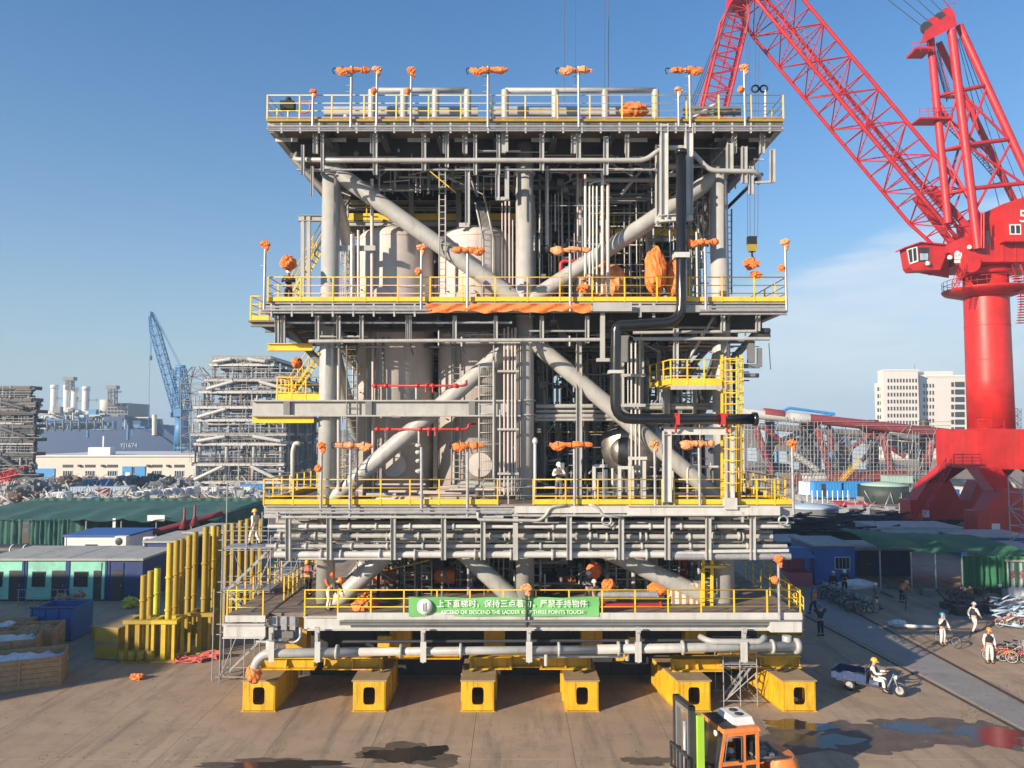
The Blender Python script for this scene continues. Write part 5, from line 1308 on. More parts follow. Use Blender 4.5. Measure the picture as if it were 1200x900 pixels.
    hb.hull8([Mh @ V(-.08, .1, -.012), Mh @ V(.08, .1, -.012), Mh @ V(.06, .2, -.02), Mh @ V(-.06, .2, -.02), Mh @ V(-.08, .1, .01), Mh @ V(.08, .1, .01), Mh @ V(.06, .2, -.008), Mh @ V(-.06, .2, -.008)])
    put('helmet', hb.mesh('helmet', helmet), M, t)
    return t
def P_(px, py): return G(px, py)
person(P_(1105, 756), R(200), 'worker in white overalls, dark vest and blue helmet wheeling a bicycle', C_WHITE, C_NAVY, C_WHITE, H_BLUE, 'face', 1.02)
person(P_(1142, 742), R(-70), 'walking worker in white with navy vest and silver helmet', C_WHITE, C_NAVY, C_WHITE, H_SILVER, 'walk', 1.03)
person(P_(1160, 777), R(170), 'worker in black jacket, white trousers and orange helmet beside parked bicycles', C_WHITE, C_BLACK, C_WHITE, H_ORANGE, 'stand', 1.03)
person(P_(954, 720), R(20), 'walker in orange vest and violet helmet on the shaded grey track', C_GREY, C_ORANGE, C_NAVY, H_PURPLE, 'walk', 1.0)
person(P_(962, 745), R(10), 'worker in navy overalls walking with both hands at his head', C_NAVY, None, C_NAVY, H_PURPLE, 'handshead', 1.0)
person(P_(977, 697), R(-40), 'dark-clothed worker in white helmet behind the parked bicycles', C_BLACK, C_NAVY, C_BLACK, H_WHITE, 'stand', .98)
person(P_(990, 697), R(160), 'taller worker in black and white helmet before the blue cabin window', C_BLACK, None, C_BLACK, H_WHITE, 'work', 1.06)
person(P_(1027, 714), R(40), 'worker in grey jacket and white helmet walking away from the bicycles', C_GREY, None, C_BLACK, H_WHITE, 'walk', 1.0)
person(P_(1057, 706), R(-60), 'worker in orange jacket leaning over a bicycle in the shade', C_ORANGE, None, C_BLACK, H_WHITE, 'bend', 1.0)
person(V(*Q(361, 700, 38.5).xy, Z1), R(160), 'worker in red-pink vest standing by the left column on the lowest deck', C_GREY, C_PINK, C_BLACK, H_YEL, 'work')
person(V(*Q(377, 700, 38.0).xy, Z1), R(120), 'worker in dark overalls and orange helmet at the left column', C_NAVY, C_BLACK, C_NAVY, H_ORANGE, 'work', 1.05)
person(V(*Q(374, 700, 36.9).xy, Z1), R(-100), 'orange-jacketed worker bending beside the left column', C_ORANGE, None, C_BLACK, H_ORANGE, 'bend')
person(V(*Q(385, 724, 35.6).xy, Z1), R(-110), 'worker in olive coat and pale trousers leaning over the lowest deck', C_GREEN, None, C_WHITE, H_ORANGE, 'bend')
person(V(*Q(690, 700, 37.6).xy, Z1), R(170), 'kneeling worker in patterned dark jacket beside the grey ladder', C_GREY, None, C_BLACK, H_WHITE, 'kneel')
person(V(*Q(697, 712, 36.2).xy, Z1 - .02), R(30), 'worker crouching with white helmet just above the banner\'s right end', C_GREY, None, C_NAVY, H_WHITE, 'kneel', .9)
person(V(*Q(338, 345, YF + 1.6).xy, Z2), R(190), 'dark-clothed worker at the upper deck\'s left end under the orange barrel', C_BLACK, None, C_BLACK, H_WHITE, 'work')
person(V(pa.x + 1.5, pa.y + .7, 6.53), R(60), 'worker in white overalls climbing the grey scaffold stair tower', C_WHITE, None, C_WHITE, H_YEL, 'walk')
person(V(*Q(655, 585, 36.5).xy, Z3), R(180), 'worker in pale overalls on the third deck under the orange bar lamp', C_WHITE, C_GREY, C_GREY, H_WHITE, 'work')
person(V(*Q(684, 340, 36).xy, Z2), R(150), 'worker with an orange helmet behind the upper deck railing, right of the red pipe', C_ORANGE, None, C_GREY, H_ORANGE, 'kneel')

# ================================================================== BICYCLES
FRAMES = {}
def bicycle_proto(m_frame, key, rim=GALV, basket=False):
    t = put('bicycle', None, Matrix.Identity(4)); r = .33
    for y in (-.52, .52):
        w = MB().torus((0, y, r), (1, 0, 0), r - .02, .022, 20, 5).build('wheel', BLACK, t)
        MB().torus((0, y, r), (1, 0, 0), r - .05, .012, 18, 4).build('rim', rim, w)
        b = MB()
        for k in range(9): a = 2 * math.pi * k / 9; b.tube((0, y, r), (0, y + (r - .05) * math.cos(a), r + (r - .05) * math.sin(a)), .004, 3, cap=False)
        b.tube((-.05, y, r), (.05, y, r), .02, 6); b.build('spokes', rim, w)
        b = MB(); b.path([(0, y + (r + .02) * math.cos(a), r + (r + .02) * math.sin(a)) for a in [R(20 + 20 * k) for k in range(8)]], .025, 5); b.build('mudguard', m_frame, w)
    b = MB(); bb, seat, head, hl = (0, -.1, .28), (0, -.25, .78), (0, .34, .85), (0, .38, .68)
    b.tube(bb, seat, .018, 6); b.tube(bb, hl, .02, 6); b.tube(V(*seat) + V(0, .02, -.08), (0, .35, .8), .018, 6); b.tube(hl, head, .022, 6); b.tube(hl, (0, .52, r), .016, 6)
    b.tube(bb, (0, -.52, r), .013, 6); b.tube((0, -.23, .7), (0, -.52, r), .012, 6); b.tube(head, (0, .32, 1.0), .014, 6)
    b.build('frame', m_frame, t)
    MB().path([(-.28, .2, 1.0), (-.18, .32, 1.01), (.18, .32, 1.01), (.28, .2, 1.0)], .013, 6, .08).build('handlebar', GALV, t)
    MB().hull8([(-.07, -.38, .8), (.07, -.38, .8), (.02, -.1, .8), (-.02, -.1, .8), (-.08, -.39, .85), (.08, -.39, .85), (.02, -.09, .84), (-.02, -.09, .84)]).build('saddle', BLACK, t)
    MB().tube((-.12, -.1, .28), (.12, -.1, .28), .012, 5).lathe([(.09, -.005), (.09, .005)], 12, Matrix.Translation((.04, -.1, .28)) @ Matrix.Rotation(R(90), 4, 'Y')).build('crank', GALV, t)
    if basket:
        b = MB(); b.box((-.15, .42, .72), (.15, .66, .74)); 
        for (lo, hi) in (((-.15, .42, .74), (-.135, .66, .95)), ((.135, .42, .74), (.15, .66, .95)), ((-.15, .645, .74), (.15, .66, .95)), ((-.15, .42, .74), (.15, .435, .95))): b.box(lo, hi)
        b.build('basket', rim, t)
    FRAMES[key] = t; return t
bw = bicycle_proto(mat('silver_bike', (.35, .36, .38), .35, metal=.4), 'silver', GALV, True)
bo = bicycle_proto(mat('orange_bike', (.8, .2, .04), .4), 'orange', WHITEP, False)
br_ = bicycle_proto(mat('red_bike', (.5, .02, .04), .4), 'red', WHITEP, True)
bd = bicycle_proto(mat('black_bike', (.03, .03, .035), .4), 'dark', GALV, False)
def bike(kind, px, py, yaw, label, group=None, lean=6):
    o = FRAMES[kind]; M = Matrix.Translation(G(px, py)) @ Matrix.Rotation(yaw, 4, 'Z') @ Matrix.Rotation(R(lean), 4, 'Y')
    c = copy_tree(o, M); tag(c, label, 'bicycle', group); return c
gb = 'bicycles parked in the shaded row beside the blue cabin'
rb = random.Random(4); k = 0
for i in range(17):
    px = 963 + i * 3.4 + rb.uniform(-2, 2); py = 699 + i * 1.35 + rb.uniform(-1.5, 1.5)
    bike(['silver', 'dark', 'silver', 'dark'][i % 4], px, py, R(-62 + rb.uniform(-16, 16)), '%s bicycle in the tangled shaded row, %s from the cabin end' % (['silver', 'black', 'silver', 'black'][i % 4], ORD[i]), gb, rb.uniform(-10, 12))
bike('silver', 1003, 717, R(-82), 'silver bicycle at the open front end of the shaded row', gb, 8)
bike('dark', 1111, 757, R(205), 'bicycle wheeled by the worker in the blue helmet', None, 0)
bike('dark', 1062, 714, R(-30), 'dark bicycle under the orange-jacketed worker in the shade', None, 0)
bike('orange', 1172, 776, R(-120), 'orange bicycle beside the black-jacketed worker', None, 8)
bike('red', 1189, 777, R(-115), 'red bicycle with white wheels at the picture\'s right edge', None, 8)
bike('silver', 1186, 770, R(-110), 'silver bicycle behind the red one with white wheels', None, 8)
bike('dark', 1196, 768, R(-105), 'black bicycle farthest back beside the red one', None, 8)
bike('orange', 1180, 736, R(-85), 'orange bicycle parked before the white scrap heap', None, 8)
bike('orange', 1192, 735, R(-80), 'second orange bicycle half out of the picture by the scrap heap', None, 8)
for o in FRAMES.values():
    for ch in list(o.children_recursive) + [o]: bpy.data.objects.remove(ch)

# ================================================================== CARGO TRICYCLE
def tricycle():
    M = Matrix.Translation(G(1024, 811)) @ Matrix.Rotation(R(-128), 4, 'Z')    # local +y is forward
    t = put('cargo_tricycle', None, M); tag(t, 'blue three-wheeled cargo tricycle with slatted load bed', 'tricycle')
    def pb(name, b, m, par=None): return put(name, b.mesh(name, m), M, par or t)
    def wheel(x, y, r, w):
        o = pb('wheel', MB().torus((x, y, r), (1, 0, 0), r - w * .5, w * .5, 24, 8), BLACK)
        b = MB().lathe([(r * .55, -w * .3), (r * .62, -w * .35), (r * .62, w * .35), (r * .55, w * .3)], 16, Matrix.Translation((x, y, r)) @ Matrix.Rotation(R(90), 4, 'Y'))
        for k in range(8): a = k * math.pi / 4; b.tube((x, y, r), (x, y + r * .62 * math.cos(a), r + r * .62 * math.sin(a)), .012, 4)
        b.tube((x - .08, y, r), (x + .08, y, r), .05, 8); pb('rim', b, GALV, o)
    wheel(-.5, -.95, .27, .13); wheel(.5, -.95, .27, .13); wheel(0, 1.12, .29, .1)
    bed = pb('load_bed', MB().box((-.55, -1.75, .5), (.55, -.2, .56)), TRIKE)
    for (lo, hi) in (((-.57, -1.75, .5), (-.53, -.2, .88)), ((.53, -1.75, .5), (.57, -.2, .88)), ((-.53, -.24, .5), (.53, -.2, .95)), ((-.53, -1.75, .5), (.53, -1.71, .86))): pb('side_panel', MB().box(lo, hi), TRIKE, bed)
    b = MB()
    for s in (-1, 1):
        for k in range(8): y = -1.7 + k * .2; b.box((s * .57 - .012, y, .52), (s * .57 + .012, y + .04, .87)) if s > 0 else b.box((-.582, y, .52), (-.558, y + .04, .87))
        b.tube((s * .57, -1.75, .89), (s * .57, -.2, .89), .022, 6)
    b.path([(-.53, -.22, .95), (-.53, -.22, 1.22), (.53, -.22, 1.22), (.53, -.22, .95)], .022, 6, .08); b.tube((-.53, -.22, 1.08), (.53, -.22, 1.08), .016, 6)
    pb('rib', b, TRIKE, bed)
    pb('chassis', MB().box((-.3, -1.6, .34), (-.24, .3, .42)).box((.24, -1.6, .34), (.3, .3, .42)).box((-.55, -.98, .24), (.55, -.92, .3)).box((-.3, -.1, .3), (.3, .6, .36)), DARK)
    pb('floor_plate', MB().hull8([(-.34, .05, .3), (.34, .05, .3), (.22, .72, .3), (-.22, .72, .3), (-.34, .05, .34), (.34, .05, .34), (.22, .72, .34), (-.22, .72, .34)]), TRIKE)
    pb('battery_box', MB().hull8([(-.26, -.15, .36), (.26, -.15, .36), (.24, .28, .36), (-.24, .28, .36), (-.24, -.15, .62), (.24, -.15, .62), (.2, .26, .6), (-.2, .26, .6)]), TRIKE)
    pb('seat', MB().hull8([(-.22, -.18, .62), (.22, -.18, .62), (.15, .3, .62), (-.15, .3, .62), (-.2, -.16, .72), (.2, -.16, .72), (.13, .27, .69), (-.13, .27, .69)]), BLACK)
    fk = pb('fork', MB().tube((-.09, 1.12, .29), (-.09, .86, .98), .025, 8).tube((.09, 1.12, .29), (.09, .86, .98), .025, 8).tube((0, .6, .34), (0, .88, .9), .04, 8), GALV)
    pb('handlebar', MB().path([(-.36, .55, 1.1), (-.22, .78, 1.08), (.22, .78, 1.08), (.36, .55, 1.1)], .018, 6, .1), BLACK)
    pb('mudguard', MB().path([(0, 1.12 + .34 * math.cos(R(a)), .29 + .34 * math.sin(R(a))) for a in range(30, 151, 20)], .045, 6), TRIKE)
    pb('headlight', MB().lathe([(.05, -.08), (.1, .0), (.1, .04), (.02, .06)], 14, Matrix.Translation((0, .98, .86)) @ Matrix.Rotation(R(-90), 4, 'X')), WHITEP)
    pb('front_shield', MB().hull8([(-.2, .68, .42), (.2, .68, .42), (.16, .84, .84), (-.16, .84, .84), (-.2, .71, .41), (.2, .71, .41), (.16, .87, .83), (-.16, .87, .83)]), TRIKE)
    for s in (-1, 1): pb('mirror', MB().tube((s * .3, .62, 1.1), (s * .4, .66, 1.34), .01, 5).box((s * .4 - .05, .64, 1.32), (s * .4 + .05, .66, 1.42)), DARK)
    p = M @ V(0, .02, 0); person(p, R(-128), 'tricycle rider in white shirt, black vest and yellow helmet', C_WHITE, C_BLACK, C_WHITE, H_YEL, 'ride', 1.08)
    for k, (x, y, s, m, lb) in enumerate(((-.2, -.6, .24, C_BLACK, 'dark sack in the tricycle load bed behind the rider'), (.2, -1.1, .2, WOOD, 'brown bundle in the middle of the tricycle load bed'))): tag(lumpy(M @ V(x, y, .66), s, s, .13, m, 'sack', seed=k, n=10), lb, 'sack')
tricycle()

# ================================================================== FORKLIFT
def forklift():
    base = G(856, 941); M = Matrix.Translation(base) @ Matrix.Rotation(R(103), 4, 'Z') @ Matrix.Scale(1.27, 4)      # local +y forward (towards picture left), x to the far side
    t = put('forklift', None, M.copy()); tag(t, 'orange forklift with enclosed cab and raised lime and black mast', 'forklift')
    def pb(name, b, m, par=None): return put(name, b.mesh(name, m), M, par or t)
    for x in (-.62, .62):
        for y, r in ((.95, .42), (-.95, .36)):
            o = pb('wheel', MB().lathe([(r * .5, -.14), (r * .9, -.15), (r, -.09), (r, .09), (r * .9, .15), (r * .5, .14)], 28, Matrix.Translation((x, y, r)) @ Matrix.Rotation(R(90), 4, 'Y')), BLACK)
            pb('rim', MB().lathe([(.02, -.1), (r * .5, -.12), (r * .5, .12), (.02, .1)], 18, Matrix.Translation((x, y, r)) @ Matrix.Rotation(R(90), 4, 'Y')), FORK_OR, o)
    pb('chassis', MB().hull8([(-.6, -1.3, .3), (.6, -1.3, .3), (.6, 1.05, .3), (-.6, 1.05, .3), (-.6, -1.3, .95), (.6, -1.3, .95), (.6, .95, .75), (-.6, .95, .75)]), FORK_OR)
    # counterweight: rounded tail
    n = 12; b = MB(); prof = [(-.62, -.95)] + [(-.62 * math.cos(R(a)), -1.45 - .38 * math.sin(R(a))) for a in range(0, 181, 15)] + [(.62, -.95)]
    prev = None; rings = []
    for z, sc in ((.28, .93), (.4, 1.02), (.85, 1.04), (1.08, 1.0), (1.2, .9)): rings.append([(x * sc, (y + .9) * sc - .9, z) for x, y in prof])
    vs = [p for rg in rings for p in rg]; m_ = len(prof)
    b.add(vs, [(i * m_ + k, i * m_ + (k + 1) % m_, (i + 1) * m_ + (k + 1) % m_, (i + 1) * m_ + k) for i in range(4) for k in range(m_)], True); b.add(rings[-1], [tuple(range(m_))]); b.add(rings[0], [tuple(range(m_))[::-1]])
    cw = pb('counterweight', b, FORK_OR)
    hood = pb('engine_bay', MB().box((-.48, -1.35, 1.17), (.48, -.5, 1.24)), DARK)
    er2 = random.Random(2); b = MB()
    for k in range(26):
        x, y = er2.uniform(-.4, .4), er2.uniform(-1.3, -.6); s = er2.uniform(.04, .12)
        (b.box((x - s, y - s, 1.22), (x + s, y + s, 1.26 + s)) if k % 2 else b.tube((x - s, y, 1.28), (x + 2 * s, y + s, 1.3 + s), s * .5, 6))
    pb('engine_parts', b, GREY, hood)
    pb('engine_frame', MB().path([(-.5, -1.4, 1.24), (-.5, -.5, 1.3), (.5, -.5, 1.3), (.5, -1.4, 1.24)], .035, 6, .05).path([(-.52, -.5, 1.2), (-.52, -.5, 2.0), (.52, -.5, 2.0), (.52, -.5, 1.2)], .035, 6, .1), GREY, hood)
    # cab side plates with two openings each, pillars, roof
    def plate(x, outer, holes, name):
        """flat panel in the yz plane with convex holes, built as a frame of strips round each hole"""
        b = MB(); th = .05
        for poly in outer: b.prism([(x, y, z) for y, z in poly], (th, 0, 0))
        return pb(name, b, FORK_OR)
    for x in (-.62, .57):
        f = [[(.64, .75), (.72, .75), (.48, 2.02), (.40, 2.02)], [(-.5, .75), (-.42, .75), (-.42, 2.02), (-.5, 2.02)], [(-.12, .75), (-.03, .75), (-.03, 2.02), (-.12, 2.02)],
             [(-.42, 1.95), (-.12, 1.95), (-.12, 2.02), (-.42, 2.02)], [(-.03, 1.94), (.395, 1.94), (.38, 2.02), (-.03, 2.02)], [(-.03, 1.22), (.53, 1.22), (.51, 1.33), (-.03, 1.33)], [(-.42, 1.2), (-.12, 1.2), (-.12, 1.3), (-.42, 1.3)],
             [(-.42, .75), (-.12, .75), (-.12, .86), (-.42, .86)], [(-.03, .75), (.62, .75), (.6, .88), (-.03, .88)]]
        o = plate(x, None or f, None, 'door')
        pb('window_frame', MB().path([(x - .01, .0, 1.35), (x - .01, .48, 1.35), (x - .01, .39, 1.92), (x - .01, .0, 1.92), (x - .01, .0, 1.35)], .018, 5), GREY, o)
        pb('pane', MB().box((x + .02, -.42, .86), (x + .03, -.12, 1.24)).prism([(x + .02, -.03, .88), (x + .02, .6, .88), (x + .02, .54, 1.26), (x + .02, -.03, 1.26)], (.01, 0, 0)), GLASS, o)
        pb('handle', MB().box((x - .03, -.01, 1.3), (x, .09, 1.34)), BLACK, o)
    rf = pb('roof', MB().hull8([(-.64, -.54, 2.02), (.64, -.54, 2.02), (.64, .5, 2.02), (-.64, .5, 2.02), (-.6, -.5, 2.12), (.6, -.5, 2.12), (.6, .46, 2.12), (-.6, .46, 2.12)]), FORK_OR)
    b = MB()
    for k in range(6): y = .12 + k * .07; b.bar((-.55, y, 2.135), (.55, y, 2.135), .03, .03)
    pb('roof_bar', b, DARK, rf)
    ac = pb('air_conditioner', MB().hull8([(-.42, -.5, 2.12), (.42, -.5, 2.12), (.42, .12, 2.12), (-.42, .12, 2.12), (-.36, -.44, 2.3), (.36, -.44, 2.3), (.36, .06, 2.3), (-.36, .06, 2.3)]), WHITEP)
    for x in (-.15, .15): pb('fan', MB().lathe([(.11, 0), (.11, .02), (.02, .025)], 16, Matrix.Translation((x, -.2, 2.3))), DARK, ac)
    pb('windscreen', MB().prism([(-.56, .68, .8), (.56, .68, .8), (.56, .45, 2.0), (-.56, .45, 2.0)], (0, .012, .002)), GLASS)
    pb('windscreen_frame', MB().path([(-.58, .7, .78), (.58, .7, .78), (.58, .46, 2.02), (-.58, .46, 2.02), (-.58, .7, .78)], .03, 6), DARK)
    pb('rear_pane', MB().box((-.54, -.5, 1.3), (.54, -.49, 1.95)), GLASS)
    pb('seat', MB().box((-.22, -.35, .8), (.22, .1, .95)).box((-.22, -.4, .95), (.22, -.3, 1.5)), BLACK)
    # mast
    ms = put('mast', MB().box((-.5, 1.2, .12), (-.4, 1.36, 2.72)).box((.4, 1.2, .12), (.5, 1.36, 2.72)).box((-.5, 1.2, 2.62), (.5, 1.36, 2.72)).box((-.5, 1.2, 1.2), (.5, 1.24, 1.3)).mesh('mast', DARK), M, t)
    pb('inner_rail', MB().box((-.38, 1.22, .3), (-.3, 1.34, 2.62)).box((.3, 1.22, .3), (.38, 1.34, 2.62)).box((-.3, 1.22, 2.5), (.3, 1.34, 2.62)), GREY, ms)
    pb('mast_plate', MB().box((-.57, 1.0, .75), (-.51, 1.18, 2.5)).box((-.51, 1.08, .9), (-.38, 1.18, 2.5)), LIME, ms)
    pb('hydraulic_cylinder', MB().tube((.0, 1.26, .3), (0, 1.26, 2.2), .05, 10).tube((-.25, 1.16, .3), (-.25, 1.16, 2.3), .035, 8), GALV, ms)
    pb('hose', MB().path([(-.2, 1.1, .8), (-.22, .95, 1.4), (-.2, 1.05, 2.1), (-.1, 1.2, 2.5)], .025, 6, .2).path([(.1, 1.1, .8), (.12, .95, 1.5), (.1, 1.1, 2.3)], .025, 6, .2), BLACK, ms)
    pb('tilt_cylinder', MB().tube((-.45, .7, .75), (-.45, 1.2, 1.0), .05, 8).tube((.45, .7, .75), (.45, 1.2, 1.0), .05, 8), GALV, ms)
    cr = pb('fork_carriage', MB().box((-.55, 1.38, .35), (.55, 1.44, .45)).box((-.55, 1.38, .8), (.55, 1.44, .9)).box((-.55, 1.38, .35), (-.49, 1.44, 1.5)).box((.49, 1.38, .35), (.55, 1.44, 1.5)).box((-.55, 1.38, 1.44), (.55, 1.44, 1.5)).box((-.15, 1.39, .9), (-.1, 1.43, 1.44)).box((.1, 1.39, .9), (.15, 1.43, 1.44)), DARK)
    for x in (-.36, .36): pb('fork', MB().box((x - .06, 1.45, .08), (x + .06, 1.5, .9)).box((x - .06, 1.5, .06), (x + .06, 2.5, .12)), OLDYEL, cr)
    pb('mudguard', MB().box((-.78, .6, .88), (-.5, 1.3, .93)).box((.5, .6, .88), (.78, 1.3, .93)), FORK_OR)
    for x in (-.5, .5): pb('headlight', MB().lathe([(.06, 0), (.08, .05), (.02, .07)], 12, Matrix.Translation((x, .62, 2.02)) @ Matrix.Rotation(R(-90), 4, 'X')), WHITEP)
    person(M @ V(0, -.05, .35), M.to_euler().z, 'forklift driver in white sleeves and black vest seated in the orange cab', C_WHITE, C_BLACK, C_GREY, H_WHITE, 'ride', .9)
forklift()
# ================================================================== RED HARBOUR CRANE
CY = 94.0
def K(px, py, dy=0.0): return Q(px, py, CY + dy)
cx = X(1160.5, CY)
cr = thing('harbour_crane', (cx, CY, 0), 'tall red portal slewing crane with lattice boom, machine house and column', 'crane')
def at_c(o): return o
# portal: four splayed legs under a box ring, sill beams with pointed ends
zt, zb = Z(503, CY), Z(548, CY)
hw = 4.4
def quad_box(lo, hi, m, name, par): return box(name, lo, hi, m, par)
pr = box('portal_head', (cx - hw, CY - hw, zb), (cx + hw, CY + hw, zt), CRANE_RED, cr)
SG, SW = 7.2, 6.9
for s in (-1, 1):
    for k in (-1, 1):
        xa, xb = cx + s * (hw + .0), cx + s * (hw - 2.7); ya, yb = CY + k * hw, CY + k * (hw - 2.4)
        fa, fb = cx + s * (hw + .5), cx + s * (hw - 1.9); ga_, gb__ = CY + k * (SG + .9), CY + k * (SG - 1.2)
        MB().hull8([(fa, ga_, 5.6), (fb, ga_, 5.6), (fb, gb__, 5.6), (fa, gb__, 5.6), (xa, ya, zb + .02), (xb, ya, zb + .02), (xb, yb, zb + .02), (xa, yb, zb + .02)]).build('portal_leg', CRANE_RED, cr)
for k in (-1, 1):
    y = CY + k * SG; w = 1.25
    poly = [(cx - SW, 2.4), (cx - SW, .9), (cx + SW, .9), (cx + SW, 2.4), (cx + 4.6, 5.9), (cx + 1.8, 5.9), (cx + .6, 3.4), (cx - .6, 3.4), (cx - 1.8, 5.9), (cx - 4.6, 5.9)]
    sb = MB().prism([(x, y - w, z) for x, z in poly][::-1], (0, 2 * w, 0)).build('sill_beam', CRANE_RED, cr)
    box('end_plate', (cx - SW - .25, y - w - .12, .9), (cx - SW + .5, y + w + .12, 3.4), CRANE_RED, sb)
    for i in range(4):
        x = cx - 5.6 + i * 3.7
        box('bogie', (x - 1.3, y - .7, .35), (x + 1.3, y + .7, .897), DARK, sb)
        for q in (-.7, .7): MB().lathe([(.38, -.12), (.4, 0), (.38, .12)], 16, Matrix.Translation((x + q, y - .75, .4)) @ Matrix.Rotation(R(90), 4, 'X')).build('wheel', DARK, sb)
    box('sign_plate', (cx - 5.6, y - w - .02, 1.2), (cx - 4.7, y - w - .002, 2.1), WHITEP, sb)
for i in range(12):
    x = cx - 8 + i * 1.3; bar('stripe', V(x, CY - SG - 1.3, .25), V(x + .5, CY - SG - 1.3, .85), .05, .3, YEL if i % 2 else BLACK, cr)
# column
prof = [(2.55, zt), (2.53, zt + 6), (2.47, Z(350, CY)), (2.47, Z(322, CY))]
col = MB().lathe(prof, 48, Matrix.Translation((cx, CY, 0))).build('column', CRANE_RED, cr)
for z in (zt + .1, zt + 4.2, zt + 8.4, zt + 12.6, zt + 16.2): MB().lathe([(2.44, z - .05), (2.575 - .0035 * (z - zt), z - .03), (2.575 - .0035 * (z - zt), z + .03), (2.44, z + .05)], 48, Matrix.Translation((cx, CY, 0))).build('weld_seam', CRANE_RED, col)
zr = Z(341, CY)
MB().lathe([(2.5, zr - .9), (4.6, zr - .28), (4.85, zr), (4.85, zr + .12), (2.5, zr + .14)], 40, Matrix.Translation((cx, CY, 0))).build('ring_platform', CRANE_RED, cr)
rr = MB()
for h in (.55, 1.1): rr.torus((cx, CY, zr + .14 + h), (0, 0, 1), 4.75, .035, 40, 4)
for k in range(30): a = R(12 * k); rr.tube((cx + 4.75 * math.cos(a), CY + 4.75 * math.sin(a), zr + .1), (cx + 4.75 * math.cos(a), CY + 4.75 * math.sin(a), zr + 1.25), .03, 4)
rr.build('ring_railing', BOOM_RED, cr)
MB().lathe([(3.0, Z(324, CY)), (3.0, Z(314, CY))], 40, Matrix.Translation((cx, CY, 0))).build('slewing_ring', CRANE_RED, cr)
# helical caged stair on the column's right side
b = MB(); sp = []
for i in range(22):
    t_ = i / 21; a = R(-35 - 30 * math.sin(t_ * 1.5)); z = zt + 12.8 + t_ * 6.3; r1 = 3.5 + .5 * math.sin(t_ * math.pi)
    p = V(cx + r1 * math.cos(a), CY + r1 * math.sin(a), z); sp.append(p); b.box(p - V(.5, .35, .03), p + V(.45, .35, .03))
    if i % 2 == 0: b.tube(p + V(.45, -.3, 0), p + V(.45, -.3, 1.1), .03, 4); b.tube(p + V(-.5, -.35, 0), p + V(-.5, -.35, 1.1), .03, 4)
b.path([p + V(.45, -.3, 1.1) for p in sp], .04, 5); b.path([p + V(.45, -.3, .6) for p in sp], .03, 5)
b.build('column_stair', BOOM_RED, cr)
# access stair up the portal, left
stair(K(1075, 612, -7), K(1112, 548, -7), 1.0, BOOM_RED, cr, (0, 1, 0), BOOM_RED, 'stair', BOOM_RED)
for k in range(4): box('plate_seam', (cx - hw + .6 + k * 2.4, CY - hw - .03, zb + .1), (cx - hw + .68 + k * 2.4, CY - hw - .002, zt - .1), CRANE_RED, pr)
box('plate_seam', (cx - hw - .03, CY - hw, (zt + zb) / 2), (cx + hw, CY - hw - .03, (zt + zb) / 2 + .08), CRANE_RED, pr)
pf = box('landing', K(1118, 546, -6.9) - V(0, .8, 0), K(1150, 544, -6.9) + V(0, .3, 0), CRANE_RED, cr); railing([K(1118, 544, -7.7), K(1150, 544, -7.7)], BOOM_RED, cr, toe=0, r=.04, spacing=1)
railing([V(cx - hw + .3, CY - hw + .3, zt), V(cx - 1, CY - hw + .3, zt)], BOOM_RED, cr, toe=0, r=.04)
# slewing superstructure: axis of the boom in plan points left and a little away
zu0, zu1 = Z(316, CY), Z(287, CY)
MB().hull8([K(1064, 318, -2.2), K(1112, 326, -2.4), K(1112, 326, 2.4), K(1064, 318, 2.2), K(1064, 304, -2.2), K(1112, 296, -2.4), K(1112, 296, 2.4), K(1064, 304, 2.2)]).build('cantilever', CRANE_RED, cr)
box('slew_deck', V(K(1108, 300).x, CY - 4, zu0 + .1), V(K(1300, 300).x, CY + 4, zu1), CRANE_RED, cr)
for i in range(9): box('web_stiffener', V(K(1150 + i * 14, 300).x, CY - 4.12, zu0 + .2), V(K(1150 + i * 14, 300).x + .15, CY - 4.003, zu1 - .1), CRANE_RED, cr)
mh0, mh1 = K(1148, 291), K(1300, 243)
MH = MB().prism([(mh0.x, CY - 4.8, mh0.z), (mh1.x, CY - 4.8, mh0.z), (mh1.x, CY - 4.8, mh1.z), (mh0.x + 3, CY - 4.8, mh1.z), (mh0.x, CY - 4.8, mh1.z - 1.0)], (0, 9.6, 0)).build('machine_house', CRANE_RED, cr)
box('floor_lip', V(mh0.x - .2, CY - 5.1, mh0.z - .4), V(mh1.x, CY + 5.1, mh0.z - .003), CRANE_RED, MH)
wq = Q(1189.5, 269, CY - 4.8)
fr = box('window', wq - V(.68, .06, .62), wq + V(.68, -.01, .62), WHITEP, MH)
for s in (-1, 1): box('pane', wq + V(s * .31 - .23, -.075, -.48), wq + V(s * .31 + .23, -.062, .48), GLASS, fr)
box('door', Q(1158, 278, CY - 4.8) - V(.2, .04, .9), Q(1158, 278, CY - 4.8) + V(.2, -.004, .7), DARK, MH)
text_on('5', Q(1199, 254, CY - 4.86), 2.1, PRINT, MH, 'number')
railing([V(mh0.x + 3.2, CY - 4.6, mh1.z), V(mh1.x, CY - 4.6, mh1.z)], BOOM_RED, cr, toe=0, r=.035, spacing=1.2)
for k in range(7): box('panel_seam', (mh0.x + 2.2 + k * 1.7, CY - 4.84, mh0.z + .05), (mh0.x + 2.28 + k * 1.7, CY - 4.803, mh1.z - .1), CRANE_RED, MH)
for px in (1150, 1153): tube('pipe', Q(px, 291, CY - 5), Q(px, 248, CY - 5), .09, CRANE_RED, MH)
for px, py in ((1136, 290), (1122, 297), (1113, 302), (1087, 309)): MB().lathe([(.1, -.3), (.25, -.1), (.3, .16), (.1, .2)], 14, Matrix.Translation(Q(px, py, CY - 4.2)) @ Matrix.Rotation(R(70), 4, 'X')).build('floodlight', WHITEP, cr)
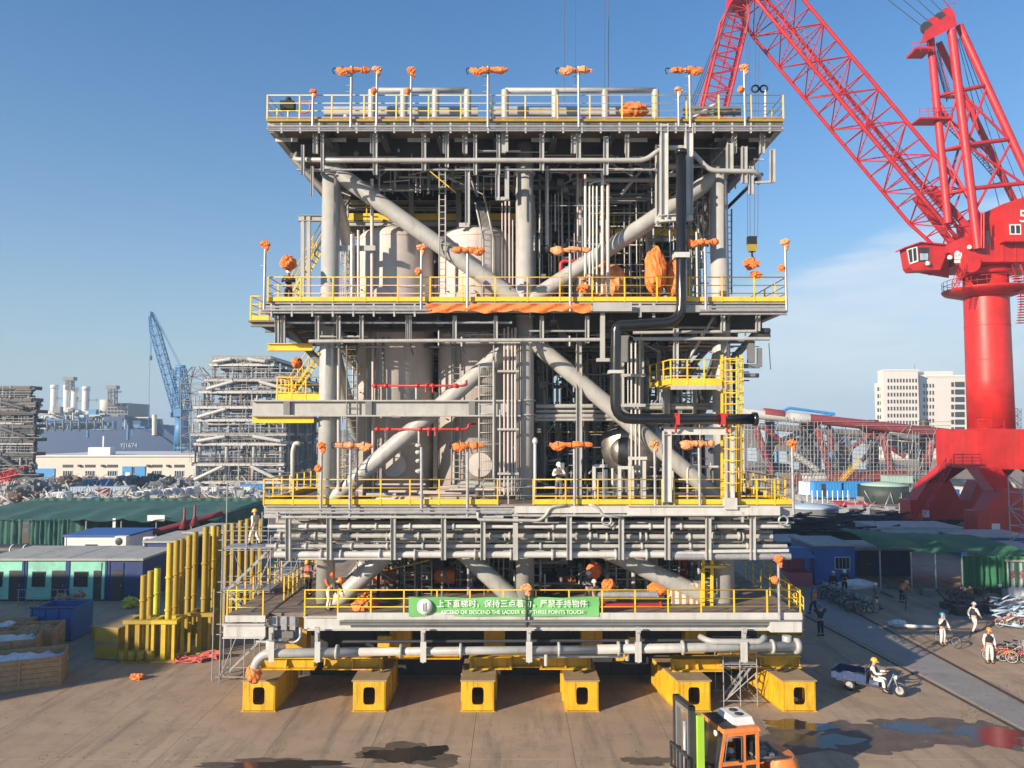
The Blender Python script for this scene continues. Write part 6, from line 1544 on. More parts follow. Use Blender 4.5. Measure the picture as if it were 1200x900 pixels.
for k in range(3): box('grille', Q(1123, 298 + k * 4.2, CY - 4.35) - V(.45, .05, .18), Q(1123, 298 + k * 4.2, CY - 4.35) + V(.4, .05, .18), WHITEP, cr)
MB().lathe([(.5, -.4), (.55, -.3), (1.2, -.25), (1.3, 0), (1.2, .3)], 24, Matrix.Translation(Q(1136, 308, CY - 4.2)) @ Matrix.Rotation(R(90), 4, 'X')).build('boom_pivot', CRANE_RED, cr)
# cab
c0, c1 = Q(1060, 318, CY - 4), Q(1094, 286, CY - 4)
def cabp(px, py, dy): return Q(px + 4, py, CY - 4 + dy)
cab = MB().prism([cabp(1058.5, 290, 0), cabp(1062.5, 313, 0), cabp(1066, 317, 0), cabp(1098, 316, 0), cabp(1104, 300, 0), cabp(1104, 287, 0), cabp(1076, 284.5, 0)], (0, 1.7, 0)).build('operator_cab', CRANE_RED, cr)
MB().prism([cabp(1056, 291, -.3), cabp(1075, 284.5, -.3), cabp(1106, 287, -.3), cabp(1106, 285.5, -.3), cabp(1075, 283, -.3), cabp(1056, 289.5, -.3)], (0, 2.2, 0)).build('cab_roof', CRANE_RED, cab)
f_ = MB().prism([cabp(1058.2, 292, .0), cabp(1061.8, 310, 0), cabp(1072, 306.5, -.02), cabp(1070.5, 289, -.02)], (0, -.06, 0)).build('window', WHITEP, cab)
MB().prism([cabp(1060.0, 293.2, -.08), cabp(1062.6, 307.6, -.08), cabp(1065.4, 306.6, -.08), cabp(1064.2, 291.7, -.08)], (0, -.02, 0)).build('pane', GLASS, f_); MB().prism([cabp(1065.8, 291.5, -.08), cabp(1066.9, 306.2, -.08), cabp(1070.4, 304.9, -.08), cabp(1069.3, 290.3, -.08)], (0, -.02, 0)).build('pane', GLASS, f_)
f_ = MB().prism([cabp(1072, 290, 0), cabp(1073, 307, 0), cabp(1084.5, 306, 0), cabp(1084.5, 290, 0)], (0, -.05, 0)).build('window', DARK, cab)
MB().prism([cabp(1074, 297, -.06), cabp(1074.5, 305, -.06), cabp(1083.5, 304.5, -.06), cabp(1083.5, 297, -.06)], (0, -.02, 0)).build('pane', PALEBLUE, f_)
stair(K(1118, 340, -4.4), K(1129, 318, -4.4), .9, BOOM_RED, cr, (0, 1, 0), BOOM_RED, 'stair', BOOM_RED)
# boom
bp, bt = K(1128, 280, 0), K(861, -38, 0)
boom = MB().box(bp - V(.6, 2.2, .6), bp + V(.6, 2.2, .6)).build('boom', BOOM_RED, cr)
dboom = (bt - bp).normalized()
lattice(bp, bt, Vector((0, 1, 0)), 5.6, 4.6, 17, .24, .085, BOOM_RED, boom, taper0=.8, taper1=.55)
# ladder walkway lying along the boom
wk = MB(); side = V(0, 1, 0); up_ = dboom.cross(side).normalized()
if up_.z < 0: up_ = -up_
for s in (-.45, .45): wk.tube(bp + side * s + dboom * 3, bt + side * s, .07, 5)
for i in range(85): c = lerp(bp + dboom * 3, bt, i / 85); wk.tube(c - side * .45, c + side * .45, .05, 4, cap=False); 
for s in (-.6, .6): wk.tube(bp + side * s + up_ * 1.0 + dboom * 3, bt + side * s + up_ * 1.0, .05, 4)
for i in range(28):
    c = lerp(bp + dboom * 3, bt, i / 28)
    for s in (-.6, .6): wk.tube(c + side * s, c + side * s + up_ * 1.0, .04, 4, cap=False)
wk.build('walkway', BOOM_RED, boom)
for s in (-1, 1):
    MB().bar(bp + side * s * 2.3 - dboom * 1.5, bp + side * s * 2.0 + dboom * 7.5, .35, .8).build('foot_plate', BOOM_RED, boom)
MB().box(bt - V(1.6, 1.8, 1), bt + V(1.6, 1.8, 1.2)).build('boom_head', BOOM_RED, boom)
# jib folded down from the boom head, passing behind the module
jt, jb = K(866, 2, 1), K(826, 168, 1)
jib = MB().box(jt - V(1.2, 1.6, .6), jt + V(1.2, 1.6, .8)).build('jib', BOOM_RED, cr)
lattice(jt, jb, Vector((0, 1, 0)), 2.6, 3.0, 14, .17, .07, BOOM_RED, jib, taper0=.55, taper1=1)
w2 = MB()
for s in (-.35, .35): w2.tube(jt + V(0, s, 0), jb + V(0, s, 0), .06, 4)
for i in range(46): c = lerp(jt, jb, i / 46); w2.tube(c + V(0, -.35, 0), c + V(0, .35, 0), .05, 4, cap=False)
w2.build('walkway', BOOM_RED, jib)
tube('jib_link', K(880, -8, 1), K(866, 6, 1), .5, BOOM_RED, jib, 10)
# A-frame
def leg(a, b, r, dya, dyb, name='frame_leg'): return tube(name, K(*a, dya), K(*b, dyb), r, BOOM_RED, cr, 14)
L1 = leg((1090, 42), (1111, 262), .45, -1.6, -3.6); L2 = leg((1115, 36), (1146, 292), .5, -2.6, -4.6)
L3 = leg((1124, 30), (1222, 243), .45, -1.6, -3.6); L4 = leg((1100, 50), (1192, 243), .4, 1.6, 3.6)
def on(a, b, dya, dyb, t): return lerp(K(*a, dya), K(*b, dyb), t)
A1 = lambda t: on((1090, 42), (1111, 262), -1.6, -3.6, t); A2 = lambda t: on((1115, 36), (1146, 292), -2.6, -4.6, t); A3 = lambda t: on((1124, 30), (1222, 243), -1.6, -3.6, t); A4 = lambda t: on((1100, 50), (1192, 243), 1.6, 3.6, t)
for t_ in (.33, .62, .85): tube('frame_strut', A1(t_), A2(t_ * .86), .2, BOOM_RED, cr); tube('frame_strut', A2(t_ * .86), A3(t_ * 1.02), .26, BOOM_RED, cr); tube('frame_strut', A1(t_), A4(t_), .22, BOOM_RED, cr)
for (f, g, ta, tb) in ((A1, A2, .33, .55), (A2, A1, .28, .62), (A1, A2, .62, .8), (A2, A1, .53, .9), (A2, A3, .28, .66), (A3, A2, .34, .55), (A3, A2, .64, .84), (A2, A3, .53, .92), (A1, A4, .4, .7), (A4, A1, .4, .85)): tube('frame_brace', f(ta), g(tb), .15, BOOM_RED, cr)
hd = MB().hull8([K(1078, 52, -3), K(1122, 30, -3), K(1122, 30, 3), K(1078, 52, 3), K(1084, 36, -3), K(1118, 12, -3), K(1118, 12, 3), K(1084, 36, 3)]).build('frame_head', BOOM_RED, cr)
for i in range(4):
    c = K(1086 + i * 8, 33 - i * 5.5, -1.6 + i * .6); MB().lathe([(.25, -.1), (.8, -.14), (.72, 0), (.8, .14), (.25, .1)], 20, Matrix.Translation(c) @ Matrix.Rotation(R(90), 4, 'X'), False).build('sheave', BOOM_RED if i % 2 else DARK, hd)
box('head_platform', K(1069, 62, -2) - V(0, 1, 0), K(1088, 60, -2) + V(0, 1.5, .1), BOOM_RED, cr); railing([K(1070, 60, -3), K(1088, 60, -3)], BOOM_RED, cr, toe=0, r=.035, spacing=.8); railing([K(1106, 8, -3), K(1120, 8, -3)], BOOM_RED, cr, toe=0, r=.035, spacing=.8, h=1.4)
pz = K(1078, 137, -3.4); box('head_platform', (pz.x, pz.y, pz.z - .2), (K(1117, 137, -3.4).x, pz.y + 2.2, pz.z), BOOM_RED, cr); railing([K(1078, 137, -3.4), K(1117, 137, -3.4)], BOOM_RED, cr, toe=0, r=.04, spacing=1.0)
for a, b_ in (((1102, 138), (1142, 178)), ((1142, 178), (1168, 208))): stair(K(*b_, -1), K(*a, -1), .8, DARK, cr, (0, 1, 0), DARK, 'stair', BOOM_RED)
stair(K(1096, 60, -.5), K(1112, 118, -.5), .8, DARK, cr, (0, 1, 0), DARK, 'stair', BOOM_RED)
ROPE = mat('wire_rope', (0.06, 0.07, 0.09), 0.5, var=0.1)
for i in range(5): tube('rope', K(1082 + i * 8, 32 - i * 5.5, -1.5 + i * .5), K(900 + i * 22, -110 - i * 6, -1 + i * .5), .055, ROPE, cr, 5)
for i in range(3): tube('rope', K(1122 + i * 2, 45, 1), K(1172 + i * 16, 245, 2), .045, ROPE, cr, 5)
for i in range(3): tube('rope', K(862 - i * 2, 0, 1), K(800 - i * 3, 160, -22 + i), .05, ROPE, cr, 5)
# hook block hanging beyond the module
hk = thing('hook_block', Q(880, 292, 66), 'black and yellow crane hook block on wire ropes right of the module', 'hook')
p = Q(881, 283, 66)
b_ = box('block', p - V(.38, .25, .3), p + V(.38, .25, .42), BLACK, hk); MB().hull8([p + V(-.3, -.27, -.9), p + V(.3, -.27, -.9), p + V(.3, .27, -.9), p + V(-.3, .27, -.9), p + V(-.42, -.27, -.3), p + V(.42, -.27, -.3), p + V(.42, .27, -.3), p + V(-.42, .27, -.3)]).build('cheek', OLDYEL, hk)
MB().path([p + V(0, 0, -.9), p + V(0, 0, -1.3), p + V(.22, 0, -1.6), p + V(0, 0, -1.85), p + V(-.22, 0, -1.6)], .09, 8, .15).build('hook', BLACK, hk)
for i, px in enumerate((876, 879, 884, 888)): tube('rope', Q(px, 278, 66), Q(px - 1 + (i > 1) * 3, -40, 66), .025, ROPE, hk, 5)
for px, py, s, lb in ((880, 309, .3, 'orange chain shackle bundle at the upper deck\'s right corner'), (886, 322, .22, 'small orange hanging knot below the crane hook')): tag(lumpy(Q(px, py, 36), s, s * .6, s * .7, TARP, 'chain_bundle', seed=py, n=10, amp=.5), lb, 'chain')
for i, (px, dy) in enumerate(((661, 70), (674, 70), (708, 74), (713, 74))):
    tag(tube('hoist_rope', Q(px, 120, dy), Q(px + .5, -30, dy), .03, ROPE, None, 5), 'thin hoist rope in the sky above the roof deck, %s from the left' % ORD[i], 'rope', 'thin hoist ropes above the roof')
# ================================================================== YELLOW PIPE STANDS ON THE LEFT
gs = 'yellow pipe posts standing in box frames'
rows = [(166, 674, 772, 0), (174, 669, 768, 0), (182, 665, 764, 2), (196, 636, 772, 1), (204, 633, 766, 0), (210, 631, 760, 0), (219, 627, 754, 0), (226, 623, 750, 0), (238, 617, 762, 0), (242, 628, 757, 0), (247.5, 616, 750, 1), (253, 616, 744, 0), (251, 661, 740, 2), (263, 614, 736, 0), (271, 613, 732, 0), (280, 610, 728, 0), (288, 608, 724, 0), (295, 606, 720, 0), (304, 608, 716, 0)]
for i, (px, pt_, pb_, kind) in enumerate(rows):
    p = G(px, pb_); top = Q(px, pt_, p.y).z; m = (OLDYEL, FADEYEL, LIMEYEL)[kind]
    t = thing('pipe_stand', p, '%s upright pipe in a box frame, %s post from the blue skip' % (('shade-dark yellow', 'bright yellow', 'lime yellow')[kind], ORD[i]), 'pipe stand', gs)
    hf = 2.15; w = .55
    if i in (0, 3, 8): 
        for sx in (-1, 1):
            for sy in (-1, 1): box('frame_post', (p.x + sx * w - .075, p.y + sy * w - .075, .08), (p.x + sx * w + .075, p.y + sy * w + .075, hf - .15), m if kind else OLDYEL, t)
        for sy in (-1, 1): box('frame_beam', (p.x - w - .2, p.y + sy * w - .13, hf - .15), (p.x + w + .2, p.y + sy * w + .13, hf + .05), m, t)
        for sx in (-1, 1): box('frame_beam', (p.x + sx * w - .1, p.y - w + .135, hf - .152), (p.x + sx * w + .1, p.y + w - .135, hf + .03), m, t)
        box('base_plate', (p.x - w - .25, p.y - w - .25, .004), (p.x + w + .25, p.y + w + .25, .08), m, t)
        box('stiffener', (p.x - .12, p.y - w - .05, .09), (p.x + .12, p.y - w + .05, hf - .16), m, t)
    tube('pipe', V(p.x, p.y, .1), V(p.x, p.y, top), .17, m, t, 18)
    for f in (.42, .7): 
        z = top * f; MB().lathe([(.168, z - .05), (.215, z - .04), (.215, z + .04), (.168, z + .05)], 18, Matrix.Translation((p.x, p.y, 0))).build('collar', m, t)
    if kind == 2 or i == 11: tube('band', V(p.x, p.y, top - .02), V(p.x, p.y, top + (.8 if i == 12 else .03)), .175, BLACK, t, 18)
def at_g(px, py): return G(px, py)
for k, (px, py, l, z) in enumerate(((127, 772, 2.1, 0), (127, 772, 2.1, .85), (122, 755, 1.9, .2))):
    p = G(px, py); M = Matrix.Translation((p.x, p.y, z + .06)) @ Matrix.Rotation(R(78), 4, 'Z')
    t = put('box_beam', None, M); tag(t, 'weathered yellow box beam, %s' % ('bottom of the pile beside the pipe stands', 'top of the pile beside the pipe stands', 'lying behind the pile of two')[k], 'beam', 'yellow box beams in a pile')
    put('web', MB().box((-.2, -.7, .06), (2.6, .7, .76)).mesh('web', OLDYEL), M, t); put('flange', MB().box((-.25, -.78, 0), (2.65, .78, .06)).box((-.25, -.78, .76), (2.65, .78, .82)).mesh('flange', mat_dusty), M, t)
    b = MB()
    for q in range(4): b.box((q * .75, -.77, .07), (q * .75 + .04, .77, .75))
    put('stiffener', b.mesh('stiffener', OLDYEL), M, t)
for k, px in enumerate((143, 154, 165, 176)):
    p = G(px, 776); t = thing('pipe_stub', p, 'short rusty yellow pipe stub on the ground, %s from the beam pile' % ORD[k], 'pipe stub', 'short pipe stubs before the stands')
    MB().lathe([(.19, 0), (.19, .62), (.15, .62), (.15, .3)], 18, Matrix.Translation(p)).build('barrel', OLDYEL, t); MB().lathe([(.22, .2), (.22, .26)], 18, Matrix.Translation(p)).build('collar', OLDYEL, t)
# heap of red hose beside the stands
hz = MB(); r_ = random.Random(3); c = G(222, 775); pts = [c + V(r_.uniform(-1.1, 1.1), r_.uniform(-.6, .6), .05 + r_.uniform(0, .15)) for _ in range(34)]; hz.path(pts, .035, 5, .2)
tag(hz.build('hose_heap', C_PINK), 'tangled red hose heap before the pipe stands', 'hose')

# ================================================================== CABINS, SKIP, CRATES, TENTS (LEFT)
def window(par, x0, x1, y, z0, z1, m_frame, grid=(3, 2), bars=True):
    """window in a wall facing -y at depth y"""
    f = box('window', (x0, y - .06, z0), (x1, y - .004, z1), m_frame, par)
    nx, ny = grid; w, h = (x1 - x0 - .08) / nx, (z1 - z0 - .08) / ny
    for i in range(nx):
        for k in range(ny): box('pane', (x0 + .04 + i * w + .02, y - .075, z0 + .04 + k * h + .02), (x0 + .04 + (i + 1) * w - .02, y - .063, z0 + .04 + (k + 1) * h - .02), GLASS, f)
    return f
yc = G(100, 704).y
def cabin(px0, px1, label, doors, wins, m, roof_m=ROOFGREY, y=None, h=2.9, depth=6.0, ym=None, grid=(3, 2), cat='cabin', grp=None):
    y = y or yc; x0, x1 = X(px0, y) / 1.0 * .985, X(px1, y) * .985
    k = lambda px: X(px, y) * .985
    t = thing('site_cabin', ((x0 + x1) / 2, y + depth / 2, 0), label, cat, grp)
    w = box('wall', (x0, y, .1), (x1, y + depth, h), m, t)
    box('roof', (x0 - .12, y - .2, h), (x1 + .12, y + depth + .1, h + .16), roof_m, t)
    for x in (x0 + .04, x1 - .04): box('corner_post', (x - .07, y - .05, .05), (x + .07, y - .004, h - .003), NAVY if m is MINT else m, t)
    box('plinth', (x0 - .02, y - .03, 0), (x1 + .02, y + depth, .1), DARK, t)
    for a, b_ in doors:
        d = box('door', (k(a), y - .05, .12), (k(b_), y - .004, 2.15), DARK, t); box('fanlight', (k(a), y - .055, 2.2), (k(b_), y - .004, 2.75), m, t); box('handle', (k(b_) - .2, y - .09, 1.05), (k(b_) - .12, y - .052, 1.15), GALV, d)
    for a, b_ in wins: window(t, k(a), k(b_), y, 1.0, 2.1, DARK, grid)
    b = MB(); n = int((x1 - x0) / .3)
    for i in range(n): x = x0 + .15 + i * .3; b.box((x, y - .018, .15), (x + .05, y - .003, .95))
    b.build('rib', m, t)
    return t
cabin(-22, 27, 'mint green cabin at the picture\'s left edge', [(10, 25)], [(-12, 2)], MINT, grp='mint green cabins in a row')
cabin(29, 78, 'mint green cabin between the left edge and the wall with open door', [(60, 76)], [(37, 52)], MINT, grp='mint green cabins in a row')
cabin(79, 124, 'mint green cabin at the right end of its row beside navy cabin', [(109, 118)], [(86, 102)], MINT, grp='mint green cabins in a row')
t = cabin(126, 166, 'dark navy cabin open at the end of the mint green row', [(131, 144)], [], NAVY, depth=9)
cabin(168, 212, 'navy container cabin behind the yellow pipe stands', [(175, 184)], [], NAVY, y=62, h=3.4)
cabin(214, 262, 'navy blue container farther behind the yellow pipe stands', [], [(225, 235)], NAVY, y=66, h=3.6)
cabin(74, 148, 'low white and blue cabin with small window behind the mint green row', [], [(98, 112)], WHITEP, roof_m=BLUE, y=70, h=2.8, depth=5, grid=(2, 1))
for k, (px, py) in enumerate(((143, 634), (176, 635))):
    p = Q(px, py, 69); t = thing('air_conditioner', p, 'white air conditioner unit on a cabin roof, %s' % ('nearer the green tent', 'nearer the yellow pipes')[k], 'air conditioner')
    box('case', p - V(.5, .3, .5), p + V(.5, .3, .45), WHITEP, t); MB().lathe([(.34, 0), (.3, .03), (.05, .04)], 16, Matrix.Translation(p + V(-.12, -.301, 0)) @ Matrix.Rotation(R(90), 4, 'X')).build('fan', DARK, t)
    box('rail', p - V(.5, .2, 1.0), p + V(.5, .2, -.503), DARK, t)
for px, lb in ((141, 'white globe lamp on the navy cabin roof edge, nearer the mint row'), (163, 'white globe lamp on the navy cabin roof edge, nearer the pipes'), (186, 'small white lamp on the container roof behind the pipe stands')):
    p = Q(px, 658 if px < 180 else 650, yc + .3 if px < 180 else 62); t = thing('globe_lamp', p, lb, 'lamp'); MB().lathe([(.02, -.2), (.17, -.1), (.2, .02), (.14, .15), (.02, .2)], 12, Matrix.Translation(p)).build('shade', WHITEP, t); tube('stem', p - V(0, 0, .5), p - V(0, 0, .19), .03, DARK, t, 6)
# blue open skip
y = G(56, 752).y; t = thing('skip', G(56, 752), 'dark blue steel skip standing before the mint green cabins', 'skip'); x0, x1 = X(31, y) * .975, X(80, y) * .975
for lo, hi, nm in (((x0, y, .1), (x1, y + .06, 1.9), 'side'), ((x0, y + 2.2, .1), (x1, y + 2.26, 1.9), 'side'), ((x0, y + .063, .1), (x0 + .06, y + 2.197, 1.9), 'side'), ((x1 - .06, y + .063, .1), (x1, y + 2.197, 1.9), 'side'), ((x0, y, .05), (x1, y + 2.26, .1), 'floor')): box(nm, lo, hi, BLUE, t)
for f in (0, .33, .66, 1): box('rib', (x0 + (x1 - x0 - .1) * f, y - .07, .15), (x0 + (x1 - x0 - .1) * f + .1, y - .003, 1.85), BLUE, t)
box('rim', (x0 - .05, y - .08, 1.9), (x1 + .05, y + .08, 2.0), NAVY, t); box('load', (x0 + .1, y + .1, 1.2), (x1 - .1, y + 2.1, 1.6), DARK, t)
# timber crates with plastic sheeting
def crate(px0, px1, pyb, pyt, label, depth=2.4, fill='plastic', seed=1, yaw=0.0):
    p = G((px0 + px1) / 2, pyb); y = p.y; k = 1 - (pyb - 505 - 250) / 900 * .06
    w = (G(px1, pyb).x - G(px0, pyb).x) / 2; h = Q(600, pyt, y).z
    M = Matrix.Translation(p) @ Matrix.Rotation(yaw, 4, 'Z'); t = put('timber_crate', None, M); tag(t, label, 'crate', 'open timber crates at the left edge')
    nb = max(3, int(h / .22))
    for ysd in (0, depth):
        for i in range(nb): put('board', MB().box((-w, ysd - .03, h * i / nb + .01), (w, ysd + .03, h * (i + 1) / nb - .008)).mesh('board', WOOD), M, t)
        for f in (-1, -.33, .33, .97): put('batten', MB().box((w * f - .05, ysd - .09 if ysd == 0 else ysd + .031, 0), (w * f + .06, ysd - .031 if ysd == 0 else ysd + .09, h)).mesh('batten', WOOD), M, t)
    for xs in (-w, w):
        for i in range(nb): put('board', MB().box((xs - .03, .035, h * i / nb + .012), (xs + .03, depth - .035, h * (i + 1) / nb - .01)).mesh('board', WOOD), M, t)
    r2 = random.Random(seed); b = MB(); n, m_ = 14, 8; vs = []
    for i in range(n + 1):
        for q in range(m_ + 1):
            ex = math.sin(math.pi * i / n) * math.sin(math.pi * q / m_)
            vs.append(V(-w * .95 + 1.9 * w * i / n, .06 + (depth - .12) * q / m_, h * .78 + ex * .25 + r2.uniform(-.12, .16)))
    b.add(vs, [(i * (m_ + 1) + q, (i + 1) * (m_ + 1) + q, (i + 1) * (m_ + 1) + q + 1, i * (m_ + 1) + q + 1) for i in range(n) for q in range(m_)])
    put('plastic_sheet' if fill == 'plastic' else 'packing', b.mesh('sheet', PLASTIC if fill == 'plastic' else WOOD), M, t)
crate(-70, 62, 812, 776, 'long timber crate with white plastic, nearest the camera', 2.2, seed=1, yaw=R(24))
crate(-40, 33, 788, 752, 'timber crate with loose white sheeting behind the longest crate', 2.2, seed=2, yaw=R(20))
crate(5, 58, 772, 738, 'timber crate full of boards before the blue skip', 2.0, 'wood', 3, R(14))
crate(-35, 22, 768, 735, 'timber crate with blue-white sheet at the left edge', 2.2, seed=4, yaw=R(14))
crate(14, 62, 752, 728, 'plywood crate farthest back, touching the blue skip', 1.2, 'wood', 5, R(10))
tag(lumpy(G(68, 775) + V(0, 0, .2), .5, .4, .25, PLASTIC, 'plastic_bundle', seed=4), 'crumpled grey plastic bundle beside the blue skip', 'plastic')
# clutter heap before the mint cabins
for k, (px, py, s, m, lb) in enumerate(((97, 702, .8, C_PINK, 'red and white rag heap before the mint green cabins'), (72, 706, .5, WOOD, 'round brown drum bundle before the mint green cabins'), (32, 702, .5, WOOD, 'brown sack heap by the left mint cabin'), (84, 700, .6, PLASTIC, 'pale plastic heap between the mint cabin doors'), (152, 712, .6, LIMEYEL, 'green bagged heap before the navy cabin'))): tag(lumpy(G(px, py) + V(0, 0, s * .5), s, s * .7, s * .6, m, 'rag_heap', seed=k + 40, amp=.5), lb, 'heap')
b = MB()
for i in range(9): x = X(30 + i * 9, yc - 1.5); b.tube((x, yc - 1.5, 0), (x, yc - 1.5, 1.1), .025, 5)
for z in (.55, 1.1): b.tube((X(28, yc - 1.5), yc - 1.5, z), (X(104, yc - 1.5), yc - 1.5, z), .022, 5)
tag(b.build('guard_rail', GALV), 'thin grey tube guard rail before the mint green cabins', 'railing')
# big dark green tarpaulin shelter
yt = 80.0
tent = thing('tarpaulin_shelter', Q(120, 640, yt), 'large dark green tarpaulin shelter with hanging side curtains', 'tent')
xa, xb, ya, yb = X(-60, yt), X(262, yt) * .985, yt, yt + 14
zE, zR = Z(609, yt), Z(609, yt) + .9
n, mm = 44, 12; vs = []; r_ = random.Random(6)
for i in range(n + 1):
    for q in range(mm + 1):
        u, v = i / n, q / mm
        z = zE + (zR - zE) * math.sin(math.pi * min(v * 1.15, 1) * .5) + .28 * math.sin(u * math.pi * 7) ** 2 * (1 - v) - .25 + r_.uniform(-.09, .09)
        vs.append(V(xa + (xb - xa) * u + (v * 3.0 if u > .95 else 0) * 0, ya + (yb - ya) * v, z - (1.3 if u > .98 else 0) * (1)))
b = MB().add(vs, [(i * (mm + 1) + q, (i + 1) * (mm + 1) + q, (i + 1) * (mm + 1) + q + 1, i * (mm + 1) + q + 1) for i in range(n) for q in range(mm)], True)
b.add([v - V(0, 0, .04) for v in vs], [(i * (mm + 1) + q + 1, (i + 1) * (mm + 1) + q + 1, (i + 1) * (mm + 1) + q, i * (mm + 1) + q) for i in range(n) for q in range(mm)], True)
b.build('roof_sheet', GREENTARP, tent)
def curtain(p, q, z1, z0, par, m, folds=14, amp=.14, name='curtain'):
    p, q = Vector(p), Vector(q); d = (q - p); nn = Vector((-d.y, d.x, 0)).normalized(); N2 = folds * 4; vs = []
    for i in range(N2 + 1):
        c = lerp(p, q, i / N2) + nn * amp * math.sin(i * math.pi / 2 + .6) * (1)
        vs += [V(c.x, c.y, z1), V(c.x + nn.x * .1 * math.sin(i), c.y + nn.y * .1 * math.sin(i), (z0 + z1) / 2), V(c.x, c.y, z0 + .1 * math.sin(i * 1.7))]
    b = MB().add(vs, [(i * 3 + k, (i + 1) * 3 + k, (i + 1) * 3 + k + 1, i * 3 + k + 1) for i in range(N2) for k in range(2)], True)
    vs2 = [v + nn * .02 for v in vs]; b.add(vs2, [(i * 3 + k + 1, (i + 1) * 3 + k + 1, (i + 1) * 3 + k, i * 3 + k) for i in range(N2) for k in range(2)], True)
    return b.build(name, m, par)
curtain((xa, ya + .2, 0), (X(30, yt), ya + .2, 0), zE, 0, tent, GREENTARP, 12); curtain((X(38, yt), ya + .2, 0), (X(85, yt), ya + .2, 0), zE, 0, tent, GREENTARP, 9)
curtain((xb - .2, ya, 0), (xb - .2, yb, 0), zE + .6, 0, tent, GREENTARP, 22); curtain((xa, yb, 0), (xb, yb, 0), zE + 1, 0, tent, GREENTARP, 26)
for k in range(9): x = xa + (xb - xa) * k / 8; tube('tent_pole', V(x, ya + .35, 0), V(x, ya + .35, zE - .1), .07, GALV, tent, 6)
for k, px in enumerate((134, 183)): p = Q(px, 613 if px < 150 else 607, yt + .2); tag(box('hung_sign', p - V(.15, .05, .5), p + V(.15, 0, .5), WHITEP) if px < 150 else box('hung_sign', p - V(.9, .05, .3), p + V(.9, 0, .3), WHITEP), ('narrow white sign hanging at the green shelter front', 'white sheet sign under the green shelter\'s right end')[k], 'sign')
t = thing('steel_pipe', G(30, 660), 'thick dark pipe lying across in front of the green shelter', 'pipe'); p0, p1 = Q(-20, 645, 72), Q(54, 645, 72); tube('barrel', p0, p1, .55, DARK, t, 18)
for px in (15, 30): p = Q(px, 645, 72); tube('band', p, p + V(.12, 0, 0), .57, WHITEP, t, 18)
box('bearer', (p0.x, 71.6, 0), (p1.x, 72.4, p0.z - .5), DARK, t)
tag(lumpy(G(15, 672) + V(0, 0, .6), 2.6, 1.2, .8, BLUE, 'blue_tarp_heap', seed=8, amp=.3), 'crumpled blue sheet heap before the green shelter', 'tarpaulin')
t = thing('gangway_boom', G(200, 640), 'long dark red tubular boom slanting past the green shelter', 'boom'); tube('barrel', Q(150, 632, 74), Q(262, 601, 78), .3, mat('dark_red_paint', (.2, .03, .04), .5), t, 10)
for px in (216, 228): p = Q(px, 612 - (px - 216) * .25, 76); MB().lathe([(.5, -.6), (.12, .4), (.1, 1.4), (.02, 1.5)], 10, Matrix.Translation(p)).build('finial', MATS['dark_red_paint'], t)

# ================================================================== MIDDLE DISTANCE, LEFT
def container(px0, px1, pyb, pyt, m, label, Y=None, depth=2.6, nm='container', cat='container', door=None, grp=None):
    Y = Y or G(600, pyb).y; x0, x1 = Q(px0, 560, Y).x, Q(px1, 560, Y).x; z1 = Z(pyt, Y); z0 = max(0, Z(pyb, Y))
    t = thing(nm, ((x0 + x1) / 2, Y, z0), label, cat, grp); box('body', (x0, Y, z0 + .05), (x1, Y + depth, z1), m, t)
    b = MB(); n = max(3, int((x1 - x0) / .5))
    for i in range(n): x = x0 + (x1 - x0) * (i + .3) / n; b.box((x, Y - .06, z0 + .15), (x + (x1 - x0) / n * .4, Y - .003, z1 - .12))
    b.build('corrugation', m, t); box('frame_rail', (x0 - .03, Y - .08, z1 - .1), (x1 + .03, Y + depth, z1 + .04), m, t); box('frame_rail', (x0 - .03, Y - .08, z0), (x1 + .03, Y + depth, z0 + .12), m, t)
    if door: box('door', (Q(door[0], 560, Y).x, Y - .1, z0 + .15), (Q(door[1], 560, Y).x, Y - .065, z1 - .3), DARK, t)
    return t
# long white shed with blue gates
ys = 205.0; t = thing('warehouse', Q(130, 560, ys), 'long low cream warehouse with blue sliding gates', 'warehouse'); x0, x1 = X(34, ys), X(235, ys); zr_ = Z(535, ys)
box('wall', (x0, ys, 0), (x1, ys + 40, zr_), CREAM, t); box('roof', (x0 - .5, ys - .5, zr_), (x1 + .5, ys + 40.5, zr_ + .35), WHITEP, t)
for px in (82, 108, 134, 186, 212):
    f = box('window', (X(px - 6, ys), ys - .1, Z(547.8, ys)), (X(px + 6, ys), ys - .01, Z(544.5, ys)), DARK, t)
    f = box('window', (X(px - 5.5, ys), ys - .1, Z(558, ys)), (X(px + 5.5, ys), ys - .01, Z(551.5, ys)), PALEBLUE, t)
    for k in range(4): box('pane', (X(px - 5 + k * 2.7, ys), ys - .14, Z(557.4, ys)), (X(px - 5 + k * 2.7 + 1.7, ys), ys - .11, Z(552, ys)), GLASS, f)
for a, b_ in ((146, 157), (160.5, 172.5)): 
    d = box('gate', (X(a, ys), ys - .25, 0), (X(b_, ys), ys - .02, Z(546.5, ys)), SKYBLUE, t)
box('gate_gap', (X(157, ys), ys - .1, 0), (X(160.5, ys), ys - .01, Z(547, ys)), DARK, t); box('notice', (X(150, ys), ys - .3, Z(558, ys)), (X(155, ys), ys - .26, Z(553.5, ys)), WHITEP, t)
box('gate', (X(44, ys), ys - .25, 0), (X(67, ys), ys - .02, Z(549, ys)), SKYBLUE, t); box('roof_unit', (X(100, ys), ys + 2, zr_ + .36), (X(126, ys), ys + 5, zr_ + 2.4), WHITEP, t)
for px in (96, 123, 176, 199): box('vent_hood', (X(px - 1.5, ys), ys - .6, Z(547, ys)), (X(px + 1.5, ys), ys - .01, Z(544.5, ys)), DARK, t)
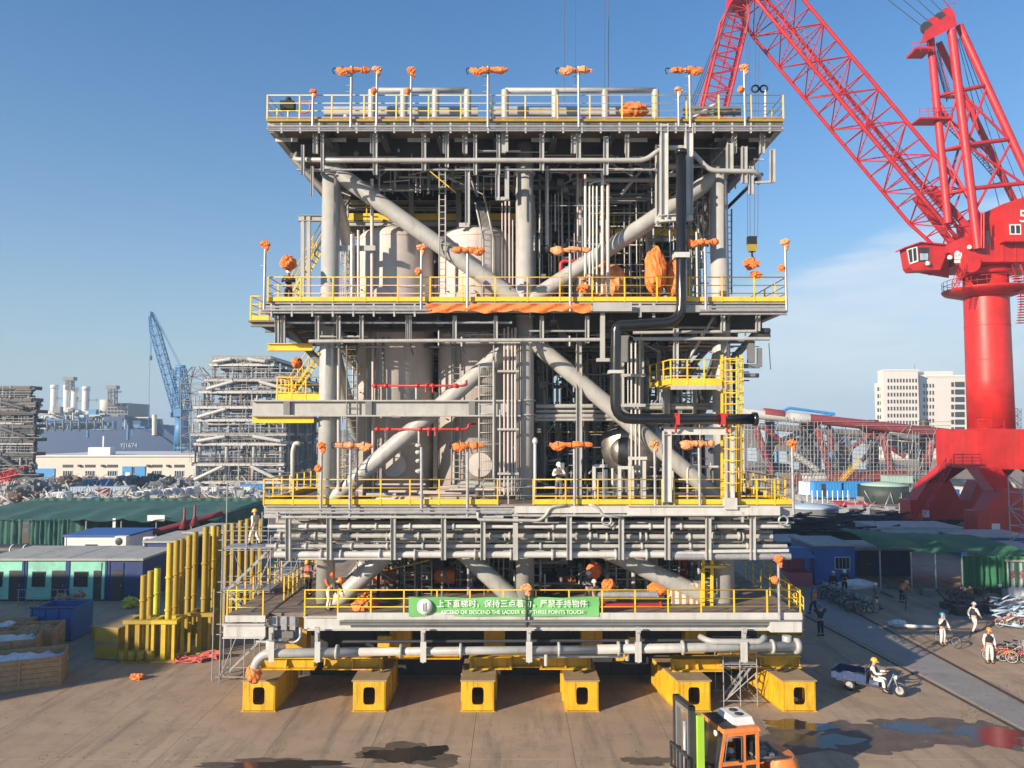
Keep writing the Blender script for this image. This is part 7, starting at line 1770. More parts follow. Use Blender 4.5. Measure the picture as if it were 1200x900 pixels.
tag(tube('light_mast', V(X(123, 212), 212, 0), V(X(123, 212), 212, Z(511, 212)), .3, WHITEP), 'white mast standing behind the cream warehouse', 'mast')
cl = [(83, 152, 580, 571, PALEBLUE, 'long grey-blue container in the middle yard'), (97, 105, 572, 562, SKYBLUE, 'narrow bright blue container left of the pair by the warehouse'), (117, 126, 572, 562, SKYBLUE, 'narrow bright blue container by the red machine'),
      (106, 116, 572, 564, BLUE, 'dark blue container between two bright ones'), (283, 310, 577, 568, SKYBLUE, 'bright blue container below the farther scaffolded module'), (54, 66, 588, 578, WHITEP, 'white box left of the white box pair'), (63, 75, 588, 577, WHITEP, 'tall white box beside a lower one'), (97, 108, 590, 583, PALEBLUE, 'pale blue box near the green shelter roof'), (125, 133, 590, 584, PALEBLUE, 'smaller pale blue box near the green shelter roof')]
for a, b_, pb_, pt_, m, lb in cl: container(a, b_, pb_, pt_, m, lb)
rr_ = random.Random(12)
for k in range(9): container(153 + k * 8.4, 160.6 + k * 8.4, 588 - k * .8, 577.5 - k * .6 - (k % 3), WHITEP, 'white crate in the row above the green shelter, %s from the pale blue boxes' % ORD[k], grp='white crates in a row', nm='white_crate', cat='crate')
for k in range(6): container(236 + k * 10, 244 + k * 10, 578 + (k % 2), 571, WHITEP, 'white unit before the scaffolded module, %s from the long warehouse' % ORD[k], grp='white units before the module', nm='white_crate', cat='crate')
for k in range(10):
    px = 190 + (k % 5) * 15; row = k // 5; Y = 150 - row * 22
    container(px, px + 13.5, 588 + row * 6, 580.5 + row * 5, TIMBER, 'brown timber stack, %s in the %s row of stacks' % (ORD[k % 5], ('farther', 'nearer')[row]), nm='timber_stack', cat='timber', grp='brown timber stacks', Y=G(600, 588 + row * 6).y)
for k, (px, py, s, m, lb) in enumerate(((10, 562, 1.6, BOOM_RED, 'red machine arm heap at the left edge'), (122, 572, 1.1, BOOM_RED, 'small red loader before the warehouse'), (82, 562, 2.0, TIMBER, 'brown heap before the warehouse, left of the blue containers'), (105, 560, 1.7, TIMBER, 'rusty heap behind the blue containers'), (160, 563, 1.9, DARK, 'dark heap before the blue gate'), (178, 562, 2.2, DARK, 'dark mound right of the blue gate'), (187, 562, 2.0, DARK, 'second dark mound right of the blue gate'), (150, 563, 2, GREY, 'grey heap left of the blue gate'), (40, 575, 2.4, GREY, 'grey steel heap in the left yard'), (25, 583, 2, TIMBER, 'brown steel heap above the green shelter'), (200, 570, 2.6, GREY, 'grey pipe heap before the warehouse end'))):
    tag(lumpy(G(px, py + 8) + V(0, 0, s * .5), s * 1.0, s * .7, s * .5, m, 'scrap_heap', seed=k + 60, n=26, amp=.7), lb, 'heap')
t = thing('loader_arm', G(20, 590), 'pinkish red crane arm lying at the left edge', 'crane arm'); b = MB(); lattice(Q(-10, 560, 150), Q(32, 550, 150), (0, 0, 1), 1.2, 1.2, 10, .18, .1, BOOM_RED, None, b); b.build('lattice', BOOM_RED, t)
# steel sections and tubes lying about: nobody could count them
b = MB(); r_ = random.Random(15)
for k in range(480):
    px, py = r_.uniform(-10, 310), r_.uniform(566, 596); p = G(px, py); L = r_.uniform(.5, 4); a = r_.uniform(0, 3.14)
    if r_.random() < .4: b.tube(p + V(0, 0, r_.uniform(.1, 1.4)), p + V(L * math.cos(a), L * .4 * math.sin(a), r_.uniform(.1, 2.2)), r_.uniform(.05, .2), 5)
    else: s = r_.uniform(.15, .7); b.box(p + V(-s, -s, 0), p + V(s, s, s * r_.uniform(.5, 2)))
tag(b.build('yard_clutter', ROOFGREY), kind='stuff')
b = MB()
for k in range(420):
    px, py = r_.uniform(-10, 310), r_.uniform(560, 596); p = G(px, py); s = r_.uniform(.15, .6)
    if k % 2: b.tube(p + V(0, 0, r_.uniform(0, .5)), p + V(r_.uniform(-2, 2), 0, r_.uniform(.4, 2.6)), r_.uniform(.04, .12), 5)
    else: b.box(p + V(-s, -s, 0), p + V(s, s, s * r_.uniform(.4, 1.6)))
tag(b.build('steel_clutter', GALV), kind='stuff')
yard_dark = MB().add([(X(-30, 85), 85, -.004), (X(320, 85), 85, -.004), (X(330, 200), 200, -.004), (X(-60, 200), 200, -.004)], [(0, 1, 2, 3)]).build('yard_ground', DUSTY_YARD); tag(yard_dark, kind='structure')

# ================================================================== FARTHER MODULES
def far_module(px0, px1, pyb, pyt, Y, label, decks, seed, m1=WHITE_STEEL, m2=GREY, depth=20, stepback=None, dens=1.0, braces=True):
    r = random.Random(seed); x0, x1 = X(px0, Y), X(px1, Y); z0 = max(0, Z(pyb, Y)); z1 = Z(pyt, Y)
    t = thing('offshore_module', ((x0 + x1) / 2, Y + depth / 2, z0), label, 'module')
    zs_ = [Z(d[0], Y) for d in decks]; ext = [(X(d[1], Y), X(d[2], Y)) for d in decks]
    for z, (a, c) in zip(zs_, ext):
        d = box('deck', (a, Y + .3, z - .2), (c, Y + depth, z), FLOOR, t); box('edge_beam', (a, Y, z - .75), (c, Y + .29, z - .2), WHITE_STEEL if m1 is STEEL and r.random() < .5 else m1, d); box('edge_beam', (c - .3, Y + .3, z - .7), (c, Y + depth, z - .201), m2, d)
        for k in range(int((c - a) / 4)): box('floor_beam', (a + k * 4, Y + .5, z - .7), (a + k * 4 + .3, Y + depth - .5, z - .205), m2, d)
    nc = 4
    for i in range(len(zs_) - 1):
        a, c = max(ext[i][0], ext[i + 1][0]) + 1, min(ext[i][1], ext[i + 1][1]) - 1
        for k in range(nc):
            for yy in (Y + 1, Y + depth - 2): tube('column', V(a + (c - a) * k / (nc - 1), yy, zs_[i]), V(a + (c - a) * k / (nc - 1), yy, zs_[i + 1] - .7), .42 if i < 2 else .28, m1, t, 10)
        if braces and i % 2 == 0:
            w = (c - a) / (nc - 1)
            for k in (0, 2): tube('brace', V(a + w * (k + (k == 2)), Y - .6, zs_[i] + .2), V(a + w * (k + (k == 0)), Y - .6, zs_[i + 1] - .8), .4, WHITE_STEEL if m1 is STEEL else m1, t, 10)
    pipes = {m1: MB(), GREY: MB(), GALV: MB(), DARK: MB(), TIMBER: MB()}; ks = [m1, GALV, GREY, DARK, TIMBER, m1, m1] if m1 is STEEL else [m1, GREY, GREY, DARK, DARK, TIMBER, GALV]
    for i in range(len(zs_) - 1):
        za, zb_ = zs_[i], zs_[i + 1]; a, c = ext[i]
        for q in range(int(62 * dens)):
            mb = pipes[r.choice(ks)]; x = r.uniform(a, c); yy = Y + r.uniform(.2, depth * .6) * r.random(); z = r.uniform(za, zb_ - .7); k = r.random()
            if k < .4: mb.tube((x, yy, za), (x, yy, za + (zb_ - za) * r.uniform(.4, 1)), r.uniform(.06, .22), 5, cap=False)
            elif k < .8: mb.tube((x, yy, z), (min(c, x + r.uniform(2, 9)), yy, z), r.uniform(.05, .2), 5, cap=False)
            else: s = r.uniform(.3, 1.1); mb.box((x, yy, z), (x + s, yy + s, z + s * r.uniform(.6, 1.3)))
        # scaffold and handrails along the face
        mb = pipes[GALV]
        for zz in (za + .55, za + 1.1): mb.tube((a, Y - .1, zz), (c, Y - .1, zz), .05, 4, cap=False)
        for k in range(int((c - a) / 1.6)): mb.tube((a + k * 1.6, Y - .1, za), (a + k * 1.6, Y - .1, za + 1.1), .045, 4, cap=False)
        for k in range(int((c - a) / 2.2)):
            if r.random() < .7: mb.tube((a + k * 2.2, Y - .9, za), (a + k * 2.2, Y - .9, zb_), .05, 4, cap=False)
        for k in range(int((zb_ - za) / 1.8)): 
            s = r.uniform(a, c); mb.tube((s, Y - .9, za + k * 1.8), (min(c + 2, s + r.uniform(4, 12)), Y - .9, za + k * 1.8), .05, 4, cap=False)
    for m, b in pipes.items():
        if b.f: o = b.build('pipework', m, t); o['kind'] = 'stuff'
    return t
mB = far_module(230, 350, 571, 420, 170, 'scaffolded grey and white module standing behind the yellow pipes', [(563, 225, 334), (542, 226, 334), (518, 228, 336), (507, 224, 336), (490, 228, 338), (475, 226, 336), (457, 232, 340), (443, 238, 352), (425, 243, 320), (417, 245, 316)], 31, m1=STEEL, m2=STEEL, depth=30, dens=1.5)
x0 = X(226, 170)
for px in (229, 236, 246, 272, 325, 331): tube('support_leg', V(X(px, 169), 171, 0), V(X(px, 169), 171, Z(564, 170)), .75, WHITE_STEEL, mB, 12)
for k in range(8):
    p = V(X(244 + k * 9, 168), 173, 0); tag(lumpy(p + V(0, 0, 1.5), 1.0, 1.0, 1.5, (DARK, DARK, NAVY, OLDYEL)[k % 4], 'transport_unit', seed=k), 'dark wheeled unit under the scaffolded module, %s from its left legs' % ORD[k], 'machine', 'machines under the scaffolded module')
b = MB()
rz_ = random.Random(77); xs_, xe = X(334, 170), X(358, 196)
for k in range(260):
    y = rz_.uniform(170, 200); x = X(336, 170) + (y - 170) * .13 + rz_.uniform(-.5, .8); z = rz_.uniform(2, Z(445, 185)); L = rz_.uniform(1, 5)
    b.tube((x, y, z), (x, y + (L if k % 2 else 0), z + (0 if k % 2 else L)), rz_.uniform(.05, .3), 5, cap=False)
b.build('pipework', DARK, mB)['kind'] = 'stuff'
for y in range(172, 200, 5): tube('column', V(X(334, 170) + (y - 170) * .12, y, 0), V(X(334, 170) + (y - 170) * .12, y, Z(470, 185)), .4, GREY, mB)
box('side_screen', (X(333, 170) - .5, 172, 3), (X(333, 170) - .1, 199, Z(480, 185)), DARK, mB)
mA = far_module(-30, 42, 575, 450, 150, 'dark scaffolded module cut by the picture\'s left edge', [(556, -60, 40), (530, -62, 41), (513, -60, 42), (497, -60, 40), (480, -62, 42), (466, -60, 36), (452, -58, 34)], 45, m1=BEAMG, m2=DARK, depth=4, dens=3)
# scaffold spire behind module
b = MB(); lattice(Q(232, 530, 230), Q(231, 430, 230), (1, 0, 0), 7, 7, 10, .2, .12, GREY, None, b, taper1=.3); t = thing('scaffold_spire', Q(232, 540, 230), 'grey pointed scaffold mast left of the scaffolded module', 'mast'); b.build('lattice', GREY, t); tube('foot', Q(232, 560, 230), Q(232, 530, 230), .5, GREY, t)

# ================================================================== SHIP AND BLUE CRANE
SY_ = 430.0
sh = thing('production_ship', (X(130, SY_), SY_, 0), 'big dark blue production ship with white stacks and topsides in haze', 'ship')
def S(px, py): return Q(px, py, SY_)
MB().prism([S(30, 545), S(222, 545), S(212, 528), S(190, 512), S(166, 503), S(30, 503)], (0, 60, 0)).build('hull', HULL, sh)
MB().prism([S(166, 505) + V(0, 2, 0), S(184, 498) + V(0, 2, 0), S(214, 520) + V(0, 2, 0), S(224, 543) + V(0, 2, 0), S(190, 543) + V(0, 2, 0)], (0, 30, 0)).build('bow', HULL, sh)
box('tower_block', S(119, 505) + V(0, 2, 0), S(147, 488) + V(0, 30, 0), HULL, sh)
box('accommodation', S(120, 491) + V(0, 4, 0), S(146, 472) + V(0, 30, 0), GREY, sh)
for k in range(4): 
    for q in range(6): box('window', S(122 + q * 4, 488 - k * 4) + V(0, 3.8, 0), S(124.5 + q * 4, 486 - k * 4) + V(0, 3.95, 0), GLASS, sh)
for px, pt_, r in ((44, 454, 4.6), (59.5, 454, 4.6), (68.5, 457, 4.2), (82.5, 456, 4.6)):
    p = S(px, 485) + V(0, 15, 0); z1 = S(px, pt_).z
    tube('stack', p, V(p.x, p.y, z1), r * .42, WHITEP, sh, 16); MB().lathe([(2.2, z1), (2.2, z1 + 2), (1.6, z1 + 2.4)], 16, Matrix.Translation((p.x, p.y, 0))).build('stack_cap', WHITEP, sh)
    box('stack_base', p + V(-4, -4, -10), p + V(4, 4, 2), WHITE_STEEL, sh); box('stack_arm', V(p.x, p.y - .5, z1 - 6), V(p.x + 6.5, p.y + .5, z1 - 5), GREY, sh)
tube('funnel', S(116, 482) + V(0, 8, 0), S(116, 468) + V(0, 8, 0), 3.4, CREAM, sh, 16); tube('mast', S(181, 510), S(181, 486), 1.3, CREAM, sh, 10)
for (px, pt_, pb_, w) in ((132, 456, 475, 3.4), (82, 446, 457, 3)):
    b = MB(); lattice(S(px, pb_), S(px, pt_), (1, 0, 0), w, w, 5, .3, .2, GREY, None, b); b.build('derrick', GREY, sh); box('derrick_head', S(px, pt_) - V(3, 2, 0), S(px, pt_) + V(3, 2, 2), GREY, sh)
tube('boom', S(126, 460), S(142, 459), .5, GREY, sh, 6)
pm = {WHITE_STEEL: MB(), GREY: MB(), HULL: MB(), FARBLUE: MB()}; r_ = random.Random(8)
for k in range(520):
    px = r_.uniform(38, 160); hi = 482 if px < 115 else 488 if px < 150 else 497
    py = r_.uniform(hi, 505); mb = pm[WHITE_STEEL if py < 492 and r_.random() < .75 else r_.choice([GREY, HULL, FARBLUE])]; p = S(px, py) + V(0, r_.uniform(0, 30), 0); L = r_.uniform(2, 9)
    if k % 3 == 0: mb.box(p, p + V(L * .5, 3, L * .4))
    elif k % 3 == 1: mb.tube(p, p + V(L, 0, 0), r_.uniform(.25, .7), 5, cap=False)
    else: mb.tube(p, p - V(0, 0, L), r_.uniform(.25, .7), 5, cap=False)
for k in range(9): px = 46 + k * 9.3; pm[GREY].tube(S(px, 505), S(px, 492), .5, 5)
pm[HULL].box(S(44, 496), S(120, 494) + V(0, 20, 0))
for m, b in pm.items(): b.build('topside_equipment', m, sh)['kind'] = 'stuff'
text_on('YJ1674', S(151, 522) + V(0, -.4, 0), 3.4, PALEBLUE, sh, 'hull_number')
BC = 340.0
bc = thing('harbour_crane', (X(212, BC), BC, 0), 'distant pale blue harbour crane with raised lattice jib', 'crane')
def B(px, py, dy=0): return Q(px, py, BC + dy)
b = MB()
for a, c in (((204, 540), (207, 490)), ((222, 540), (217, 490)), ((209, 540), (210, 490)), ((228, 540), (219, 490)), ((205, 515), (222, 505)), ((206, 525), (226, 525))): b.tube(B(*a), B(*c), .55, 8)
b.build('portal', FARBLUE, bc); MB().lathe([(3.0, B(0, 520).z), (2.6, B(0, 488).z)], 18, Matrix.Translation((B(212.5, 500).x, BC, 0))).build('column', FARBLUE, bc)
box('machine_house', B(203, 488, -4), B(222, 480, 5), FARBLUE, bc); box('operator_cab', B(199, 489, -3), B(205, 483, 1), FARBLUE, bc); box('winch_house', B(216, 475, -3), B(222, 467, 3), WHITEP, bc)
b = MB(); lattice(B(209, 484), B(176.5, 370), (0, 1, 0), 3.4, 3.4, 20, .3, .16, FARBLUE, None, b, taper1=.4); b.build('boom', FARBLUE, bc); box('boom_head', B(174, 371, -1.5), B(180, 366, 1.5), FARBLUE, bc)
b = MB(); lattice(B(207, 480), B(208.5, 432), (0, 1, 0), 3, 3, 8, .3, .16, FARBLUE, None, b); lattice(B(221, 482), B(214, 432), (0, 1, 0), 3, 2, 8, .3, .16, FARBLUE, None, b); b.tube(B(206, 430), B(217, 430), .8, 6); b.tube(B(206, 434), B(217, 434), .5, 6); b.build('tower_frame', FARBLUE, bc)
for a, c in (((180, 368), (211, 430)), ((181, 368), (213, 430)), ((176, 370), (176, 418)), ((178, 370), (177, 418))): tube('rope', B(*a), B(*c), .12, FARBLUE, bc, 5)
box('hook', B(175, 422, -.5), B(178.5, 417, .5), DARK, bc); tube('rope', B(175.5, 420), B(174, 500), .1, FARBLUE, bc, 5)

# ================================================================== RIGHT: JACKETS IN SCAFFOLD, OFFICES, TANKS
JY = 160.0
def Jp(px, py, dy=0): return Q(px, py, JY + dy)
REDB = mat('jacket_red', (0.24, 0.045, 0.045), 0.55, var=0.2)
jk = thing('steel_jacket', (X(990, JY), JY, 0), 'large tubular steel jacket lying on its side inside scaffolding, red and white', 'jacket')
for (a, c, r, m, dy) in (((872, 484), (925, 489), 1.05, WHITE_STEEL, 0), ((895, 484), (918, 487), 1.1, REDB, 0), ((925, 489), (948, 491), 1.1, WHITE_STEEL, 0), ((948, 490.5), (1112, 508), 1.0, REDB, 0), ((930, 561), (1060, 558), 1.1, REDB, 0), ((938, 561), (966, 560), 1.2, WHITE_STEEL, 0), ((870, 545), (925, 549), 1.0, GREY, 8), ((870, 498), (1108, 516), .8, GREY, 14), ((1060, 558), (1118, 557), 1.0, GREY, 0)): tube('chord', Jp(*a, dy), Jp(*c, dy), r, m, jk, 14)
for (a, c, r, m) in (((955, 493), (972, 550), .75, REDB), ((1032, 500), (1046, 555), .75, REDB), ((1094, 506), (1086, 545), .8, REDB), ((895, 500), (918, 520), .6, REDB), ((972, 497), (975, 530), .5, REDB), ((928, 530), (958, 551), .65, WHITE_STEEL), ((1005, 498), (1060, 535), .5, REDB), ((1050, 530), (1095, 506), .5, DARK), ((970, 500), (995, 530), .55, DARK), ((1010, 540), (1040, 505), .45, DARK), ((905, 520), (960, 498), .5, DARK), ((885, 500), (905, 555), .7, REDB), ((990, 530), (1035, 498), .5, REDB)): tube('brace', Jp(*a, 2), Jp(*c, 2), r, m, jk, 12)
for px, py in ((942, 505), (948, 520), (1024, 515), (902, 540), (1083, 530)): tube('node_leg', Jp(px, 492, 6), Jp(px, 560, 6), 1.0, DARK, jk, 12)
sc = thing('jacket_scaffold', (X(990, JY), JY - 2, 0), 'dense grey tube scaffolding round the red and white jacket', 'scaffold')
b = MB(); b2 = MB(); r_ = random.Random(10)
for dy in (-1.2, 4.5):
    for k in range(60):
        px = 868 + k * 4.1; top = 486 + (px - 868) * .1 + r_.uniform(-4, 14)
        if r_.random() < .88: b.tube(Jp(px, 575, dy), Jp(px + r_.uniform(-.4, .4), top, dy), .06, 4, cap=False)
    for k in range(17):
        py = 494 + k * 4.8; x_ = 868
        while x_ < 1112:
            L = r_.uniform(18, 60)
            if r_.random() < .8: (b if r_.random() < .8 else b2).tube(Jp(x_, py, dy), Jp(min(1114, x_ + L), py + r_.uniform(-.3, .3), dy), .06, 4, cap=False)
            x_ += L
for k in range(110): px, py = r_.uniform(868, 1105), r_.uniform(495, 565); b.tube(Jp(px, py, -1.2), Jp(px + r_.uniform(-14, 14), py + r_.uniform(8, 18), -1.2), .05, 4, cap=False)
b.build('tubes', GALV, sc)['kind'] = 'stuff'; b2.build('planks', WOOD, sc)['kind'] = 'stuff'
b = MB()
for k in range(14): px = 872 + k * 18; b.box(Jp(px, 530 + r_.uniform(-20, 25), 18), Jp(px + 14, 512 + r_.uniform(-10, 10), 20))
b.build('sheeting', GREY, sc)
st_ = stair(Jp(984, 568, -3), Jp(1008, 540, -3), 1.2, YEL, sc, (0, 1, 0), YEL, 'stair', YEL)
t = thing('blue_cover', Jp(930, 486, 30), 'bright blue steel frame sticking up behind the jacket', 'frame'); 
for a, c in (((905, 483), (955, 489)), ((925, 478), (978, 485)), ((905, 488), (925, 478)), ((955, 489), (978, 485))): tube('bar', Jp(*a, 30), Jp(*c, 30), .35, SKYBLUE, t, 6)
for px in (910, 940, 972): tube('leg', Jp(px, 486, 30), V(Jp(px, 486, 30).x, JY + 30, 0), .3, SKYBLUE, t, 6)
container(900, 970, 550, 492, PALEBLUE, 'pale tall sheeted hall behind the jacket scaffolding', Y=230, depth=20, nm='hall', cat='hall'); container(975, 1015, 550, 500, PALEBLUE, 'grey-blue hall farther behind the jacket scaffolding', Y=240, depth=20, nm='hall', cat='hall')
# office tower
OY = 330.0
of = thing('office_building', (X(1080, OY), OY + 10, 0), 'tall pale concrete office building with rows of small windows', 'building')
def Op(px, py, dy=0): return Q(px, py, OY + dy)
def oblock(px0, px1, pyt, y0, y1, m=OFFICE): return box('wall', (X(px0, OY + y0), OY + y0, 0), (X(px1, OY + y0), OY + y1, Z(pyt, OY + y0)), m, of)
w0 = oblock(1028, 1040, 449, 3, 5); w1 = oblock(1036, 1077, 433.5, 0, 5); w2 = oblock(1078, 1135, 440, 6, 12); w3 = oblock(1074, 1084, 436, 7, 11.5, GREY); w4 = box('roof_house', (X(1088, OY + 9), OY + 9, Z(440, OY)), (X(1118, OY + 9), OY + 14, Z(433, OY)), OFFICE, of)
box('parapet', (X(1035.5, OY), OY - .3, Z(434.5, OY)), (X(1077.5, OY), OY - .003, Z(433, OY)), WHITEP, w1); box('parapet', (X(1077.5, OY + 6), OY + 5.7, Z(441.5, OY + 6)), (X(1135.5, OY + 6), OY + 5.997, Z(439.5, OY + 6)), WHITEP, w2)
wm = MB().box((-.32, -.12, -.8), (.32, 0, .8)).mesh('window', GLASS)
for r0 in range(10):
    for c0 in range(10): put('window', wm, Matrix.Translation(Op(1041 + c0 * 3.6, 446 + r0 * 8.2, -.005)), w1)
    for c0 in range(3): put('window', wm, Matrix.Translation(Op(1029 + c0 * 3, 456 + r0 * 8.2, 2.99)), w0)
    for c0 in range(4): put('window', wm, Matrix.Translation(Op(1083 + c0 * 3.5, 452 + r0 * 8.2, 5.99)), w2)
    if r0 < 9:
        box('window', Op(1119.5, 453.5 + r0 * 8.8, 5.8), Op(1130, 447.5 + r0 * 8.8, 5.99), GLASS, w2); box('window', Op(1115, 453 + r0 * 8.8, 5.8), Op(1117.5, 448 + r0 * 8.8, 5.99), GLASS, w2)
tube('antenna', Op(1072, 433, 8), Op(1072, 427, 8), .15, GREY, of, 5)
t = thing('light_tower', Q(1190, 520, 240), 'thin lattice light tower right of the red crane column', 'mast'); b = MB(); lattice(Q(1191, 505, 240), Q(1191, 478, 240), (1, 0, 0), 1.8, 1.8, 6, .12, .08, GREY, None, b); b.tube(Q(1191, 540, 240), Q(1191, 505, 240), .5, 6); b.build('lattice', GREY, t)
# containers and tanks before the jacket
container(942, 954, 580, 565, WHITEP, 'white cabin beside the blue container row on the right', Y=140); container(954, 986, 583, 565, SKYBLUE, 'bright blue container next to the white cabin on the right', Y=138, door=(962, 967)); container(988, 1012, 583, 565, SKYBLUE, 'bright blue container in the middle of the right row', Y=138.5, door=(1004, 1009)); container(1013, 1026, 583, 565, SKYBLUE, 'short bright blue container at the right row\'s end', Y=138)
p = G(1050, 592); t = thing('round_tank', p, 'low dark green round tank by the red crane foot', 'tank'); r1 = (G(1077, 592).x - G(1024, 592).x) / 2; p.y += r1; z1 = Q(0, 570, p.y - r1).z
MB().lathe([(r1, 0), (r1, z1)], 36, Matrix.Translation(p)).build('shell', TANKGREEN, t); MB().lathe([(r1 + .05, z1 - .1), (r1 + .05, z1 + .12), (r1 * .1, z1 + .6)], 36, Matrix.Translation(p)).build('lid', PALEGREEN, t); box('door', (p.x + r1 * .35, p.y - r1 - .1, .1), (p.x + r1 * .35 + 1.2, p.y - r1 * .9, z1 * .7), BLACK, t)
p = G(962, 616); t = thing('round_tank', p, 'low grey covered round tank right of the module', 'tank'); r1 = (G(1000, 616).x - G(935, 616).x) / 2; p.y += r1; z1 = Q(0, 597, p.y - r1).z
MB().lathe([(r1, 0), (r1, z1)], 36, Matrix.Translation(p)).build('shell', GREY, t); MB().lathe([(r1 + .05, z1 - .1), (r1 + .05, z1 + .1), (r1 * .1, z1 + .5)], 36, Matrix.Translation(p)).build('lid', PALEBLUE, t)
pale = MB().add([(X(940, 100), 104, -.002), (X(1100, 100), 104, -.002), (X(1130, 150), 150, -.002), (X(880, 150), 150, -.002)], [(0, 1, 2, 3)]).build('pale_apron', CREAM); tag(pale, kind='structure')
container(985, 1066, 613, 604, BLUE, 'long low blue barrier before the pale apron', Y=102, depth=1.0, nm='blue_barrier', cat='barrier'); container(915, 984, 618, 609, BLUE, 'long low blue barrier nearer the module', Y=100, depth=1.0, nm='blue_barrier', cat='barrier')
container(1094, 1130, 588, 571, CREAM, 'cream cabin behind the red crane\'s ladder', Y=130, door=None); container(1110, 1124, 586, 574, BLUE, 'small blue cabin behind the crane foot', Y=126); container(1040, 1070, 566, 558, PALEGREEN, 'pale green roofed hut before the jacket', Y=150); container(1158, 1190, 578, 566, PALEGREEN, 'pale green cabin seen through the portal legs', Y=130)
# low barge / slab with rusty plates
tag(box('steel_plate_stack', Q(1036, 595, 122), Q(1072, 592, 124) + V(0, 2, 0), TIMBER), 'flat rusty plate stack before the round tank', 'steel plates'); tag(box('red_plate_stack', Q(985, 592, 124), Q(1012, 588, 126) + V(0, 2, 0), BOOM_RED), 'flat red steel stack before the blue containers', 'steel plates')
b = MB(); r_ = random.Random(33)
for k in range(300):
    p = G(r_.uniform(880, 1040), r_.uniform(618, 646)); L = r_.uniform(1, 5); a = r_.uniform(-.6, .6); z = r_.uniform(.1, 2.2); b.tube(p + V(0, 0, z), p + V(L * math.cos(a), L * math.sin(a), z + r_.uniform(-.6, .6)), r_.uniform(.06, .22), 5)
for k in range(80): p = G(r_.uniform(930, 1200), r_.uniform(600, 625)); s = r_.uniform(.2, .7); b.box(p - V(s, s, 0), p + V(s, s, s))
tag(b.build('steel_scrap', DARKSOIL), kind='stuff')
b = MB()
for k in range(130): p = G(r_.uniform(890, 1110), r_.uniform(572, 600)); s = r_.uniform(.15, .7); b.box(p - V(s, s, 0), p + V(s, s, s * 1.6)) if k % 2 else b.tube(p, p + V(r_.uniform(-1.5, 1.5), 0, r_.uniform(.5, 2.5)), .07, 5)
tag(b.build('yard_clutter', GALV), kind='stuff')
for k in range(9): tag(tube('white_post', G(946 + k * 6, 590), G(946 + k * 6, 590) + V(0, 0, 2.2), .09, WHITEP), 'white fence post before the right blue containers, %s from the module' % ORD[k], 'post', 'white fence posts')

# ---- nearer right: cabins, green canopy
def rcab(px0, px1, pyb, pyt, m, label, Y=None, depth=5, roof=ROOFGREY, wins=(), doors=(), grid=(2, 1), slope=0.0):
    Y = Y or G(600, pyb).y; k = lambda px: X(px, Y) * .985; h = Z(pyt, Y); t = thing('site_cabin', (k((px0 + px1) / 2), Y + depth / 2, 0), label, 'cabin')
    box('wall', (k(px0), Y, .05), (k(px1), Y + depth, h), m, t); box('roof', (k(px0) - .15, Y - .2, h + .003), (k(px1) + .15, Y + depth + .2, h + .14), roof, t)
    b = MB(); n = int((k(px1) - k(px0)) / .35)
    for i in range(n): b.box((k(px0) + i * .35, Y - .02, .1), (k(px0) + i * .35 + .06, Y - .003, h - .05))
    b.build('rib', m, t)
    for a, b_, z0, z1 in wins: window(t, k(a), k(b_), Y, z0, z1, CREAM, grid)
    for a, b_ in doors: d = box('door', (k(a), Y - .06, .06), (k(b_), Y - .022, 2.0), DARK, t); box('handle', (k(b_) - .18, Y - .1, 1.0), (k(b_) - .1, Y - .062, 1.1), GALV, d)
    return t
rcab(955, 1003, 685, 640, BLUE, 'dark blue cabin with cream framed window behind the bicycles', wins=((979, 997, 1.2, 2.2),), grid=(4, 1))
rcab(915, 956, 665, 636, NAVY, 'navy container behind the pink kiosk', Y=74); rcab(1030, 1129, 648, 619, PALEBLUE, 'long pale blue-white cabin with grey roof behind the green canopy', Y=80, wins=((1040, 1045, .8, 1.8),)); rcab(1131, 1215, 660, 630, BLUE, 'blue container at the right edge below the crane foot', Y=76); rcab(1166, 1230, 668, 645, PALEBLUE, 'pale blue container nearer, at the right edge', Y=70); text_on('安全', Q(1193, 674, 57.4), .6, REDPIPE, rcab(1182, 1240, 702, 658, WHITEP, 'white cabin at the right edge beside the green canopy', Y=57.5), 'lettering')
t = rcab(1004, 1070, 683, 645, NAVY, 'dark open navy workshop under the green canopy', doors=((1008, 1022),), Y=66)
# pink kiosk with blue canopy
y = G(936, 687).y; k = lambda px: X(px, y) * .985; t = thing('kiosk', (k(938), y, 0), 'small pink kiosk with faded blue canopy roof in the shade', 'kiosk')
box('counter_wall', (k(925), y, .0), (k(953), y + 1.8, 1.05), PINKPANEL, t); 
for px in (925.8, 952.2): 
    for yy in (y + .06, y + 1.74): box('post', (k(px) - .04, yy - .04, 1.05), (k(px) + .04, yy + .04, 2.3), DARK, t)
box('back_panel', (k(926), y + 1.7, 1.06), (k(952), y + 1.69 + .06, 2.25), PINKPANEL, t)
MB().hull8([(k(915), y - .7, 2.3), (k(955), y - .7, 2.3), (k(955), y + 2.4, 2.3), (k(915), y + 2.4, 2.3), (k(930), y + .5, 2.95), (k(948), y + .5, 2.95), (k(948), y + 1.3, 2.95), (k(930), y + 1.3, 2.95)]).build('canopy', PALEBLUE_D, t)
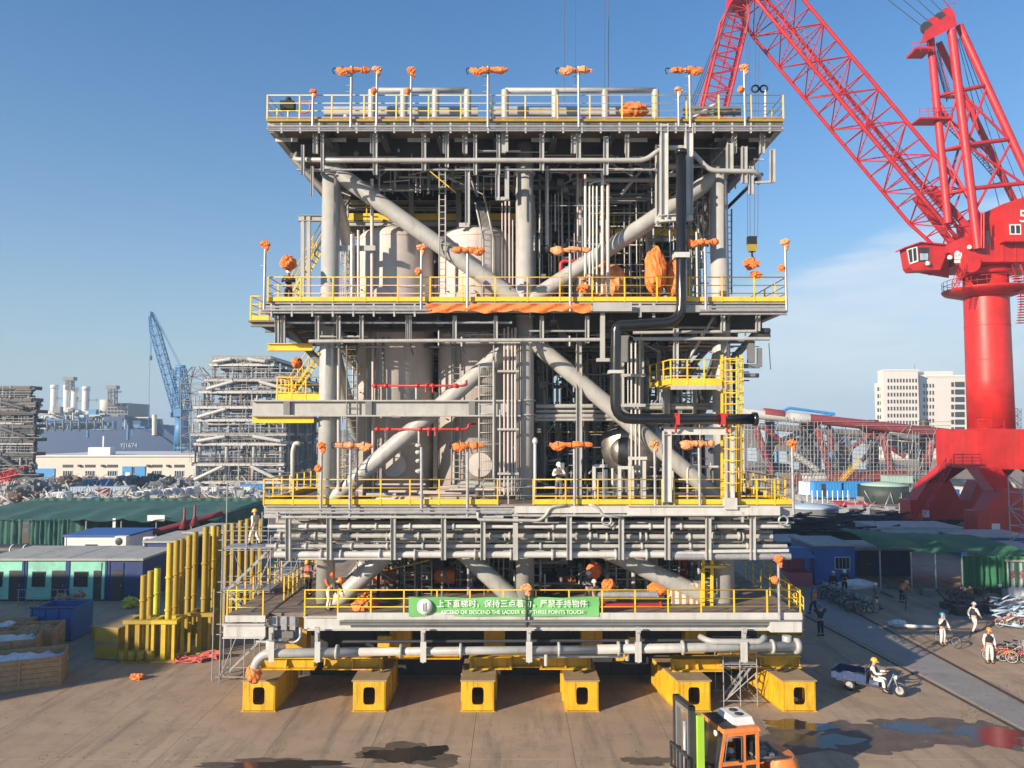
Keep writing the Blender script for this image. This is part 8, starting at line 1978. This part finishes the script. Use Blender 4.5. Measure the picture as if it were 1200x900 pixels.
# green canopy
gy = 60.0; gc = thing('green_canopy', (X(1090, gy), gy, 0), 'bottle green tarpaulin canopy on posts over the workshop, right', 'canopy')
ga, gb_ = X(1024, gy), X(1176, gy); vs = []; n, mm = 26, 10; r_ = random.Random(2)
zf_ = [Z(645, gy + 4), Z(645, gy + 4), Z(652, gy), Z(660, gy), Z(662, gy), Z(660, gy)]
for i in range(n + 1):
    for q in range(mm + 1):
        u, v = i / n, q / mm; zz = 3.05 + .55 * math.sin(v * 2.2) + .16 * math.sin(u * 14) * (1 - v) + r_.uniform(-.06, .06) + (.25 if u < .35 else 0) * (1 - u)
        vs.append(V(ga + (gb_ - ga) * u, gy - 2.5 * u + (8.5) * v, zz))
b = MB().add(vs, [(i * (mm + 1) + q, (i + 1) * (mm + 1) + q, (i + 1) * (mm + 1) + q + 1, i * (mm + 1) + q + 1) for i in range(n) for q in range(mm)], True)
b.add([v - V(0, 0, .03) for v in vs], [(i * (mm + 1) + q + 1, (i + 1) * (mm + 1) + q + 1, (i + 1) * (mm + 1) + q, i * (mm + 1) + q) for i in range(n) for q in range(mm)], True); b.build('roof_sheet', GREENTARP2, gc)
curtain((X(1120, gy - 2.4), gy - 2.4, 0), (gb_ + .1, gy - 2.5, 0), 3.05, .75, gc, GREENTARP2, 10, .2); curtain((gb_, gy - 2.4, 0), (gb_, gy + 5, 0), 3.1, .3, gc, GREENTARP2, 8, .12)
for px, yy in ((1121, gy - 2.3), (1176, gy - 2.4), (1026, gy), (1062, gy - .9), (1090, gy - 1.5)): tube('post', V(X(px, yy), yy, 0), V(X(px, yy), yy, 3.1), .06, GALV, gc, 8)
tag(box('label_plate', Q(1172, 686, gy - 2.75) - V(.12, .01, .1), Q(1172, 686, gy - 2.75) + V(.12, .01, .1), WHITEP), 'small white plate on the green canopy curtain', 'sign')
# white steel scrap, lying poles, junk under the canopy
b = MB(); r_ = random.Random(44)
for k in range(90):
    p = G(r_.uniform(1160, 1215), r_.uniform(712, 738)); L = r_.uniform(.6, 2.2); a = r_.uniform(-1, 1); z = r_.uniform(.05, .9); b.tube(p + V(0, 0, z), p + V(L * math.cos(a), L * math.sin(a) * .4, max(.05, z + r_.uniform(-.4, .7))), r_.uniform(.03, .09), 5)
tag(b.build('white_scrap_heap', PALEBLUE), 'heap of white bent bars and offcuts before the white cabin', 'scrap heap')
b = MB()
for k in range(70): p = G(r_.uniform(1108, 1170), r_.uniform(696, 722)); s = r_.uniform(.1, .4); b.box(p - V(s, s, 0), p + V(s, s, s * 1.5)) if k % 2 else b.tube(p, p + V(r_.uniform(-1, 1), 0, r_.uniform(.3, 1)), .05, 5)
tag(b.build('dark_junk', DARK), kind='stuff')
for k, (a, c, m, lb) in enumerate((((1048, 733), (1096, 735), WHITEP, 'long pale pole lying on the shaded concrete'), ((1033, 693), (1047, 699), GREY, 'short grey pole leaning before the workshop'), ((1040, 687), (1066, 690), GREY, 'thin grey pole lying at the workshop door'))):
    tag(MB().tube(G(*a, .12), G(*c, .12), .11, 8).build('pole', m), lb, 'pole')
tag(lumpy(G(1052, 734) + V(0, 0, .2), .6, .25, .2, PLASTIC, 'sheet_bundle', seed=5), 'grey-white sheet wrapped on the lying pole', 'sheet'); tag(box('toolbox', G(1090, 699, .0) + V(-.5, 0, .02), G(1090, 699) + V(.5, .5, .5), GREY), 'grey toolbox standing alone before the green canopy', 'box')
tag(lumpy(G(1003, 690) + V(0, 0, .3), 1.3, .4, .4, PLASTIC, 'sheet_heap', seed=15), 'pale sheet heap behind the parked bicycles', 'sheet')
b = MB(); lattice(V(X(1200, 74), 74, 0), V(X(1200, 74), 74, 8), (1, 0, 0), 2.2, 2.2, 5, .05, .04, GALV, None, b); t = thing('scaffold_tower', V(X(1200, 74), 74, 0), 'thin grey scaffold tower at the right edge before the crane foot', 'scaffold'); b.build('tubes', GALV, t)

# ================================================================== HORIZON AND AIR
hills = MB(); r_ = random.Random(1); vs = []
for i in range(61):
    x = -1250 + 41 * i; h = 14 + 14 * math.sin(i * .7) + 9 * math.sin(i * 1.9 + 1); vs += [(x, 1420, -2), (x, 1420, h), (x, 1480, h * .8), (x, 1480, -2)]
hills.add(vs, [(i * 4 + k, (i + 1) * 4 + k, (i + 1) * 4 + (k + 1) % 4, i * 4 + (k + 1) % 4) for i in range(60) for k in range(4)]); tag(hills.build('hills', DARKSOIL), kind='structure')
if HAZE:
    hz_m = bpy.data.materials.new('air'); hz_m.use_nodes = True; nn = hz_m.node_tree.nodes; nn.clear(); o_ = nn.new('ShaderNodeOutputMaterial'); pv = nn.new('ShaderNodeVolumePrincipled')
    pv.inputs['Color'].default_value = (.55, .78, 1, 1); pv.inputs['Density'].default_value = HAZE; pv.inputs['Anisotropy'].default_value = 0.0
    hz_m.node_tree.links.new(pv.outputs[0], o_.inputs['Volume'])
    tag(MB().box((-1310, -70, -4), (1310, 1610, 84)).build('haze', hz_m), kind='stuff')
